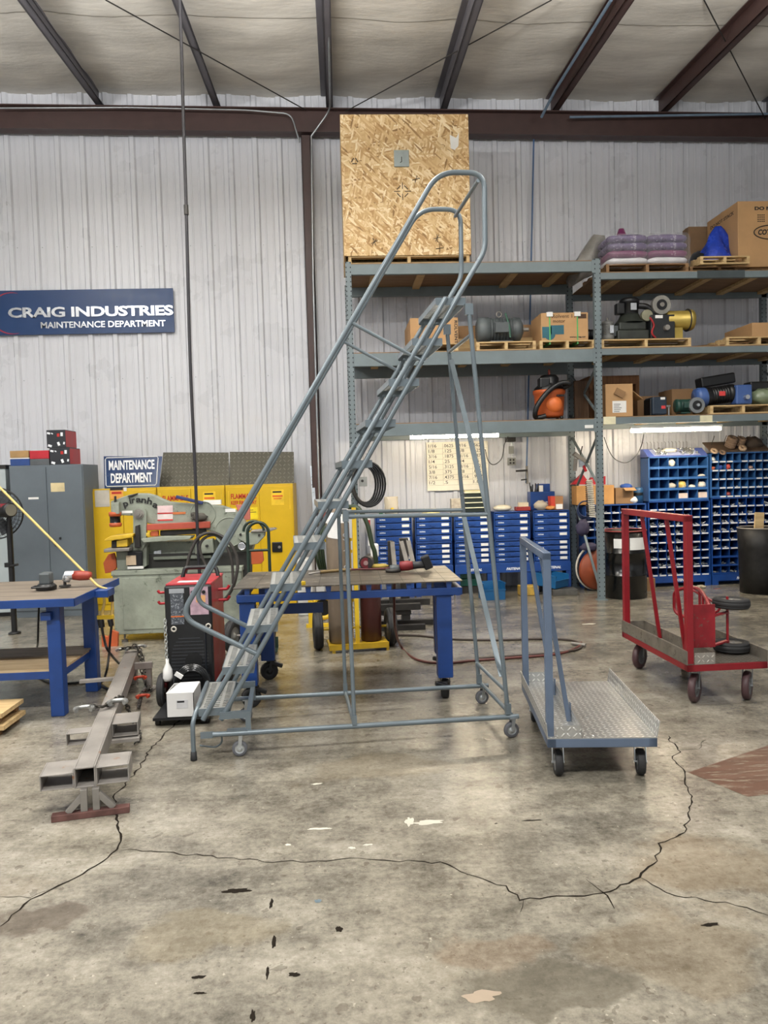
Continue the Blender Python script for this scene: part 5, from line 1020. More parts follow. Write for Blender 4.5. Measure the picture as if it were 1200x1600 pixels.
obj('tray_lip', MB().box(.20, .205, .0, LL, Z1+.004, Z1+.085), wdy, rc); obj('tray_lip', MB().box(.055, .205, -.001, .004, Z1+.002, Z1+.085), wdx, rc); obj('tray_lip', MB().box(.0, .205, LL-.004, LL, Z1+.002, Z1+.085), wdy, rc)
for y in (.01, 1.18): obj('post', MB().box(.004, .054, y, y+.05, Z0 if y < .1 else Z1, 1.375), red_m, rc, bev=.004)
obj('top_bar', MB().box(.004, .054, .01, 1.23, 1.328, 1.378), red_m, rc, bev=.004)
for y in (.42, .88): obj('brace_bar', MB().bar((.03, y-.03, 1.34), (.185, y, Z1+.004), .026, .026, (0, 1, 0)), red_m, rc, bev=.002)
hubr = M('cast wheel grey', '#6f7072', .5, metal=.4); tyr = M('red poly tyre', '#4b3436', .5); ggy = M('fork grey', '#85888a', .45, metal=.5)
for x, y, yw in ((.10, .10, .85), (.50, .10, .9), (.10, LL-.14, .75), (.50, LL-.14, 1.0)): caster(rc, (x, y, .105), .105, Z0, w=.05, yaw=yw, tyre=tyr, hubm=hubr, fork=ggy)
rc.location = (2.44, 5.33, 0); rc.rotation_euler.z = math.radians(.9)
# red hand truck lying on its side on the red cart
ht = thing('hand_truck', 'red two wheeled hand truck lying sideways on the red cart', 'hand truck', (2.72, 5.8, .31))
a, b, z0, z1 = fb(1080, 955, 1117, 1022, 5.47, .392)
obj('toe_plate', MB().box(a, b, 5.462, 5.472, z0, z1), M('worn red plate', '#8c1420', .5, var=.2, scale=6, col2='#5a5148', thr=.63), ht, bev=.002)
def pneu(parent, c, ax, r, w, name='wheel', rim=None):
    t = obj(name, MB().lathe([(r*.55, -w*.35), (r*.72, -w*.5), (r*.92, -w*.46), (r*.99, -w*.25), (r*.965, -w*.22), (r*1.0, -w*.18), (r, w*.18), (r*.965, w*.22), (r*.99, w*.25), (r*.92, w*.46), (r*.72, w*.5), (r*.55, w*.35)], c, ax, 34), rubber, parent)
    obj('rim', MB().lathe([(0, -w*.42), (r*.16, -w*.42), (r*.2, -w*.2), (r*.5, -w*.2), (r*.58, -w*.38), (r*.58, w*.38), (r*.5, w*.2), (r*.2, w*.2), (r*.16, w*.42), (0, w*.42)], c, ax, 26), rim or steel, t); return t
wu = at(1141, 942, 5.66); wl = at(1143, 1023, 5.66); ax_x = wl.x
pneu(ht, Vector((ax_x, 5.66, .35)), (0, 0, 1), .135, .075); pneu(ht, Vector((ax_x, 5.66, wu.z)), (.03, 0, 1), .135, .075)
obj('axle', MB().cyl((ax_x-.03, 5.66, .31), (ax_x-.03, 5.66, wu.z+.05), .010), red_m, ht)
zr0, zr1 = z0+.03, z1-.03; xe = at(1062, 955, 6.45).x
mb = MB(); rail = [Vector((b-.03, 5.48, zr0)), Vector((xe+.07, 6.25, zr0-.005)), Vector((xe, 6.50, (zr0+zr1)/2-.10)), Vector((xe-.01, 6.53, (zr0+zr1)/2)), Vector((xe, 6.50, (zr0+zr1)/2+.10)), Vector((xe+.07, 6.25, zr1+.02)), Vector((b-.03, 5.48, zr1+.01))]
obj('frame_tube', MB().tube(smooth(rail, 7), .0145, 10), red_m, ht)
for f in (.25, .55, .85): A = rail[0].lerp(rail[1], f); B = rail[-1].lerp(rail[-2], f); obj('cross_bar', MB().cyl(A, B, .011), red_m, ht)
A = Vector((xe+.03, 6.42, (zr0+zr1)/2)); obj('hand_grip', MB().tube(smooth([rail[1].lerp(rail[2], .3), A+Vector((.16, -.3, 0)), rail[5].lerp(rail[4], .3)], 6), .011, 8), red_m, ht)
for z in (.39, wu.z-.07): obj('axle_bracket', MB().bar((b-.03, 5.50, z), (ax_x-.03, 5.66, z), .03, .012), red_m, ht)
# ================================================================ WELDING TABLE
wt = thing('welding_table', 'blue welding table with scored steel plate top on casters', 'table', (.04, 6.18, 0))
x0, x1, y0, y1, zt = -.825, .885, 5.70, 6.68, .92
tp = M('scorched steel plate', '#665e53', .4, metal=.55, var=.25, scale=3, col2='#8f8779', thr=.6)
mb = MB().box(x0, x1, y0, y1, zt-.008, zt)
for k in range(1, 11): x = x0+(x1-x0)*k/11*1.02; mb.box(x-.0015, x+.0015, y0-.0005, y1, zt-.0005, zt+.0006, 1) if x < x1 else None
for y in (5.86, 6.2, 6.45): mb.box(x0, x1, y-.0015, y+.0015, zt-.0005, zt+.0006, 1)
obj('top_plate', mb, (tp, steel_dk), wt)
zb1 = zt-.055; zb0 = zb1-.055
obj('top_frame', MB().box(x0+.02, x1+.0, y0+.015, y0+.065, zb0, zb1).box(x0+.02, x1, y1-.065, y1-.015, zb0, zb1).box(x0+.02, x0+.07, y0+.065, y1-.065, zb0, zb1).box(x1-.05, x1, y0+.065, y1-.065, zb0, zb1), blue2, wt, bev=.003)
for k in range(11):
    x = x0+.10+(x1-x0-.2)*k/10; o = obj('support_tab', MB().prism([(-.016, 0), (.016, 0), (.022, .048), (-.022, .048)], (x, y0+.02, zb1), (1, 0, 0), (0, 0, 1), (0, .05, 0)), blue2, wt)
LEG = [(.69, y0+.04, 1), (-.79, y0+.04, 0), (-.73, y1-.15, 0), (.765, y1-.15, 1)]
for x, y, r in LEG:
    obj('leg', MB().box(x, x+.115, y, y+.11, .172, zb0).box(x-.012, x+.127, y-.01, y+.12, zb0-.012, zb0), blue2, wt, bev=.006)
    ck_ = caster(wt, (x+.06, y+.055+(.02 if r else 0), .075), .075, .172, w=.055, yaw=1.35 if r else .25, tyre=rubber, hubm=black_m, fork=black_m)
    M3 = Matrix.Rotation(.35, 3, 'Y'); obj('brake_pedal', MB().obox((x+.02 if r else x+.13, y-.03 if r else y+.05, .13), (.10, .05, .03), M3), black_m, ck_, bev=.006)
obj('rear_rail', MB().box(-.73, -.19, 6.585, 6.60, .56, .65), blue2, wt, bev=.002); obj('side_gusset', MB().box(x1-.01, x1+.05, y1-.25, y1-.1, zb0-.09, zb0), blue2, wt)
# things on the table
g = thing('angle_grinder', 'red and black cordless angle grinder lying on the welding table', 'grinder', at(637, 876, 6.35)); z = zt+.001; A = at(605, 878, 6.35); B = at(672, 876, 6.35)
def gx(f, dy=0, dz=0): return Vector((A.x+(B.x-A.x)*f, 6.35+dy, z+dz))
obj('gear_head', MB().lathe([(0, 0), (.035, .0), (.04, .03), (.034, .08), (0, .085)], gx(.06, 0, .02), (1, 0, .05), 16), gm, g); obj('wheel_guard', MB().lathe([(0, 0), (.065, 0), (.065, .022), (0, .028)], gx(.13, -.01, .003), (0, 0, 1), 24), steel_dk, g)
obj('grip_body', MB().lathe([(0, 0), (.04, .005), (.042, .07), (.036, .11), (0, .115)], gx(.28, 0, .045), (1, 0, .03), 16), M('tool red', '#7d2328', .45), g); obj('grip_sleeve', MB().lathe([(0, 0), (.034, 0), (.03, .06), (.034, .13), (0, .13)], gx(.55, 0, .048), (1, 0, .05), 16), M('tool grey', '#2f3033', .55), g)
M3 = Matrix.Rotation(-.35, 3, 'Y'); obj('battery', MB().obox(gx(.92, 0, .07), (.07, .075, .115), M3), black_m, g, bev=.01)
wx = thing('cutting_torch', 'brass cutting torch with hoses lying across the welding table', 'torch', at(560, 887, 6.4)); p0 = at(488, 893, 6.3); p1 = at(560, 887, 6.45); mk = lambda p, dz=.02: Vector((p.x, p.y, zt+dz))
obj('torch_handle', MB().tube([mk(at(500, 892, 6.35)), mk(at(530, 889, 6.42)), mk(at(548, 889, 6.45))], .015, 8), M('brass dull', '#7d6a48', .4, metal=.6), wx); obj('torch_tip', MB().tube([mk(at(500, 892, 6.35)), mk(at(482, 894, 6.32), .012)], .008, 8), steel, wx)
obj('torch_hose', MB().tube(smooth([mk(at(548, 889, 6.45)), mk(at(575, 886, 6.5), .012), mk(at(600, 884, 6.5), .012), mk(at(615, 884, 6.55), .012)], 6), .009, 7), M('hose dark red', '#58282a', .6), wx)
dw = thing('round_gauge', 'dark round cylinder with red face standing at back of welding table', 'gauge', at(571, 884, 6.6)); c = Vector((at(571, 872, 6.6).x, 6.58, zt+.06)); obj('gauge_body', MB().cyl(c+Vector((0, -.03, 0)), c+Vector((.02, .06, 0)), .058, 22), steel_dk, dw); obj('gauge_face', MB().cyl(c+Vector((0, -.034, 0)), c+Vector((0, -.029, 0)), .045, 22), M('gauge red', '#6e2229', .4), dw); obj('dial', MB().cyl(c+Vector((0, -.037, 0)), c+Vector((0, -.033, 0)), .02, 16), M('gauge dial', '#9c7f7c', .5), dw)
c = at(592, 879, 6.6); tag(obj('glove', MB().ball((c.x, 6.60, zt+.022), (.09, .045, .022), 14, 8, jit=.12, rnd=random.Random(1)), M('yellow leather', '#a08a3f', .8)), 'crumpled yellow leather glove between gauge and grinder', 'glove')
c = at(473, 911, 5.74); tag(obj('yellow_clip', MB().obox((c.x, 5.76, zt+.014), (.035, .03, .028), Matrix.Rotation(.5, 3, 'Z')), yellow2, bev=.004), 'small yellow block at the front edge of the welding table', 'block')
# ================================================================ GAS CYLINDER CART AND CYLINDERS
gk = thing('cylinder_cart', 'yellow two wheeled cart holding the gas cylinders', 'cart', (0, 0, 0))
obj('base_plate', MB().box(-.23, .36, -.15, .16, .055, .075).box(-.23, .36, -.165, -.15, .03, .085).box(.335, .36, -.16, -.12, 0, .06).box(-.2, -.17, -.16, -.12, 0, .06), M('cart yellow', '#c4a022', .45, var=.12), gk); obj('divider_bar', MB().box(.035, .075, -.13, -.10, .08, 1.42), yellow2, gk)
for x in (-.15, .03): obj('frame_post', MB().box(x-.015, x+.015, .15, .18, .08, 1.1), M('cart yellow', '#c4a022', .45, var=.12), gk)
for z in (1.07, .95, .45): obj('cross_bar', MB().box(-.30 if z > 1. else -.15, .06, .15, .18, z, z+.03), yellow2, gk)
obj('axle', MB().cyl((-.34, .12, .19), (.43, .12, .19), .013), yellow2, gk); pneu(gk, (-.32, .08, .19), (1, 0, 0), .19, .095, rim=M('rim grey', '#53565a', .5, metal=.4)); pneu(gk, (.42, .08, .19), (1, 0, 0), .19, .095, rim=M('rim grey', '#53565a', .5))
o3 = gp(549, 1020); gk.location = (o3.x, o3.y+.17, 0); gk.rotation_euler.z = .10; ORG[gk.name] = Vector(gk.location); cz_, sz_ = math.cos(.10), math.sin(.10)
W3_ = lambda x, y: (gk.location.x+x*cz_-y*sz_, gk.location.y+x*sz_+y*cz_)
br_c = M('cylinder brown', '#7b6d5d', .45, var=.08); rd_c = M('cylinder maroon', '#44211f', .35, var=.08)
x, y = W3_(-.10, 0)
t = thing('gas_cylinder', 'tall brown gas cylinder with white stencilled letters and paper tag', 'cylinder', (x, y, .077)); r = .117; hc_ = 1.20
obj('cylinder_body', MB().lathe([(0, 0), (r-.012, 0), (r, .015), (r, hc_), (r*.93, hc_+.05), (r*.7, hc_+.10), (r*.4, hc_+.125), (.03, hc_+.13), (.03, hc_+.15), (0, hc_+.15)], (x, y, .077), n=36), br_c, t)
obj('valve', MB().cyl((x, y, .077+hc_+.15), (x, y, .077+hc_+.21), .015).cyl((x-.04, y, .077+hc_+.19), (x+.04, y, .077+hc_+.19), .011), M('brass dull', '#7d6a48', .4, metal=.6), t)
obj('shoulder_label', MB().lathe([(r+.001, hc_-.005), (r*.94, hc_+.05), (r*.72, hc_+.098)], (x, y, .077), n=36), white_p, t)
mb = MB()
for k, ch_ in enumerate('SJ SM'):
    if ch_ != ' ':
        tx = MB(); text(tx, ch_, (-.022, 0, 0), (.044, 0, 0), (0, 0, .07), .001, off=.0); q = .62; zz = 1.10-.105*k
        mb.add([(x+math.sin(q)*(r+.003)+p.x*math.cos(q), y-math.cos(q)*(r+.003)+p.x*math.sin(q), zz+p.z) for p in tx.v], tx.f)
obj('stencil_letters', mb, white_ink, t)
q0, q1 = -.95, .15; vs = []
for k in range(9): q = q0+(q1-q0)*k/8; vs += [(x+math.sin(q)*(r+.005), y-math.cos(q)*(r+.005), 1.135-.02*k/8), (x+math.sin(q)*(r+.005), y-math.cos(q)*(r+.005), 1.30)]
obj('paper_tag', MB().add(vs, [(2*k, 2*k+1, 2*k+3, 2*k+2) for k in range(8)]), white_p, t)
x, y = W3_(.21, .01); r = .105
t = thing('gas_cylinder', 'shorter maroon gas cylinder right of the brown one', 'cylinder', (x, y, .077)); obj('cylinder_body', MB().lathe([(0, 0), (r-.012, 0), (r, .015), (r, .68), (r*.9, .73), (r*.6, .77), (.03, .79), (.03, .82), (0, .82)], (x, y, .077), n=34), rd_c, t); obj('valve', MB().cyl((x, y, .89), (x, y, .95), .016), steel, t)
x, y = W3_(.10, .02)
line_thing('welding_hose', smooth([Vector((x-.08, y+.05, 1.42)), Vector((x+.02, y-.02, 1.40)), Vector((x+.10, y-.05, 1.25)), Vector((x+.14, y-.06, 1.05)), Vector((x+.17, y-.05, .93)), Vector((x+.18, y+.0, .6))], 6), .024, M('dark green hose', '#2c3a25', .5), 'thick dark green hose curving down beside the brown cylinder', 'hose', rad=0)
x, y = W3_(-.27, .12)
mb = MB()
for k in range(4): mb.tube(smooth([Vector((x+.05+.015*k, y, 1.3)), Vector((x-.03+.02*k, y-.05, 1.15)), Vector((x-.04+.025*k, y-.06, .95)), Vector((x-.01+.02*k, y-.02, .80))], 5), .012, 7)
tag(obj('hose_bundle', mb, M('dark green hose', '#2c3a25', .5)), 'bundle of dark hoses hanging left of the brown cylinder', 'hose')
# items against the wall behind the ladder
Y = 9.6; a, b, z0, z1 = fb(464, 855, 488, 940, Y, 0.02)
tag(obj('white_bin', MB().box(a, b, Y, Y+.3, 0, z1), M('white plastic bin', '#cfcfcb', .5, var=.05), bev=.01), 'white plastic bin standing between yellow cabinet and gas cylinders', 'bin')
a, b, z0, z1 = fb(493, 861, 507, 938, 9.2, 0.); tag(obj('grey_case', MB().box(a, b, 9.2, 9.45, 0, z1), M('light grey case', '#b9b9b7', .5, var=.08), bev=.01), 'light grey case standing right of the white plastic bin', 'case')
rl = thing('yellow_stand', 'small yellow stand with black reel seen below the table', 'stand', (at(505, 945, 8.9).x, 8.9, 0)); x = rl.location.x
obj('reel_ring', MB().torus((x, 8.85, .22), (0, 1, 0), .12, .025, 26, 8), yellow2, rl); obj('reel_core', MB().cyl((x, 8.86, .22), (x, 8.96, .22), .10, 20), black_m, rl); obj('foot_bar', MB().box(x-.2, x+.12, 8.8, 8.86, 0, .04).box(x-.17, x-.12, 8.8, 8.86, .04, .34), yellow2, rl)
a, b, z0, z1 = fb(505, 801, 516, 823, 8.6); tag(obj('red_case', MB().box(a, b, 8.6, 8.75, z0-.0, z1), M('faded red case', '#9b4436', .5), bev=.006), 'small red case hung behind the left end of the ladder strut', 'case')
tag(obj('flat_bar', MB().bar((at(487, 735, 11.2).x, 11.30, 1.9), (at(497, 900, 11.2).x+.02, 11.1, .0), .05, .012, (0, 1, 0)), M('bright flat bar', '#b9bfc4', .3, metal=.7)), 'bright steel flat bar leaning beside the brown column', 'bar')
# ================================================================ STEEL STOCK STAND BEHIND THE TABLE
ss = thing('stock_stand', 'dark steel stock stand with square tube arms behind the welding table', 'stand', (0.35, 8.6, 0)); sy = gp(632, 985).y
Xs = lambda px, Y: at(px, 950, Y).x
for px, w, Y in ((613, .06, sy), (634, .10, sy+.3)): x = Xs(px, Y); obj('upright', MB().box(x-w/2, x+w/2, Y, Y+w, .05, 1.0), steel_dk, ss, bev=.004)
for (pa, pb, py, Y) in ((594, 664, 985, sy), (594, 682, 975, sy+.28)): p = gp(600, py); obj('base_bar', MB().box(Xs(pa, Y), Xs(pb, Y), Y-.01, Y+.06, 0.0, .06), steel_dk, ss, bev=.003)
for (pa, pb, py, Y) in ((594, 642, 955, sy-.06), (594, 657, 948, sy-.10), (594, 672, 941, sy+.10)): z = at(630, py, Y).z; obj('arm', MB().box(Xs(pa, Y), Xs(pb, Y), Y-.03, Y+.04, z-.035, z+.035), steel_dk, ss, bev=.004)
for px0, py0, px1, py1, lab in ((617, 847, 618, 868, 'upright'), (631, 846, 636, 868, 'leaning middle'), (642, 845, 646, 868, 'right hand')):
    A = at(px0-4, py0, 8.4); B = at(px1-3, py1, 8.2); d = (A-B)
    tag(obj('channel_offcut', MB().bar(B-d*1.2, A, .045, .012, (0, 1, 0)).bar(B-d*1.2+Vector((-.02, .015, 0)), A+Vector((-.02, .015, 0)), .006, .04, (0, 1, 0)), steel), lab+' steel channel offcut sticking up behind the welding table', 'steel')
a, b, z0, z1 = fb(583, 850, 592, 868, 8.6); jug = thing('white_tool', 'white capped square tool on a dark post left of the channel offcuts', 'tool', ((a+b)/2, 8.65, 0)); obj('white_cap', MB().box(a-.03, b, 8.6, 8.7, z0-.02, z1), white_p, jug, bev=.02); obj('dark_post', MB().box(a, b-.01, 8.62, 8.68, 0, z0-.02), steel_dk, jug); obj('red_pole', MB().box(a-.05, a-.025, 8.64, 8.665, z1-.02, z1+.30), white_p, jug); obj('red_band', MB().box(a-.052, a-.023, 8.638, 8.667, z1+.20, z1+.27), rp, jug)
# ================================================================ HOSES ON THE FLOOR
rh = M('red brown hose', '#5a2d28', .45); G = lambda x, y, z=.012: gp(x, y, z)
line_thing('air_hose', smooth([Vector((at(617, 928, 6.6).x, 6.6, .80)), at(616, 945, 6.7), at(618, 985, 6.9), G(628, 1012), G(650, 1030), G(690, 1036), G(740, 1032), G(800, 1028), G(870, 1022), G(901, 1012), G(908, 1004)], 8), .012, rh, 'red brown air hose hanging from the welding table and looping over the floor', 'hose', rad=0)
line_thing('air_hose', smooth([G(600, 992), G(650, 993), G(700, 998), G(770, 1000), G(850, 998), G(890, 1000), G(906, 1006), G(904, 1014), G(870, 1020), G(800, 1025), G(745, 1029)], 8), .012, M('dark hose', '#3b3029', .5), 'dark brown hose running along the floor behind the red brown hose', 'hose', rad=0)
line_thing('hose_coupling', [G(893, 1005, .02), G(915, 1008, .02)], .016, steel, 'steel coupling at the end of the floor hose loop', 'coupling', rad=0)
# ================================================================ LEFT SIDE: CABINETS ALONG THE WALL
t = thing('storage_cabinet', 'tall grey two door steel cabinet with boxes on top', 'cabinet', (0, 10.5, 0))
a, b, z0, z1 = fb(19, 724, 134.5, 962, 10.2, 0.0); gcx = (a, b, z1); ORG[t.name] = Vector((0, 10.5, 0))
obj('cabinet_body', MB().box(a, b, 10.215, 10.83, 0, z1), grey_cab, t, bev=.004); xm = a+(b-a)*.50
for p, q in ((a+.012, xm-.003), (xm+.003, b-.012)):
    d = obj('door', MB().box(p, q, 10.2, 10.216, .09, z1-.025), grey_cab, t, bev=.003)
    if p > xm:
        obj('handle', MB().bar((p+.05, 10.185, 1.02), (p+.09, 10.185, .93), .02, .02, (0, 1, 0)), steel_dk, d); obj('lock', MB().cyl((p+.14, 10.19, 1.03), (p+.14, 10.2, 1.03), .015, 12), black_m, d); obj('note_card', MB().box(p+.05, p+.225, 10.197, 10.2, z1-.35, z1-.235), M('tan card', '#cdbd93', .7), d)
    else: obj('name_strip', MB().box(p+.22, p+.35, 10.197, 10.2, z1-.44, z1-.413), white_p, d)
def boxon(px0, py0, px1, py1, Y, dep, zb, mat, label, name, cat='box', top=None, side=None, bev=.006, group=None):
    a, b, z0, z1 = fb(px0, py0, px1, py1, Y, zb); t = tag(obj(name, MB().box(a, b, Y, Y+dep, z0, z1), mat, bev=bev), label, cat, group); return t, a, b, z0, z1
zc = gcx[2]+.001; tan_c = M('tan box', '#a58457', .75)
_, a, b, z0, z1 = boxon(15.5, 711, 46, 722, 10.3, .35, zc, M('blue tool case', '#27447f', .45), 'flat blue and white case on the left end of the grey cabinet', 'tool_case'); obj('case_lid', MB().box(a, b, 10.3, 10.65, z1, z1+.012), white_p, _)
boxon(15, 700, 44.5, 711, 10.3, .3, z1+.014, tan_c, 'tan cardboard box on top of the flat blue case', 'carton')
_, a, b, z0, z1 = boxon(46.5, 712, 76.5, 722, 10.3, .4, zc, M('grey bin', '#55595c', .5), 'low grey organiser under the red case on the grey cabinet', 'organiser')
boxon(46, 699, 76, 712, 10.3, .4, z1+.001, M('red case', '#b32430', .4), 'red case on top of the low grey organiser', 'tool_case')
tb_ = M('tool box print black', '#23262c', .5); tr_ = M('tool box red', '#a52a30', .5)
def toolbox(px0, py0, px1, py1, zb, label):
    a, b, z0, z1 = fb(px0, py0, px1, py1, 10.3, zb); t = thing('tool_carton', label, 'box', ((a+b)/2, 10.45, z0), 'black tool cartons on the grey cabinet'); obj('box_body', MB().box(a, b, 10.3, 10.7, z0, z1), tb_, t, bev=.004); obj('red_side', MB().box(b, b+.002, 10.302, 10.698, z0+.01, z1-.01), tr_, t)
    w = b-a; h = z1-z0; mb = MB()
    for u, v, s in ((.12, .82, .05), (.8, .75, .06), (.62, .22, .06), (.16, .12, .06), (.9, .25, .04), (.3, .8, .03)): mb.obox((a+w*u, 10.2985, z0+h*v), (s*.8, .002, s*.5), Matrix.Rotation(u*2, 3, 'Y'))
    obj('white_print', mb, white_ink, t); obj('red_print', MB().box(a+w*.55, a+w*.68, 10.2975, 10.2995, z0+h*.62, z0+h*.80), red_ink, t); return z1
zt_ = toolbox(77.5, 695, 109, 721.5, zc, 'lower black tool carton of the two stacked on the grey cabinet')
toolbox(72.5, 667, 102.5, 695, zt_+.001, 'upper black tool carton of the two stacked on the grey cabinet')
a, b, z0, z1 = fb(-60, 735, 14, 960, 10.35, 0.06); t = thing('side_cabinet', 'pale grey cabinet behind the black fan at the left edge', 'cabinet', (a, 10.6, 0)); obj('cabinet_body', MB().box(a, b, 10.35, 10.9, .06, z1), M('pale cabinet', '#aab4b6', .5, var=.04), t, bev=.004); obj('cabinet_top', MB().box(a-.01, b+.01, 10.34, 10.91, z1, z1+.05), steel_dk, t); obj('plinth', MB().box(a, b, 10.4, 10.9, 0, .06), black_m, t)
# --- yellow safety cabinets
yw = []
for i, (p0, p1, py, lab) in enumerate(((142, 247.5, 758, 'yellow safety cabinet at the left with paper notes beside the grey cabinet'), (248.5, 354, 755, 'yellow safety cabinet in the middle behind the green machine'), (355, 460.5, 752, 'yellow safety cabinet at the right beside the brown column'))):
    a, b, z0, z1 = fb(p0, py, p1, 955, 10.55, 0.); z1 = 1.655; yw.append((a, b))
    t = thing('safety_cabinet', lab, 'cabinet', ((a+b)/2, 11, 0), 'yellow safety cabinets'); obj('cabinet_body', MB().box(a, b, 10.565, 11.40, 0, z1), yellow_m, t, bev=.004); xm = (a+b)/2
    for p, q in ((a+.01, xm-.003), (xm+.003, b-.01)):
        d = obj('door', MB().box(p, q, 10.55, 10.566, .09, z1-.03), yellow_m, t, bev=.003); hx = p+.035 if p < xm-.1 else q-.035
        obj('hinge', MB().box(hx-.008, hx+.008, 10.542, 10.552, z1-.35, z1-.08), yellow2, d); obj('hinge', MB().box(hx-.008, hx+.008, 10.542, 10.552, .2, .45), yellow2, d)
        if p > xm-.1: obj('warning_label', MB().box(p+.16, p+.33, 10.547, 10.55, z1-.29, z1-.08), M('yellow decal', '#e9c22a', .5), d); obj('label_print', MB().box(p+.18, p+.30, 10.545, 10.5475, z1-.12, z1-.10), black_ink, d); obj('label_print', MB().box(p+.175, p+.315, 10.545, 10.5475, z1-.18, z1-.155).box(p+.19, p+.30, 10.545, 10.5475, z1-.21, z1-.195), M('orange print', '#d9691f', .5), d)
        elif i > 0:
            mb = MB(); text(mb, 'FLAMMABLE', (p+.065, 10.548, z1-.19), (.345, 0, 0), (0, 0, .07), .001, off=.025); text(mb, 'KEEP FIRE AWAY', (p+.065, 10.548, z1-.27), (.345, 0, 0), (0, 0, .055), .001, off=.025); obj('warning_lettering', mb, red_ink, d)
            if i == 2:
                obj('warning_label', MB().box(p+.06, p+.42, 10.547, 10.55, z1-.47, z1-.31), M('bright yellow decal', '#f0d51b', .5), d); c = Vector((p+.15, 10.5455, z1-.40)); tri = [c+Vector((.065*math.cos(math.radians(90+120*k)), 0, .065*math.sin(math.radians(90+120*k)))) for k in range(3)]
                mb = MB()
                for k in range(3): mb.bar(tri[k], tri[(k+1) % 3], .01, .002, (0, 1, 0))
                mb.prism([(-.018, -.02), (.018, -.02), (.022, .0), (.006, .012), (.002, .035), (-.012, .012), (-.02, .005)], c+Vector((0, 0, 0)), (1, 0, 0), (0, 0, 1), (0, .001, 0)); mb.box(p+.24, p+.40, 10.5455, 10.547, z1-.38, z1-.372).box(p+.24, p+.36, 10.5455, 10.547, z1-.35, z1-.344); obj('flame_symbol', mb, black_ink, d)
    if i == 2: obj('door_handle', MB().box(xm+.15, xm+.29, 10.53, 10.55, .72, .86), black_m, t, bev=.01); obj('latch_knob', MB().cyl((xm+.25, 10.52, .79), (xm+.25, 10.53, .79), .02, 12), steel, t)
    if i == 0:
        c0, c1, d0, d1 = fb(148, 766, 171, 792, 10.54); obj('paper_notice', MB().box(c0, c1, 10.546, 10.55, d0, d1), M('grey paper', '#b9b3a6', .6), t); c0, c1, d0, d1 = fb(172, 762, 192, 780, 10.54); obj('warning_decal', MB().box(c0, c1, 10.546, 10.55, d0, d1), M('orange decal', '#e3a24a', .5), t); obj('decal_header', MB().box(c0, c1, 10.544, 10.546, d1-.035, d1), black_ink, t); obj('decal_print', MB().box(c0+.02, c1-.02, 10.544, 10.546, d1-.085, d1-.055), red_ink, t); obj('small_sticker', MB().box(c1+.01, c1+.05, 10.546, 10.55, d1-.05, d1), white_p, t)
ztop = 1.656; dgp = diamond('leaning diamond plate', '#57554b', .5, ('X', 'Z'), .06, metal=.5, strength=1., var=.2)
def lean(px0, py0, px1, py1, px0b, px1b, lab, name, mat, Yb=10.95, Yt=11.25, th=.008, cat='plate'):
    ym = (py0+py1)/2; A = at(px0b, py1, Yb); B = at(px1b, py1, Yb); C_ = at(px1, py0, Yt); D_ = at(px0, py0, Yt); dz = ztop-min(A.z, B.z)
    vs = [Vector((A.x, Yb, ztop)), Vector((B.x, Yb, ztop)), Vector((C_.x, Yt, C_.z)), Vector((D_.x, Yt, D_.z))]; n = (vs[1]-vs[0]).cross(vs[3]-vs[0]).normalized()*th
    mb = MB(); mb.add(vs+[v+n*-1 for v in vs], [(0, 1, 2, 3), (7, 6, 5, 4), (0, 4, 5, 1), (1, 5, 6, 2), (2, 6, 7, 3), (3, 7, 4, 0)]); return mb, vs
mb, _ = lean(255, 707, 357, 755, 249, 358, '', '', dgp); tag(obj('diamond_plate', mb, dgp), 'grey diamond plate sheet leaning behind the blue sign on yellow cabinets', 'plate')
mb, _ = lean(359, 706, 459, 753, 359.5, 459, '', '', dgp); tag(obj('diamond_plate', mb, dgp), 'grey diamond plate sheet leaning above the right hand yellow cabinet', 'plate')
sg = thing('small_sign', 'blue maintenance sign with white border leaning on the yellow cabinets', 'sign', (0, 10.8, ztop)); mb, vs = lean(162, 713, 253.5, 757, 163, 248.5, '', '', navy, 10.74, 10.82); obj('sign_plate', mb, M('small sign navy', '#0e2f5c', .25, var=.03, spec=.3), sg)
ux = vs[1]-vs[0]; uy = vs[3]-vs[0]; nrm = ux.cross(uy).normalized(); E = lambda u, v: vs[0]+ux*u+uy*v+nrm*.002
mb = MB(); tw = E(1, 1); ring = [E(.03, .10), E(.03, .90), E(.05, .95), E(.985, .95), E(1.0, .90), E(.955, .12), E(.93, .06), E(.05, .06)]; mb.tube(ring, .007, 4, True); obj('white_border', mb, white_ink, sg)
mb = MB(); text(mb, 'MAINTENANCE', E(.09, .56), ux*.84, uy*.30, .001, off=.03); text(mb, 'DEPARTMENT', E(.12, .16), ux*.76, uy*.30, .001, off=.03); obj('lettering', mb, white_ink, sg)
# ================================================================ IRONWORKER
iwm = M('machine pale green', '#8a9083', .5, var=.16, scale=5, bump=.15, col2='#565c50', thr=.63); ior = M('machine orange', '#b0532c', .5, var=.12); YI = 8.42
iw = thing('ironworker', 'pale green ironworker shearing machine with curved top arm', 'machine', (-1.8, 8.7, 0)); Q = lambda px, py, Y=YI: at(px, py, Y)
def slab(name, pts, Y, dep, mat, bev=.006, parent=None):
    v = [Q(x, y, Y) for x, y in pts]; return obj(name, MB().prism([(p.x, p.z) for p in v], (0, Y, 0), (1, 0, 0), (0, 0, 1), (0, dep, 0)), mat, parent or iw, bev=bev)
a, b, z0, z1 = fb(178, 905, 379, 1004, 8.37, .09)
obj('base_cabinet', MB().box(a, b, 8.37, 9.1, .09, z1-.05), iwm, iw, bev=.006); obj('base_ledge', MB().box(a-.01, b+.01, 8.36, 9.1, z1-.05, z1), iwm, iw, bev=.004)
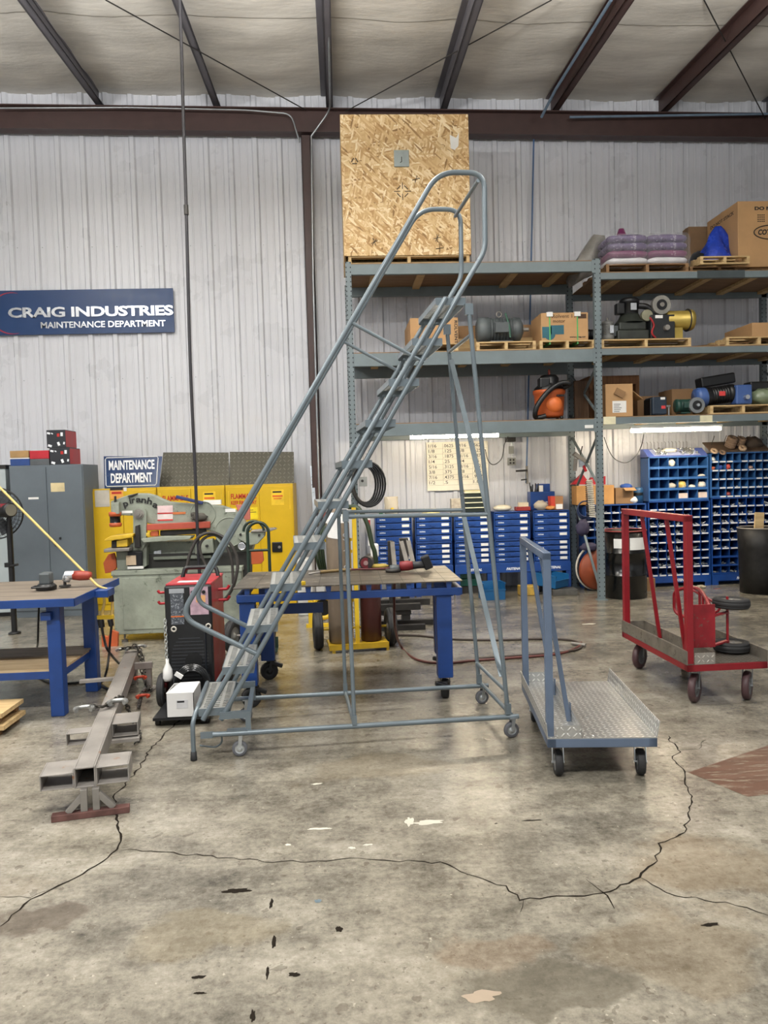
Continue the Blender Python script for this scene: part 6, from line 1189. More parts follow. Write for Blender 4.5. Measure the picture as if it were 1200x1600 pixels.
obj('access_panel', MB().box(a+.10, a+.95, 8.362, 8.372, .14, z1-.08), iwm, iw, bev=.003)
for x in (a+.08, b-.08): obj('leveling_foot', MB().cyl((x, 8.45, 0), (x, 8.45, .02), .035, 14).cyl((x, 8.45, .02), (x, 8.45, .1), .012, 8), steel, iw)
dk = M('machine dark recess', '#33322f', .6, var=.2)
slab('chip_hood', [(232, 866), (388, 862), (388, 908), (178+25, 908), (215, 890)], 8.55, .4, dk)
slab('lower_jaw', [(181, 862), (200, 862), (200, 850), (221, 848), (229, 850), (229, 884), (205, 899.5), (178, 899), (183, 888)], 8.45, .16, iwm)
slab('rear_body', [(229, 846), (330, 846), (345, 838), (390, 840), (396, 850), (392, 864), (330, 868), (232, 872)], 8.58, .25, iwm)
arm = [(173, 783), (180, 781), (190, 777), (202, 773), (214, 771), (228, 771), (240, 774), (250, 779), (262, 784), (280, 786), (310, 788), (345, 790), (366, 797), (376, 806), (384, 818), (392, 828), (380, 838), (352, 838), (330, 830), (232, 818), (210, 806), (186, 805), (186, 802), (173, 802)]
slab('top_arm', arm, 8.47, .15, iwm, bev=.008)
pv = [(208, 860), (208, 802)]+[(218+10.5*math.cos(math.radians(k)), 802-10*math.sin(math.radians(k))) for k in range(180, -1, -20)]+[(228.5, 848), (222, 860)]
slab('pivot_link', pv, 8.42, .05, iwm)
pb = Q(217, 803, 8.42); bo = obj('pivot_bolt', MB().cyl(pb, pb+Vector((0, -.03, 0)), .042, 6).cyl(pb, pb+Vector((0, -.012, 0)), .055, 20), steel, iw); obj('bolt_tip', MB().cyl(pb+Vector((0, -.03, 0)), pb+Vector((0, -.045, 0)), .018, 12), steel, bo)
for px, py, r, nm_ in ((359, 831, .158, 'large'), (317, 803, .135, 'small')): p = Q(px, py, 8.47); d_ = obj('round_cover', MB().cyl(p+Vector((0, -.004, 0)), p+Vector((0, .05, 0)), r, 40).torus(p+Vector((0, -.004, 0)), (0, 1, 0), r, .006, 40, 6), iwm, iw); obj('cover_bolt', MB().cyl(p, p+Vector((0, -.03, 0)), .04, 8), steel, d_) if nm_ == 'large' else None
p = Q(379, 853, 8.5); obj('roller', MB().cyl(p, p+Vector((0, -.06, 0)), .037, 20).torus(p+Vector((0, -.06, 0)), (0, 1, 0), .037, .007, 20, 6), silver, iw)
# piranha lettering on an arc
mb = MB(); arcp = [(196.5, 788, .27), (203.5, 783.5, .18), (208.5, 782.5, .12), (216.5, 781.5, .02), (224.5, 782.5, -.14), (233.5, 784.5, -.26), (242.5, 790, -.38)]; wd_ = [7.5, 2.4, 5.2, 8, 7.5, 7.5, 8]
for ch_, (px, py, an), w in zip('piranha', arcp, wd_):
    p = Q(px, py, 8.463); R3 = Matrix.Rotation(-an, 3, 'Y'); s = 1/143.; hgt = {'p': 9.6, 'i': 9.6, 'h': 10.4}.get(ch_, 7)*s; dn = {'p': -.043}.get(ch_, -.0245); ux = R3 @ Vector((w*s, 0, 0)); uy = R3 @ Vector((0, 0, hgt)); o_ = p-ux*.5+R3 @ Vector((0, 0, dn)); text(mb, ch_, o_, ux, uy, .002, off=.02)
obj('brand_lettering', mb, black_ink, iw)
for x0, y0, x1, y1, mt, nm_ in ((246, 790, 270, 801, M('pink white sticker', '#d9c0c0', .5), 'sticker'), (246, 802, 270, 814, M('white red sticker', '#d8cfcb', .5), 'sticker'), (190.5, 798, 207, 802, white_p, 'sticker'), (270, 800, 290, 803.5, M('orange sticker', '#c8743f', .5), 'sticker'), (352, 795, 368, 800, white_p, 'sticker')):
    c0, c1, d0, d1 = fb(x0, y0, x1, y1, 8.466); obj(nm_, MB().box(c0, c1, 8.4655, 8.470, d0, d1), mt, iw)
c0, c1, d0, d1 = fb(246, 801, 270, 803, 8.464); obj('sticker_stripe', MB().box(c0, c1, 8.4635, 8.466, d0, d1), red_ink, iw); c0, c1, d0, d1 = fb(246, 811.5, 270, 813.5, 8.464); obj('sticker_stripe', MB().box(c0, c1, 8.4635, 8.466, d0, d1), red_ink, iw)
# punch head, table, guards
slab('punch_head', [(173, 786), (186, 784), (186, 803), (176, 803)], 8.40, .12, iwm); p = Q(180.5, 801, 8.48)
s = 1/143.; obj('punch_guard', MB().lathe([(0, 0), (.06, 0), (.066, -.01), (.066, -.045), (.055, -.05)], (p.x, 8.46, p.z+.01), n=22), ior, iw); obj('guard_ring', MB().lathe([(.06, -.045), (.056, -.05), (.056, -.125), (.06, -.13)], (p.x, 8.46, p.z+.01), n=22), black_gloss, iw); obj('punch_guard', MB().lathe([(.056, -.118), (.066, -.125), (.066, -.15), (.055, -.163), (0, -.163)], (p.x, 8.46, p.z+.01), n=22), ior, iw)
iy = M('machine yellow', '#c9a62c', .5, var=.15)
slab('punch_table', [(163, 843.5), (172, 838), (209, 834), (207, 839), (190, 842.5), (164, 845.5)], 8.30, .28, iy); slab('die_block', [(182, 845), (199, 842), (199, 854), (182, 855)], 8.33, .2, iy); slab('die_holder', [(174, 845), (182, 845), (182, 856), (174, 856)], 8.38, .15, steel_dk); slab('lower_table', [(162, 858), (202, 856), (202, 861), (162, 863.5)], 8.28, .32, steel)
slab('side_guard', [(169, 866), (178, 864), (181, 874), (182, 887), (176, 894), (164, 896), (161, 880)], 8.44, .04, ior); slab('control_box', [(199, 862), (222, 862), (222, 887), (199, 887)], 8.41, .05, black_m)
c0, c1, d0, d1 = fb(197, 868, 212.5, 883, 8.405); obj('sticker', MB().box(c0, c1, 8.405, 8.412, d0, d1), M('cream orange sticker', '#cdb79a', .5), iw); c0, c1, d0, d1 = fb(199, 885, 224, 889, 8.40); obj('sticker', MB().box(c0, c1, 8.402, 8.412, d0, d1), white_p, iw)
slab('red_guard_bar', [(229, 819.5), (316, 815), (328, 815), (328, 825), (229, 829)], 8.40, .06, M('machine red', '#a84a38', .5, var=.12)); slab('shear_blade', [(250, 829), (322, 826), (322, 834), (250, 837)], 8.46, .06, steel_dk); slab('feed_shelf', [(220, 842), (255, 838), (300, 838), (296, 843), (224, 848)], 8.34, .2, iwm)
slab('hold_down', [(235, 830), (247, 829), (247, 838), (235, 838)], 8.42, .05, ior); slab('yellow_stop', [(228, 833), (234, 832), (234, 838), (228, 838)], 8.40, .04, iy); slab('tool_post', [(211, 822), (217, 820), (219, 856), (210, 856)], 8.36, .06, steel_dk)
slab('body_rib', [(239, 870.5), (330, 867), (330, 872), (240, 875)], 8.50, .08, iwm); slab('nameplate', [(240, 861), (252, 859), (252, 866), (240, 866)], 8.57, .01, silver); slab('side_block', [(305, 846), (332, 842), (334, 864), (305, 866)], 8.45, .12, iwm); slab('angle_block', [(372, 834), (414, 830), (413, 838), (402, 850), (390, 852), (372, 842)], 8.42, .12, iwm); slab('stop_plate', [(392, 829), (428, 825), (432, 827), (420, 831), (392, 832)], 8.40, .15, steel)
for px, py in ((376, 835), (405, 836), (323, 853)): p = Q(px, py, 8.42); obj('bolt_head', MB().cyl(p+Vector((0, .03, 0)), p+Vector((0, -.015, 0)), .014, 8), steel_dk, iw)
slab('rear_guard', [(392, 861), (410, 859), (412, 876), (408, 881), (393, 882)], 8.44, .05, ior); slab('rear_guard', [(368, 788.5), (390, 788.5), (391, 812), (380, 814), (372, 800)], 8.62, .04, M('machine pink red', '#b5685a', .5)); slab('top_clip', [(198, 775), (214, 770.5), (215, 771.5), (205, 777)], 8.45, .1, steel_dk); slab('head_screw', [(178, 775), (181, 775), (181, 786), (178, 786)], 8.43, .03, steel_dk)
A = Q(275, 776, 8.44); B = Q(317, 786, 8.44); tag(obj('blue_pry_bar', MB().bar(A, B, .035, .03, (0, 1, 0)), M('handle navy', '#2a3566', .45), bev=.006), 'dark blue bar lying slantwise on top of the green machine', 'bar')
c0, c1, d0, d1 = fb(318, 783.5, 345, 790, 8.50); tag(obj('paper_sheet', MB().obox(((c0+c1)/2, 8.53, d0+.035), (c1-c0, .06, .05)), white_p), 'white paper stuck beside the dark blue bar on the green machine', 'paper')
c = Q(312, 808, 8.42); tag(obj('work_glove', MB().ball((c.x, 8.42, c.z), (.085, .045, .045), 14, 9, jit=.15, rnd=random.Random(6)).ball((c.x-.06, 8.42, c.z+.03), (.04, .03, .03), 10, 7, jit=.1, rnd=random.Random(7)), M('dirty glove', '#4f4c45', .85)), 'dirty grey work glove lying on the red bar of the green machine', 'glove')
cr_ = thing('cable_loop', 'dark thick cable looping in front of the green machine', 'cable', Q(340, 880, 8.1)); obj('loops', MB().tube(smooth([Q(290, 895, 8.1), Q(298, 862, 8.1), (Q(312, 838, 8.1)), Q(335, 833, 8.1), Q(358, 848, 8.1), Q(371, 875, 8.1), Q(368, 905, 8.1), Q(360, 925, 8.15), Q(348, 940, 8.2)], 7), .017, 8).tube(smooth([Q(322, 885, 8.12), Q(312, 858, 8.12), Q(318, 842, 8.12), Q(336, 836, 8.12), Q(352, 850, 8.12), Q(362, 876, 8.12), Q(364, 912, 8.12)], 7), .015, 8), M('dark cable', '#3b3734', .6), cr_)
# green hand truck behind the table
hg = thing('hand_truck', 'dark green hand truck with arched handle beside the green machine', 'hand truck', (Q(400, 900, 7.7).x, 7.75, 0)); gg = M('dark green paint', '#1c2f25', .45); Y = 7.7
l0 = Q(389, 900, Y).x; r0 = Q(422, 900, Y).x; zt_ = Q(405, 816, Y).z; mx = (l0+r0)/2; rd = (r0-l0)/2
pts = [(l0, Y, .1), (l0, Y, zt_-rd)]+[(mx-rd*math.cos(math.radians(k)), Y, zt_-rd+rd*math.sin(math.radians(k))) for k in range(15, 180, 15)]+[(r0, Y, zt_-rd), (r0, Y, .1)]
obj('frame_tube', MB().tube(pts, .016, 10), gg, hg); obj('back_tube', MB().tube([Vector(p)+Vector((-.07, .25, -.0)) for p in pts[1:-1]], .014, 10), gg, hg)
for z in (zt_-.28, .55, .25): obj('cross_bar', MB().cyl((l0, Y, z), (r0, Y, z), .013), gg, hg)
obj('toe_plate', MB().box(l0-.06, r0+.06, Y-.2, Y, .02, .03).box(l0-.06, r0+.06, Y-.01, Y, .03, .14), gg, hg); p = gp(364, 1020); pneu(hg, (Q(364, 994, Y).x, Y-.02, .165), (1, -.35, 0), .165, .08, rim=M('rim silver', '#9a9a96', .4, metal=.5)); pneu(hg, (r0-.06, Y+.02, .165), (1, -.35, 0), .165, .08, rim=M('rim silver', '#9a9a96', .4)); obj('axle', MB().cyl((Q(364, 994, Y).x, Y, .165), (r0-.06, Y, .165), .011), steel, hg)
# ================================================================ WELDER
wl_ = thing('welding_machine', 'black and red wheeled welding machine with round front grille', 'welder', (-1.15, 6.1, 0)); Yw = 5.86; a, b, z0, z1 = fb(260, 929, 333, 1105, Yw, .07)
wred = M('welder red', '#a3202a', .35, var=.06); obj('front_panel', MB().box(a, b, Yw, Yw+.05, z0, z1), black_m, wl_, bev=.014); obj('side_cover', MB().box(a+.008, b-.004, Yw+.05, Yw+.62, z0, z1+.0), wred, wl_, bev=.01); obj('top_cover', MB().box(a+.004, b, Yw+.04, Yw+.63, z1-.01, z1+.012), wred, wl_, bev=.006); w = b-a; h = z1-z0
obj('top_label', MB().box(a+.08, b-.06, Yw+.1, Yw+.18, z1+.012, z1+.0135), white_p, wl_)
obj('instruction_panel', MB().box(a+w*.13, a+w*.41, Yw-.003, Yw, z0+h*.66, z0+h*.93), M('dark panel print', '#4d525a', .5, var=.3, scale=30, col2='#a7abb0', thr=.58), wl_); obj('panel_header', MB().box(a+w*.11, a+w*.43, Yw-.005, Yw, z0+h*.935, z0+h*.975), M('silver header', '#9fa3a8', .4), wl_); obj('red_strip', MB().box(a+w*.13, a+w*.41, Yw-.005, Yw-.002, z0+h*.725, z0+h*.735), M('orange print', '#d9691f', .5), wl_)
obj('control_panel', MB().box(a+w*.55, a+w*.94, Yw-.004, Yw, z0+h*.74, z0+h*.985), M('pink control panel', '#b598a4', .35, var=.2, scale=16), wl_); obj('display', MB().box(a+w*.68, a+w*.88, Yw-.007, Yw-.003, z0+h*.85, z0+h*.91), M('orange display', '#d8a16a', .4), wl_)
for u in (.62, .85): obj('dial', MB().cyl((a+w*u, Yw-.003, z0+h*.94), (a+w*u, Yw-.02, z0+h*.94), .014, 14), black_gloss, wl_)
for u, v in ((.18, .62), (.92, .635)): obj('socket', MB().torus((a+w*u, Yw-.004, z0+h*v), (0, 1, 0), .017, .006, 18, 6), M('pale socket', '#cfc9bd', .4), wl_)
mb = MB()
for k in range(13): zz = z0+h*(.17+.030*k); hw = w*.40*math.sqrt(max(.05, 1-((k-5.5)/8)**2)); mb.box(a+w*.5-hw, a+w*.5+hw, Yw-.004, Yw-.001, zz, zz+.006)
obj('grille_slats', mb, M('slat grey', '#34363b', .4), wl_); obj('grille_round', MB().cyl((a+w*.58, Yw-.006, z0+h*.33), (a+w*.58, Yw-.001, z0+h*.33), .065, 26), M('grille black', '#060607', .6), wl_); obj('edge_strip', MB().cyl((a+w*.84, Yw-.004, z0+.03), (a+w*.84, Yw-.004, z0+h*.66), .008, 8), M('glossy black strip', '#202329', .2), wl_)
obj('carry_handle', MB().tube(fillet([(a+.05, Yw+.44, z1), (a+.07, Yw+.46, z1+.085), (b-.03, Yw+.46, z1+.085), (b-.01, Yw+.44, z1)], .03), .017, 8), black_m, wl_)
for zz in (.90, .80): obj('cable_hook', MB().tube(fillet([(a, Yw+.3, z0+h*zz), (a-.10, Yw+.27, z0+h*zz), (a-.11, Yw+.27, z0+h*zz+.02)], .01), .011, 6), wred, wl_); obj('cable_hook', MB().tube(fillet([(b, Yw+.35, z0+h*zz), (b+.07, Yw+.35, z0+h*zz), (b+.09, Yw+.35, z0+h*zz+.03)], .01), .012, 6), wred, wl_)
obj('undercarriage', MB().box(a-.005, b+.03, Yw-.47, Yw+.6, .05, .07), black_m, wl_); pneu(wl_, (a-.05, Yw+.05, .13), (1, 0, 0), .13, .055); pneu(wl_, (b+.06, Yw+.45, .13), (1, 0, 0), .13, .055)
for x in (a, b-.03): obj('caster_wheel', MB().cyl((x, Yw-.4, .03), (x+.03, Yw-.4, .03), .03, 14), black_m, wl_)
def chain(pts, pitch, r, th, R=None):
    P = [Vector(p) for p in pts]; Ls = [0]
    for p, q in zip(P, P[1:]): Ls.append(Ls[-1]+(q-p).length)
    mb = MB(); n = int(Ls[-1]/pitch); j = 0
    for i in range(n):
        s = (i+.5)*pitch
        while j < len(P)-2 and Ls[j+1] < s: j += 1
        f = (s-Ls[j])/max(1e-6, Ls[j+1]-Ls[j]); c = P[j].lerp(P[j+1], f); d = (P[j+1]-P[j]).normalized(); u = d.orthogonal().normalized(); v = d.cross(u)
        if i % 2: u, v = v, -u
        hl = pitch*.68; mb.tube([c+d*(hl*math.cos(q))+u*(r*math.sin(q)) for q in [2*math.pi*k/10 for k in range(10)]], th, 5, True)
    return mb
p0 = at(258, 972, Yw-.02); p1 = at(257.5, 1032, Yw-.02); cx_ = p0.x
sc_ = thing('hanging_chain', 'pale chain with white plastic tag hanging on the left of the welding machine', 'chain', (cx_, Yw-.04, p1.z-.2)); obj('chain_links', chain([Vector((cx_, Yw-.02, p0.z+.02)), Vector((cx_, Yw-.02, p1.z))], .026, .012, .0035), M('pale chain', '#bfc2c0', .35, metal=.6), sc_); obj('plastic_tag', MB().lathe([(0, .02), (.012, .01), (.012, -.02), (.034, -.07), (.038, -.13), (.030, -.155), (0, -.155)], (cx_+.004, Yw-.02, p1.z), n=10), white_p, sc_)
Yb = gp(285, 1121, .07).y; a2, b2, z02, z12 = fb(260, 1082, 303, 1120, Yb, .072)
wbx = thing('white_box', 'open white cardboard box on the floor base before the welder', 'box', ((a2+b2)/2, Yb+.12, .072)); wd2 = M('white card', '#d9d8d6', .6, var=.03)
Yb2 = Yb+.27;  mb = MB().box(a2, b2, Yb, Yb+.004, z02, z12).box(a2, b2, Yb2-.004, Yb2, z02, z12).box(a2, a2+.004, Yb, Yb2, z02, z12).box(b2-.004, b2, Yb, Yb2, z02, z12).box(a2, b2, Yb, Yb2, z02, z02+.004)
obj('box_body', mb, wd2, wbx); obj('flap', MB().add([(a2, Yb, z12), (b2, Yb, z12), (b2, Yb2-.02, z12+.012), (a2+.05, Yb2-.03, z12+.012)], [(0, 1, 2, 3)]), wd2, wbx, solid=.003); obj('print_label', MB().box(a2+.07, a2+.15, Yb-.002, Yb, z12-.11, z12-.05), M('label print', '#c7c7c9', .6), wbx); obj('label_print', MB().box(a2+.075, a2+.125, Yb-.003, Yb-.001, z12-.068, z12-.056), black_ink, wbx)
c = at(298, 1082, Yw-.08); cc_ = thing('cable_coil', 'coil of thick black cable leaning between white box and welder', 'cable', (c.x, Yw-.04, .08)); mb = MB()
for k in range(4): mb.torus((c.x+.02, Yw-.09-.004*k-.012, .215), (.05, -1, .1*(k-1)), .105+.012*k-.01, .014, 30, 8)
obj('loops', mb, black_gloss, cc_); obj('white_tie', MB().obox((c.x-.07, Yw-.14, .285), (.06, .02, .03), Matrix.Rotation(.6, 3, 'Y')), white_p, cc_)
# ================================================================ SPREADER BEAM
sb = thing('spreader_beam', 'rusty grey square tube spreader beam on welded feet', 'beam', (-1.3, 5.0, 0)); P0 = at(132.5, 1215, 4.0); zc = P0.z; P1 = gp(206, 1020, zc+.03); P1.z = zc; d = (P1-P0); LB = d.length; d.normalize(); sx = Vector((d.y, -d.x, 0)); up = Vector((0, 0, 1))
def tubebox(name, o, ln, w, h, th, mat, ax=d, side=sx, parent=sb):
    mb = MB(); R3 = Matrix((side, ax, up)).transposed()
    for s in (-1, 1): mb.obox(o+ax*(ln/2)+side*(s*(w-th)/2), (th, ln, h), R3); mb.obox(o+ax*(ln/2)+up*(s*(h-th)/2), (w-2*th, ln, th), R3)
    return obj(name, mb, mat, parent, bev=.003)
tb = lambda px, py, z=0: (gp(px, py, zc+z)-P0).dot(d)
tubebox('main_tube', P0, LB, .108, .108, .009, rust)
for (t_, s, ln, w, h, dz) in ((.0, -1, .20, .165, .082, -.008), (.0, 1, .20, .165, .095, .0), (tb(150, 1148), -1, .10, .15, .075, -.015), (tb(215, 1138), 1, .22, .155, .085, .0)):
    tubebox('side_bracket', P0+d*t_+sx*(s*(.054+w/2))+up*dz, ln, w, h, .007, rust)
t3 = tb(170, 1062, .03); obj('flat_bracket', MB().obox(P0+d*t3-sx*.15+up*.035, (.30, .055, .02), Matrix((sx, d, up)).transposed()), rust, sb); obj('low_bracket', MB().obox(P0+d*(tb(222, 1150, -.05))+sx*.13-up*.06, (.17, .06, .02), Matrix((sx, d, up)).transposed()), rust, sb)
A = gp(81, 1283); B = gp(203, 1267); mst = M('rusty red foot', '#6a4a44', .6, var=.25, scale=14, metal=.3); nb = (B-A).normalized(); obj('foot_bar', MB().bar(A+up*.017, B+up*.017, .05, .034, up), mst, sb, bev=.003); mid = lambda px: A+(B-A)*((px-81)/122)+up*.034
for px in (132, 151): p = mid(px); q = Vector((p.x, p.y, zc-.054)); obj('foot_post', MB().bar(p, q, .034, .034, nb), steel, sb, bev=.002)
for pa, pb, hh in ((106, 129, .075), (178, 154, .085)): obj('foot_gusset', MB().bar(mid(pa), mid(pb)+up*hh, .03, .03, nb), steel, sb, bev=.002)
fp = gp(234, 1076); t4 = (Vector((fp.x, fp.y, zc))-P0).dot(d); obj('far_foot', MB().box(fp.x-.02, fp.x+.02, fp.y-.02, fp.y+.02, 0, zc+.02).box(fp.x-.05, fp.x+.05, fp.y-.06, fp.y+.06, 0, .012).bar(P0+d*t4+sx*.05, Vector((fp.x+.03, fp.y, zc)), .05, .05, up), rust, sb)
p = P0+d*(LB-.15); obj('far_foot', MB().box(p.x-.05, p.x+.05, p.y-.03, p.y+.03, 0, zc-.054), rust, sb)
def hook(c, mat, parent, s=1., face=sx, name='hook'):
    c = Vector(c); pts = [c+face*(.055*s*math.cos(q))*1.0+up*(.03*s*math.sin(q)) if 0 else c+face*(.05*s*math.cos(q))+d*(.04*s*math.sin(q))+up*.0 for q in [math.radians(a_) for a_ in range(-40, 230, 20)]]
    return obj(name, MB().tube(pts, .014*s, 8), mat, parent)
chm = M('chain dark', '#45413c', .5, metal=.5, var=.2); hkm = M('hook silver', '#a5a6a3', .35, metal=.7); orm = M('hook orange', '#a8391f', .5)
top = zc+.066
def chain_thing(label, pts, hooks, pitch=.034):
    o = thing('lifting_chain', label, 'chain', pts[len(pts)//2]); obj('chain_links', chain(smooth(pts, 10), pitch, .014, .0055), chm, o)
    for p, mt, s, nm_ in hooks: hook(p, mt, o, s, name=nm_)
    return o
Bm = lambda t_, s, z: P0+d*t_+sx*s+up*(z-zc)
tF = LB-.1; chain_thing('dark lifting chain draped over the far end of the spreader beam', [Bm(tF+.03, -.10, top+.02), Bm(tF, 0, top+.03), Bm(tF-.02, .06, top+.02), Bm(tF-.06, .085, zc-.03), Bm(tF-.14, .09, .16), Bm(tF-.2, .12, .05), Bm(tF-.35, .16, .02), Bm(tF-.5, .12, .02), Bm(tF-.9, .12, .02)], [(Bm(tF+.0, -.07, top+.02), hkm, .9, 'hook'), (Bm(tF+.02, .075, top+.03), hkm, .9, 'hook'), (Bm(tF-.38, .10, .12), orm, .9, 'orange_hook'), (Bm(tF-.7, .14, .05), orm, .9, 'orange_hook')])
chain_thing('second strand of dark chain hanging down beside the beam far end', [Bm(tF+.04, .02, top+.045), Bm(tF, .07, top+.02), Bm(tF-.03, .10, zc), Bm(tF-.10, .12, .12), Bm(tF-.25, .14, .03), Bm(tF-.45, .2, .02)], [])
tN = tb(172, 1108, .06); chain_thing('dark chain with two silver hooks lying across the middle of the beam', [Bm(tN+.02, -.10, top+.02), Bm(tN+.01, -.02, top+.015), Bm(tN+.14, .03, top+.012), Bm(tN+.25, .06, top), Bm(tN+.34, .085, zc-.02), Bm(tN+.36, .13, .04), Bm(tN+.15, .18, .02), Bm(tN+.0, .16, .02)], [(Bm(tN+.0, -.14, top+.012), hkm, 1.1, 'hook'), (Bm(tN+.04, .06, top+.025), hkm, 1.1, 'hook')])
# ================================================================ BLUE WORKBENCH AT LEFT
bw = thing('workbench', 'blue steel workbench with worn wooden top at left edge', 'workbench', (-2.8, 6.2, 0)); wtop = wood('worn bench wood', '#5a5045', '#83786a', 0, rough=.6, sc=.6); x0, x1, y0, y1, zt = -3.75, -1.955, 5.64, 6.77, .90
obj('bench_top', MB().box(x0, x1-.004, y0+.004, y1-.004, zt-.045, zt), wtop, bw); obj('edge_frame', MB().box(x0, x1, y0, y0+.006, zt-.06, zt-.001).box(x1-.006, x1, y0, y1, zt-.06, zt-.001).box(x0, x1, y1-.006, y1, zt-.06, zt-.001), blue2, bw, bev=.002)
for x, y in ((-2.21, 5.765), (-2.17, 6.42), (-3.6, 5.765), (-3.6, 6.42)): obj('leg', MB().box(x, x+.10, y, y+.10, 0, zt-.06), blue2, bw, bev=.008)
obj('leg_tab', MB().box(-2.235, -2.16, 5.72, 5.77, zt-.17, zt-.11), blue2, bw, bev=.004); obj('corner_tab', MB().box(x1-.0, x1+.10, 6.10, 6.28, zt-.07, zt-.012), blue2, bw, bev=.004)
zs = at(40, 1050, 5.8).z; obj('lower_shelf', MB().box(x0, -2.125, 5.79, 6.50, zs-.0, zs+.018), wood('shelf board', '#a48c69', '#cbb591', 0), bw); obj('shelf_rail', MB().box(x0, -2.17, 5.78, 5.80, zs-.055, zs).box(-2.145, -2.125, 5.78, 6.48, zs-.055, zs), blue2, bw, bev=.002); obj('shelf_plank', MB().box(x0, -2.11, 6.2, 6.52, zs+.018, zs+.032), wtop, bw)
g = thing('angle_grinder', 'red corded angle grinder standing on the wooden bench', 'grinder', at(115, 907, 6.25)); z = zt; A = at(103, 905, 6.25); B = at(131, 905, 6.25); gh = obj('gear_head', MB().lathe([(0, 0), (.03, 0), (.034, .04), (.025, .075), (0, .08)], (A.x, 6.25, z+.05), (.3, 0, 1), 16).cyl((A.x, 6.25, z+.10), (A.x+.07, 6.25, z+.10), .034, 16), silver, g); obj('grinding_wheel', MB().cyl((A.x-.01, 6.25, z+.01), (A.x-.01, 6.25, z+.02), .045, 20).cyl((A.x-.01, 6.25, z+.02), (A.x-.01, 6.25, z+.05), .012, 10), steel_dk, g); obj('grip_body', MB().lathe([(0, 0), (.036, 0), (.04, .05), (.036, .11), (.03, .14), (0, .142)], (A.x+.06, 6.25, z+.095), (1, 0, -.05), 18), M('tool orange red', '#8f3324', .45), g)
g = thing('disc_sander', 'small black and grey sander standing on the wooden bench', 'sander', at(72, 912, 6.15)); c = at(72, 910, 6.15); obj('sander_body', MB().box(c.x-.04, c.x+.045, 6.1, 6.2, z+.045, z+.14), gm, g, bev=.015); obj('sander_foot', MB().lathe([(0, 0), (.075, 0), (.078, .03), (.06, .05), (0, .05)], (c.x, 6.15, z), n=24), black_m, g); obj('front_lever', MB().tube(fillet([(c.x-.07, 6.12, z+.035), (c.x-.07, 6.03, z+.035), (c.x+.07, 6.03, z+.035), (c.x+.07, 6.12, z+.035)], .02), .008, 6), black_m, g)
c = at(158, 915, 6.2); ycm = M('yellow cord', '#cbb168', .5)
line_thing('tie_rope', [at(-70, 690, 6.9), at(0, 762, 6.6), Vector((c.x-.02, 6.2, zt+.004)), Vector((c.x+.06, 6.2, zt-.02)), Vector((c.x+.05, 6.19, zt-.09))], .010, ycm, 'tight yellow rope slanting down to the bench corner', 'rope', rad=.03)
yx = thing('extension_cord', 'tangle of yellow and black cords hanging from the bench corner', 'cord', gp(168, 1050)); Gv = lambda px, py, Y=6.35: at(px, py, Y)
obj('cord', MB().tube(smooth([Gv(160, 924), Gv(163, 940), Gv(160, 955), Gv(158, 970)], 5), .012, 7).tube(smooth([Gv(174, 925), Gv(175, 950), Gv(172, 972)], 5), .010, 7), ycm, yx)
obj('plug', MB().cyl(Gv(157, 968), Gv(159, 980), .026, 10).cyl(Gv(172, 968), Gv(174, 978), .022, 10).cyl(Gv(173, 925), Gv(174, 940), .022, 10), black_m, yx); obj('power_block', MB().obox(Gv(165, 964), (.13, .03, .03)), yellow2, yx)
obj('cord_black', MB().tube(smooth([Gv(159, 980), Gv(163, 1000), Gv(170, 1018), gp(190, 1040, .01), gp(210, 1052, .01)], 6), .011, 7).tube(smooth([Gv(174, 978), Gv(172, 1000), Gv(170, 1025), Gv(166, 1050, 6.3), gp(158, 1066, .01), gp(130, 1066, .01), gp(85, 1068, .01), gp(60, 1058, .01)], 6), .010, 7).tube(smooth([gp(145, 1066, .012), gp(160, 1072, .012), gp(178, 1080, .012), gp(200, 1078, .012)], 6), .013, 7), black_m, yx)
line_thing('power_cord', smooth([at(61, 945, 6.7), at(60, 970, 6.75), at(59, 1005, 6.8), gp(57, 1012, .01)], 5), .009, black_m, 'thin black cord hanging straight down below the back of the bench', 'cord', rad=0)
p = gp(178, 1008, 0); tag(obj('orange_guard', MB().prism([(-.09, 0), (.07, 0), (.08, .14), (.02, .17), (-.03, .10), (-.09, .12)], (at(172, 990, 8.2).x, 8.2, .001), (1, 0, 0), (0, 0, 1), (0, .05, 0)), ior), 'bent orange guard plate on floor left of the green machine', 'guard')
# wood pallet boards at the left edge
bd = thing('plank_stack', 'short stack of rough boards on floor at the left edge', 'boards', (gp(0, 1140).x-.2, 5.1, 0)); pz = gp(4, 1150); e = pz.x
for k, z in enumerate((0.0, .085)): obj('board', MB().box(e-.9, e+.02-.012*k, pz.y-.02, pz.y+.35, z+.045, z+.075), pine, bd); obj('runner', MB().box(e-.9, e-.02, pz.y+.0, pz.y+.05, z, z+.045), pine_old, bd); obj('runner', MB().box(e-.9, e-.02, pz.y+.28, pz.y+.33, z, z+.045), pine_old, bd)
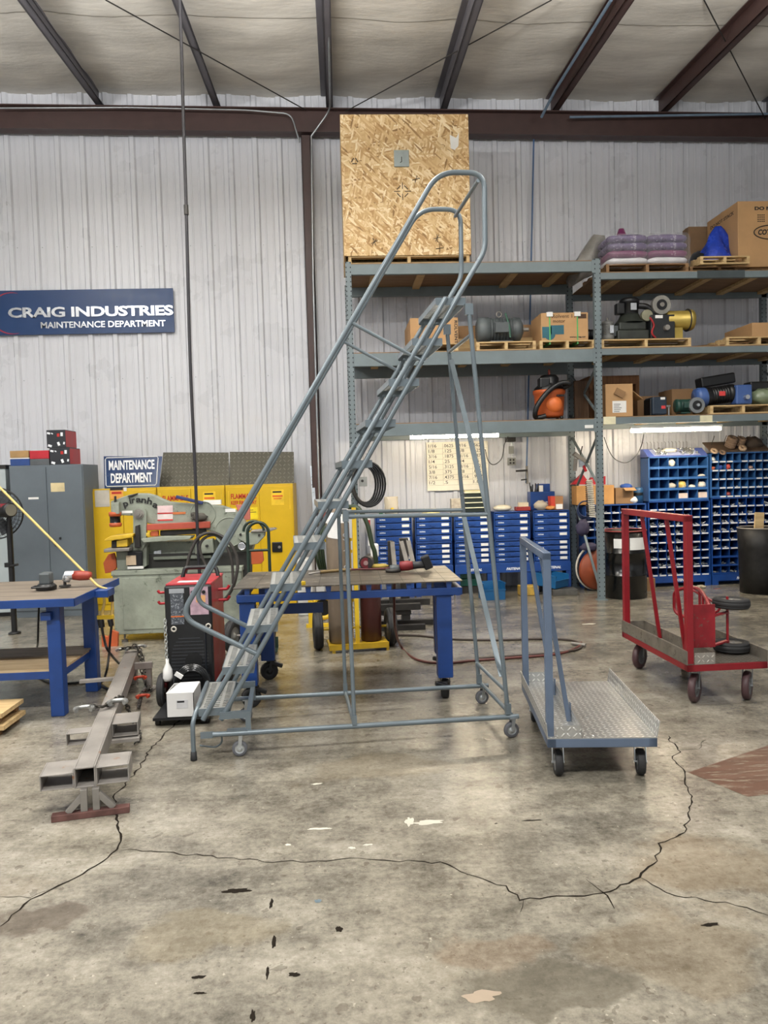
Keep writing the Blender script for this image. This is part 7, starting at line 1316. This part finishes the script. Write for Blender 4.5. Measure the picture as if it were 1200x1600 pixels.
# ================================================================ FAN
pb = gp(23, 990); Yf = pb.y; pc = at(-13, 803, Yf-.15); fn = thing('pedestal_fan', 'black pedestal fan with wire cage at the left edge', 'fan', (pb.x, Yf, 0)); px_ = pb.x
obj('base_plate', MB().lathe([(0, 0), (.07, 0), (.07, .015), (.03, .03), (0, .03)], (px_, Yf, 0), n=28), black_m, fn); obj('pole', MB().cyl((px_, Yf, .02), (px_+.0, Yf, pc.z-.15), .032, 14).cyl((px_, Yf, pc.z-.6), (px_, Yf, pc.z), .024, 14), black_m, fn); obj('clamp_knob', MB().cyl((px_, Yf-.03, pc.z-.62), (px_+.09, Yf-.03, pc.z-.60), .014, 8).cyl((px_-.03, Yf, pc.z-.63), (px_-.03, Yf, pc.z-.58), .045, 12), black_m, fn)
fax = Vector((.25, -1, 0)).normalized(); fc = Vector((pc.x-.03, Yf-.02, pc.z)); Rf = .30; fu = Vector((fax.y, -fax.x, 0)); cg = MB()
for k in range(1, 9): rr_ = Rf*k/8; dd = .09*(1-(k/8)**2); cg.torus(fc+fax*(-.02+dd)*-1*-1, fax, rr_, .003 if k < 8 else .008, 40, 5); cg.torus(fc-fax*(.06+dd), fax, rr_, .003 if k < 8 else .008, 40, 5)
for k in range(36):
    q = 2*math.pi*k/36; rv = fu*math.cos(q)+up*math.sin(q)
    for s in (1, -1): cg.tube([fc+rv*(Rf*f)+fax*(((-.02+.09*(1-f*f)) if s > 0 else -(.06+.09*(1-f*f)))) for f in (.1, .4, .7, .9, 1.)], .002, 4)
obj('wire_cage', cg, black_m, fn); bl = MB()
for k in range(3):
    q = 2*math.pi*k/3; rv = fu*math.cos(q)+up*math.sin(q); tv = fu*-math.sin(q)+up*math.cos(q); vs = []
    for f, wv in ((.15, .04), (.5, .12), (.88, .14)): vs += [fc+rv*(Rf*f)-tv*wv*.5-fax*.05, fc+rv*(Rf*f)+tv*wv*.5-fax*.01]
    bl.add(vs, [(0, 1, 3, 2), (2, 3, 5, 4)])
obj('blade', bl, M('blade grey', '#4a4d50', .4, metal=.4), fn, solid=.003); mc_ = at(9, 797, Yf-.22); ma = Vector((.8, -.6, 0)).normalized(); mo = obj('motor_housing', MB().lathe([(0, -.16), (.07, -.16), (.085, -.12), (.085, .09), (.075, .105), (0, .105)], mc_, ma, 24).cyl(mc_, (px_, Yf, pc.z), .03, 12), black_m, fn); obj('motor_cap', MB().cyl(mc_+ma*.104, mc_+ma*.109, .066, 24), M('cap grey', '#6d6a5e', .5), mo)
c0, c1, d0, d1 = fb(1, 787, 12, 795, Yf-.30); obj('red_label', MB().box(c0, c1, Yf-.305, Yf-.295, d0, d1), M('label red', '#8b2430', .5), mo)
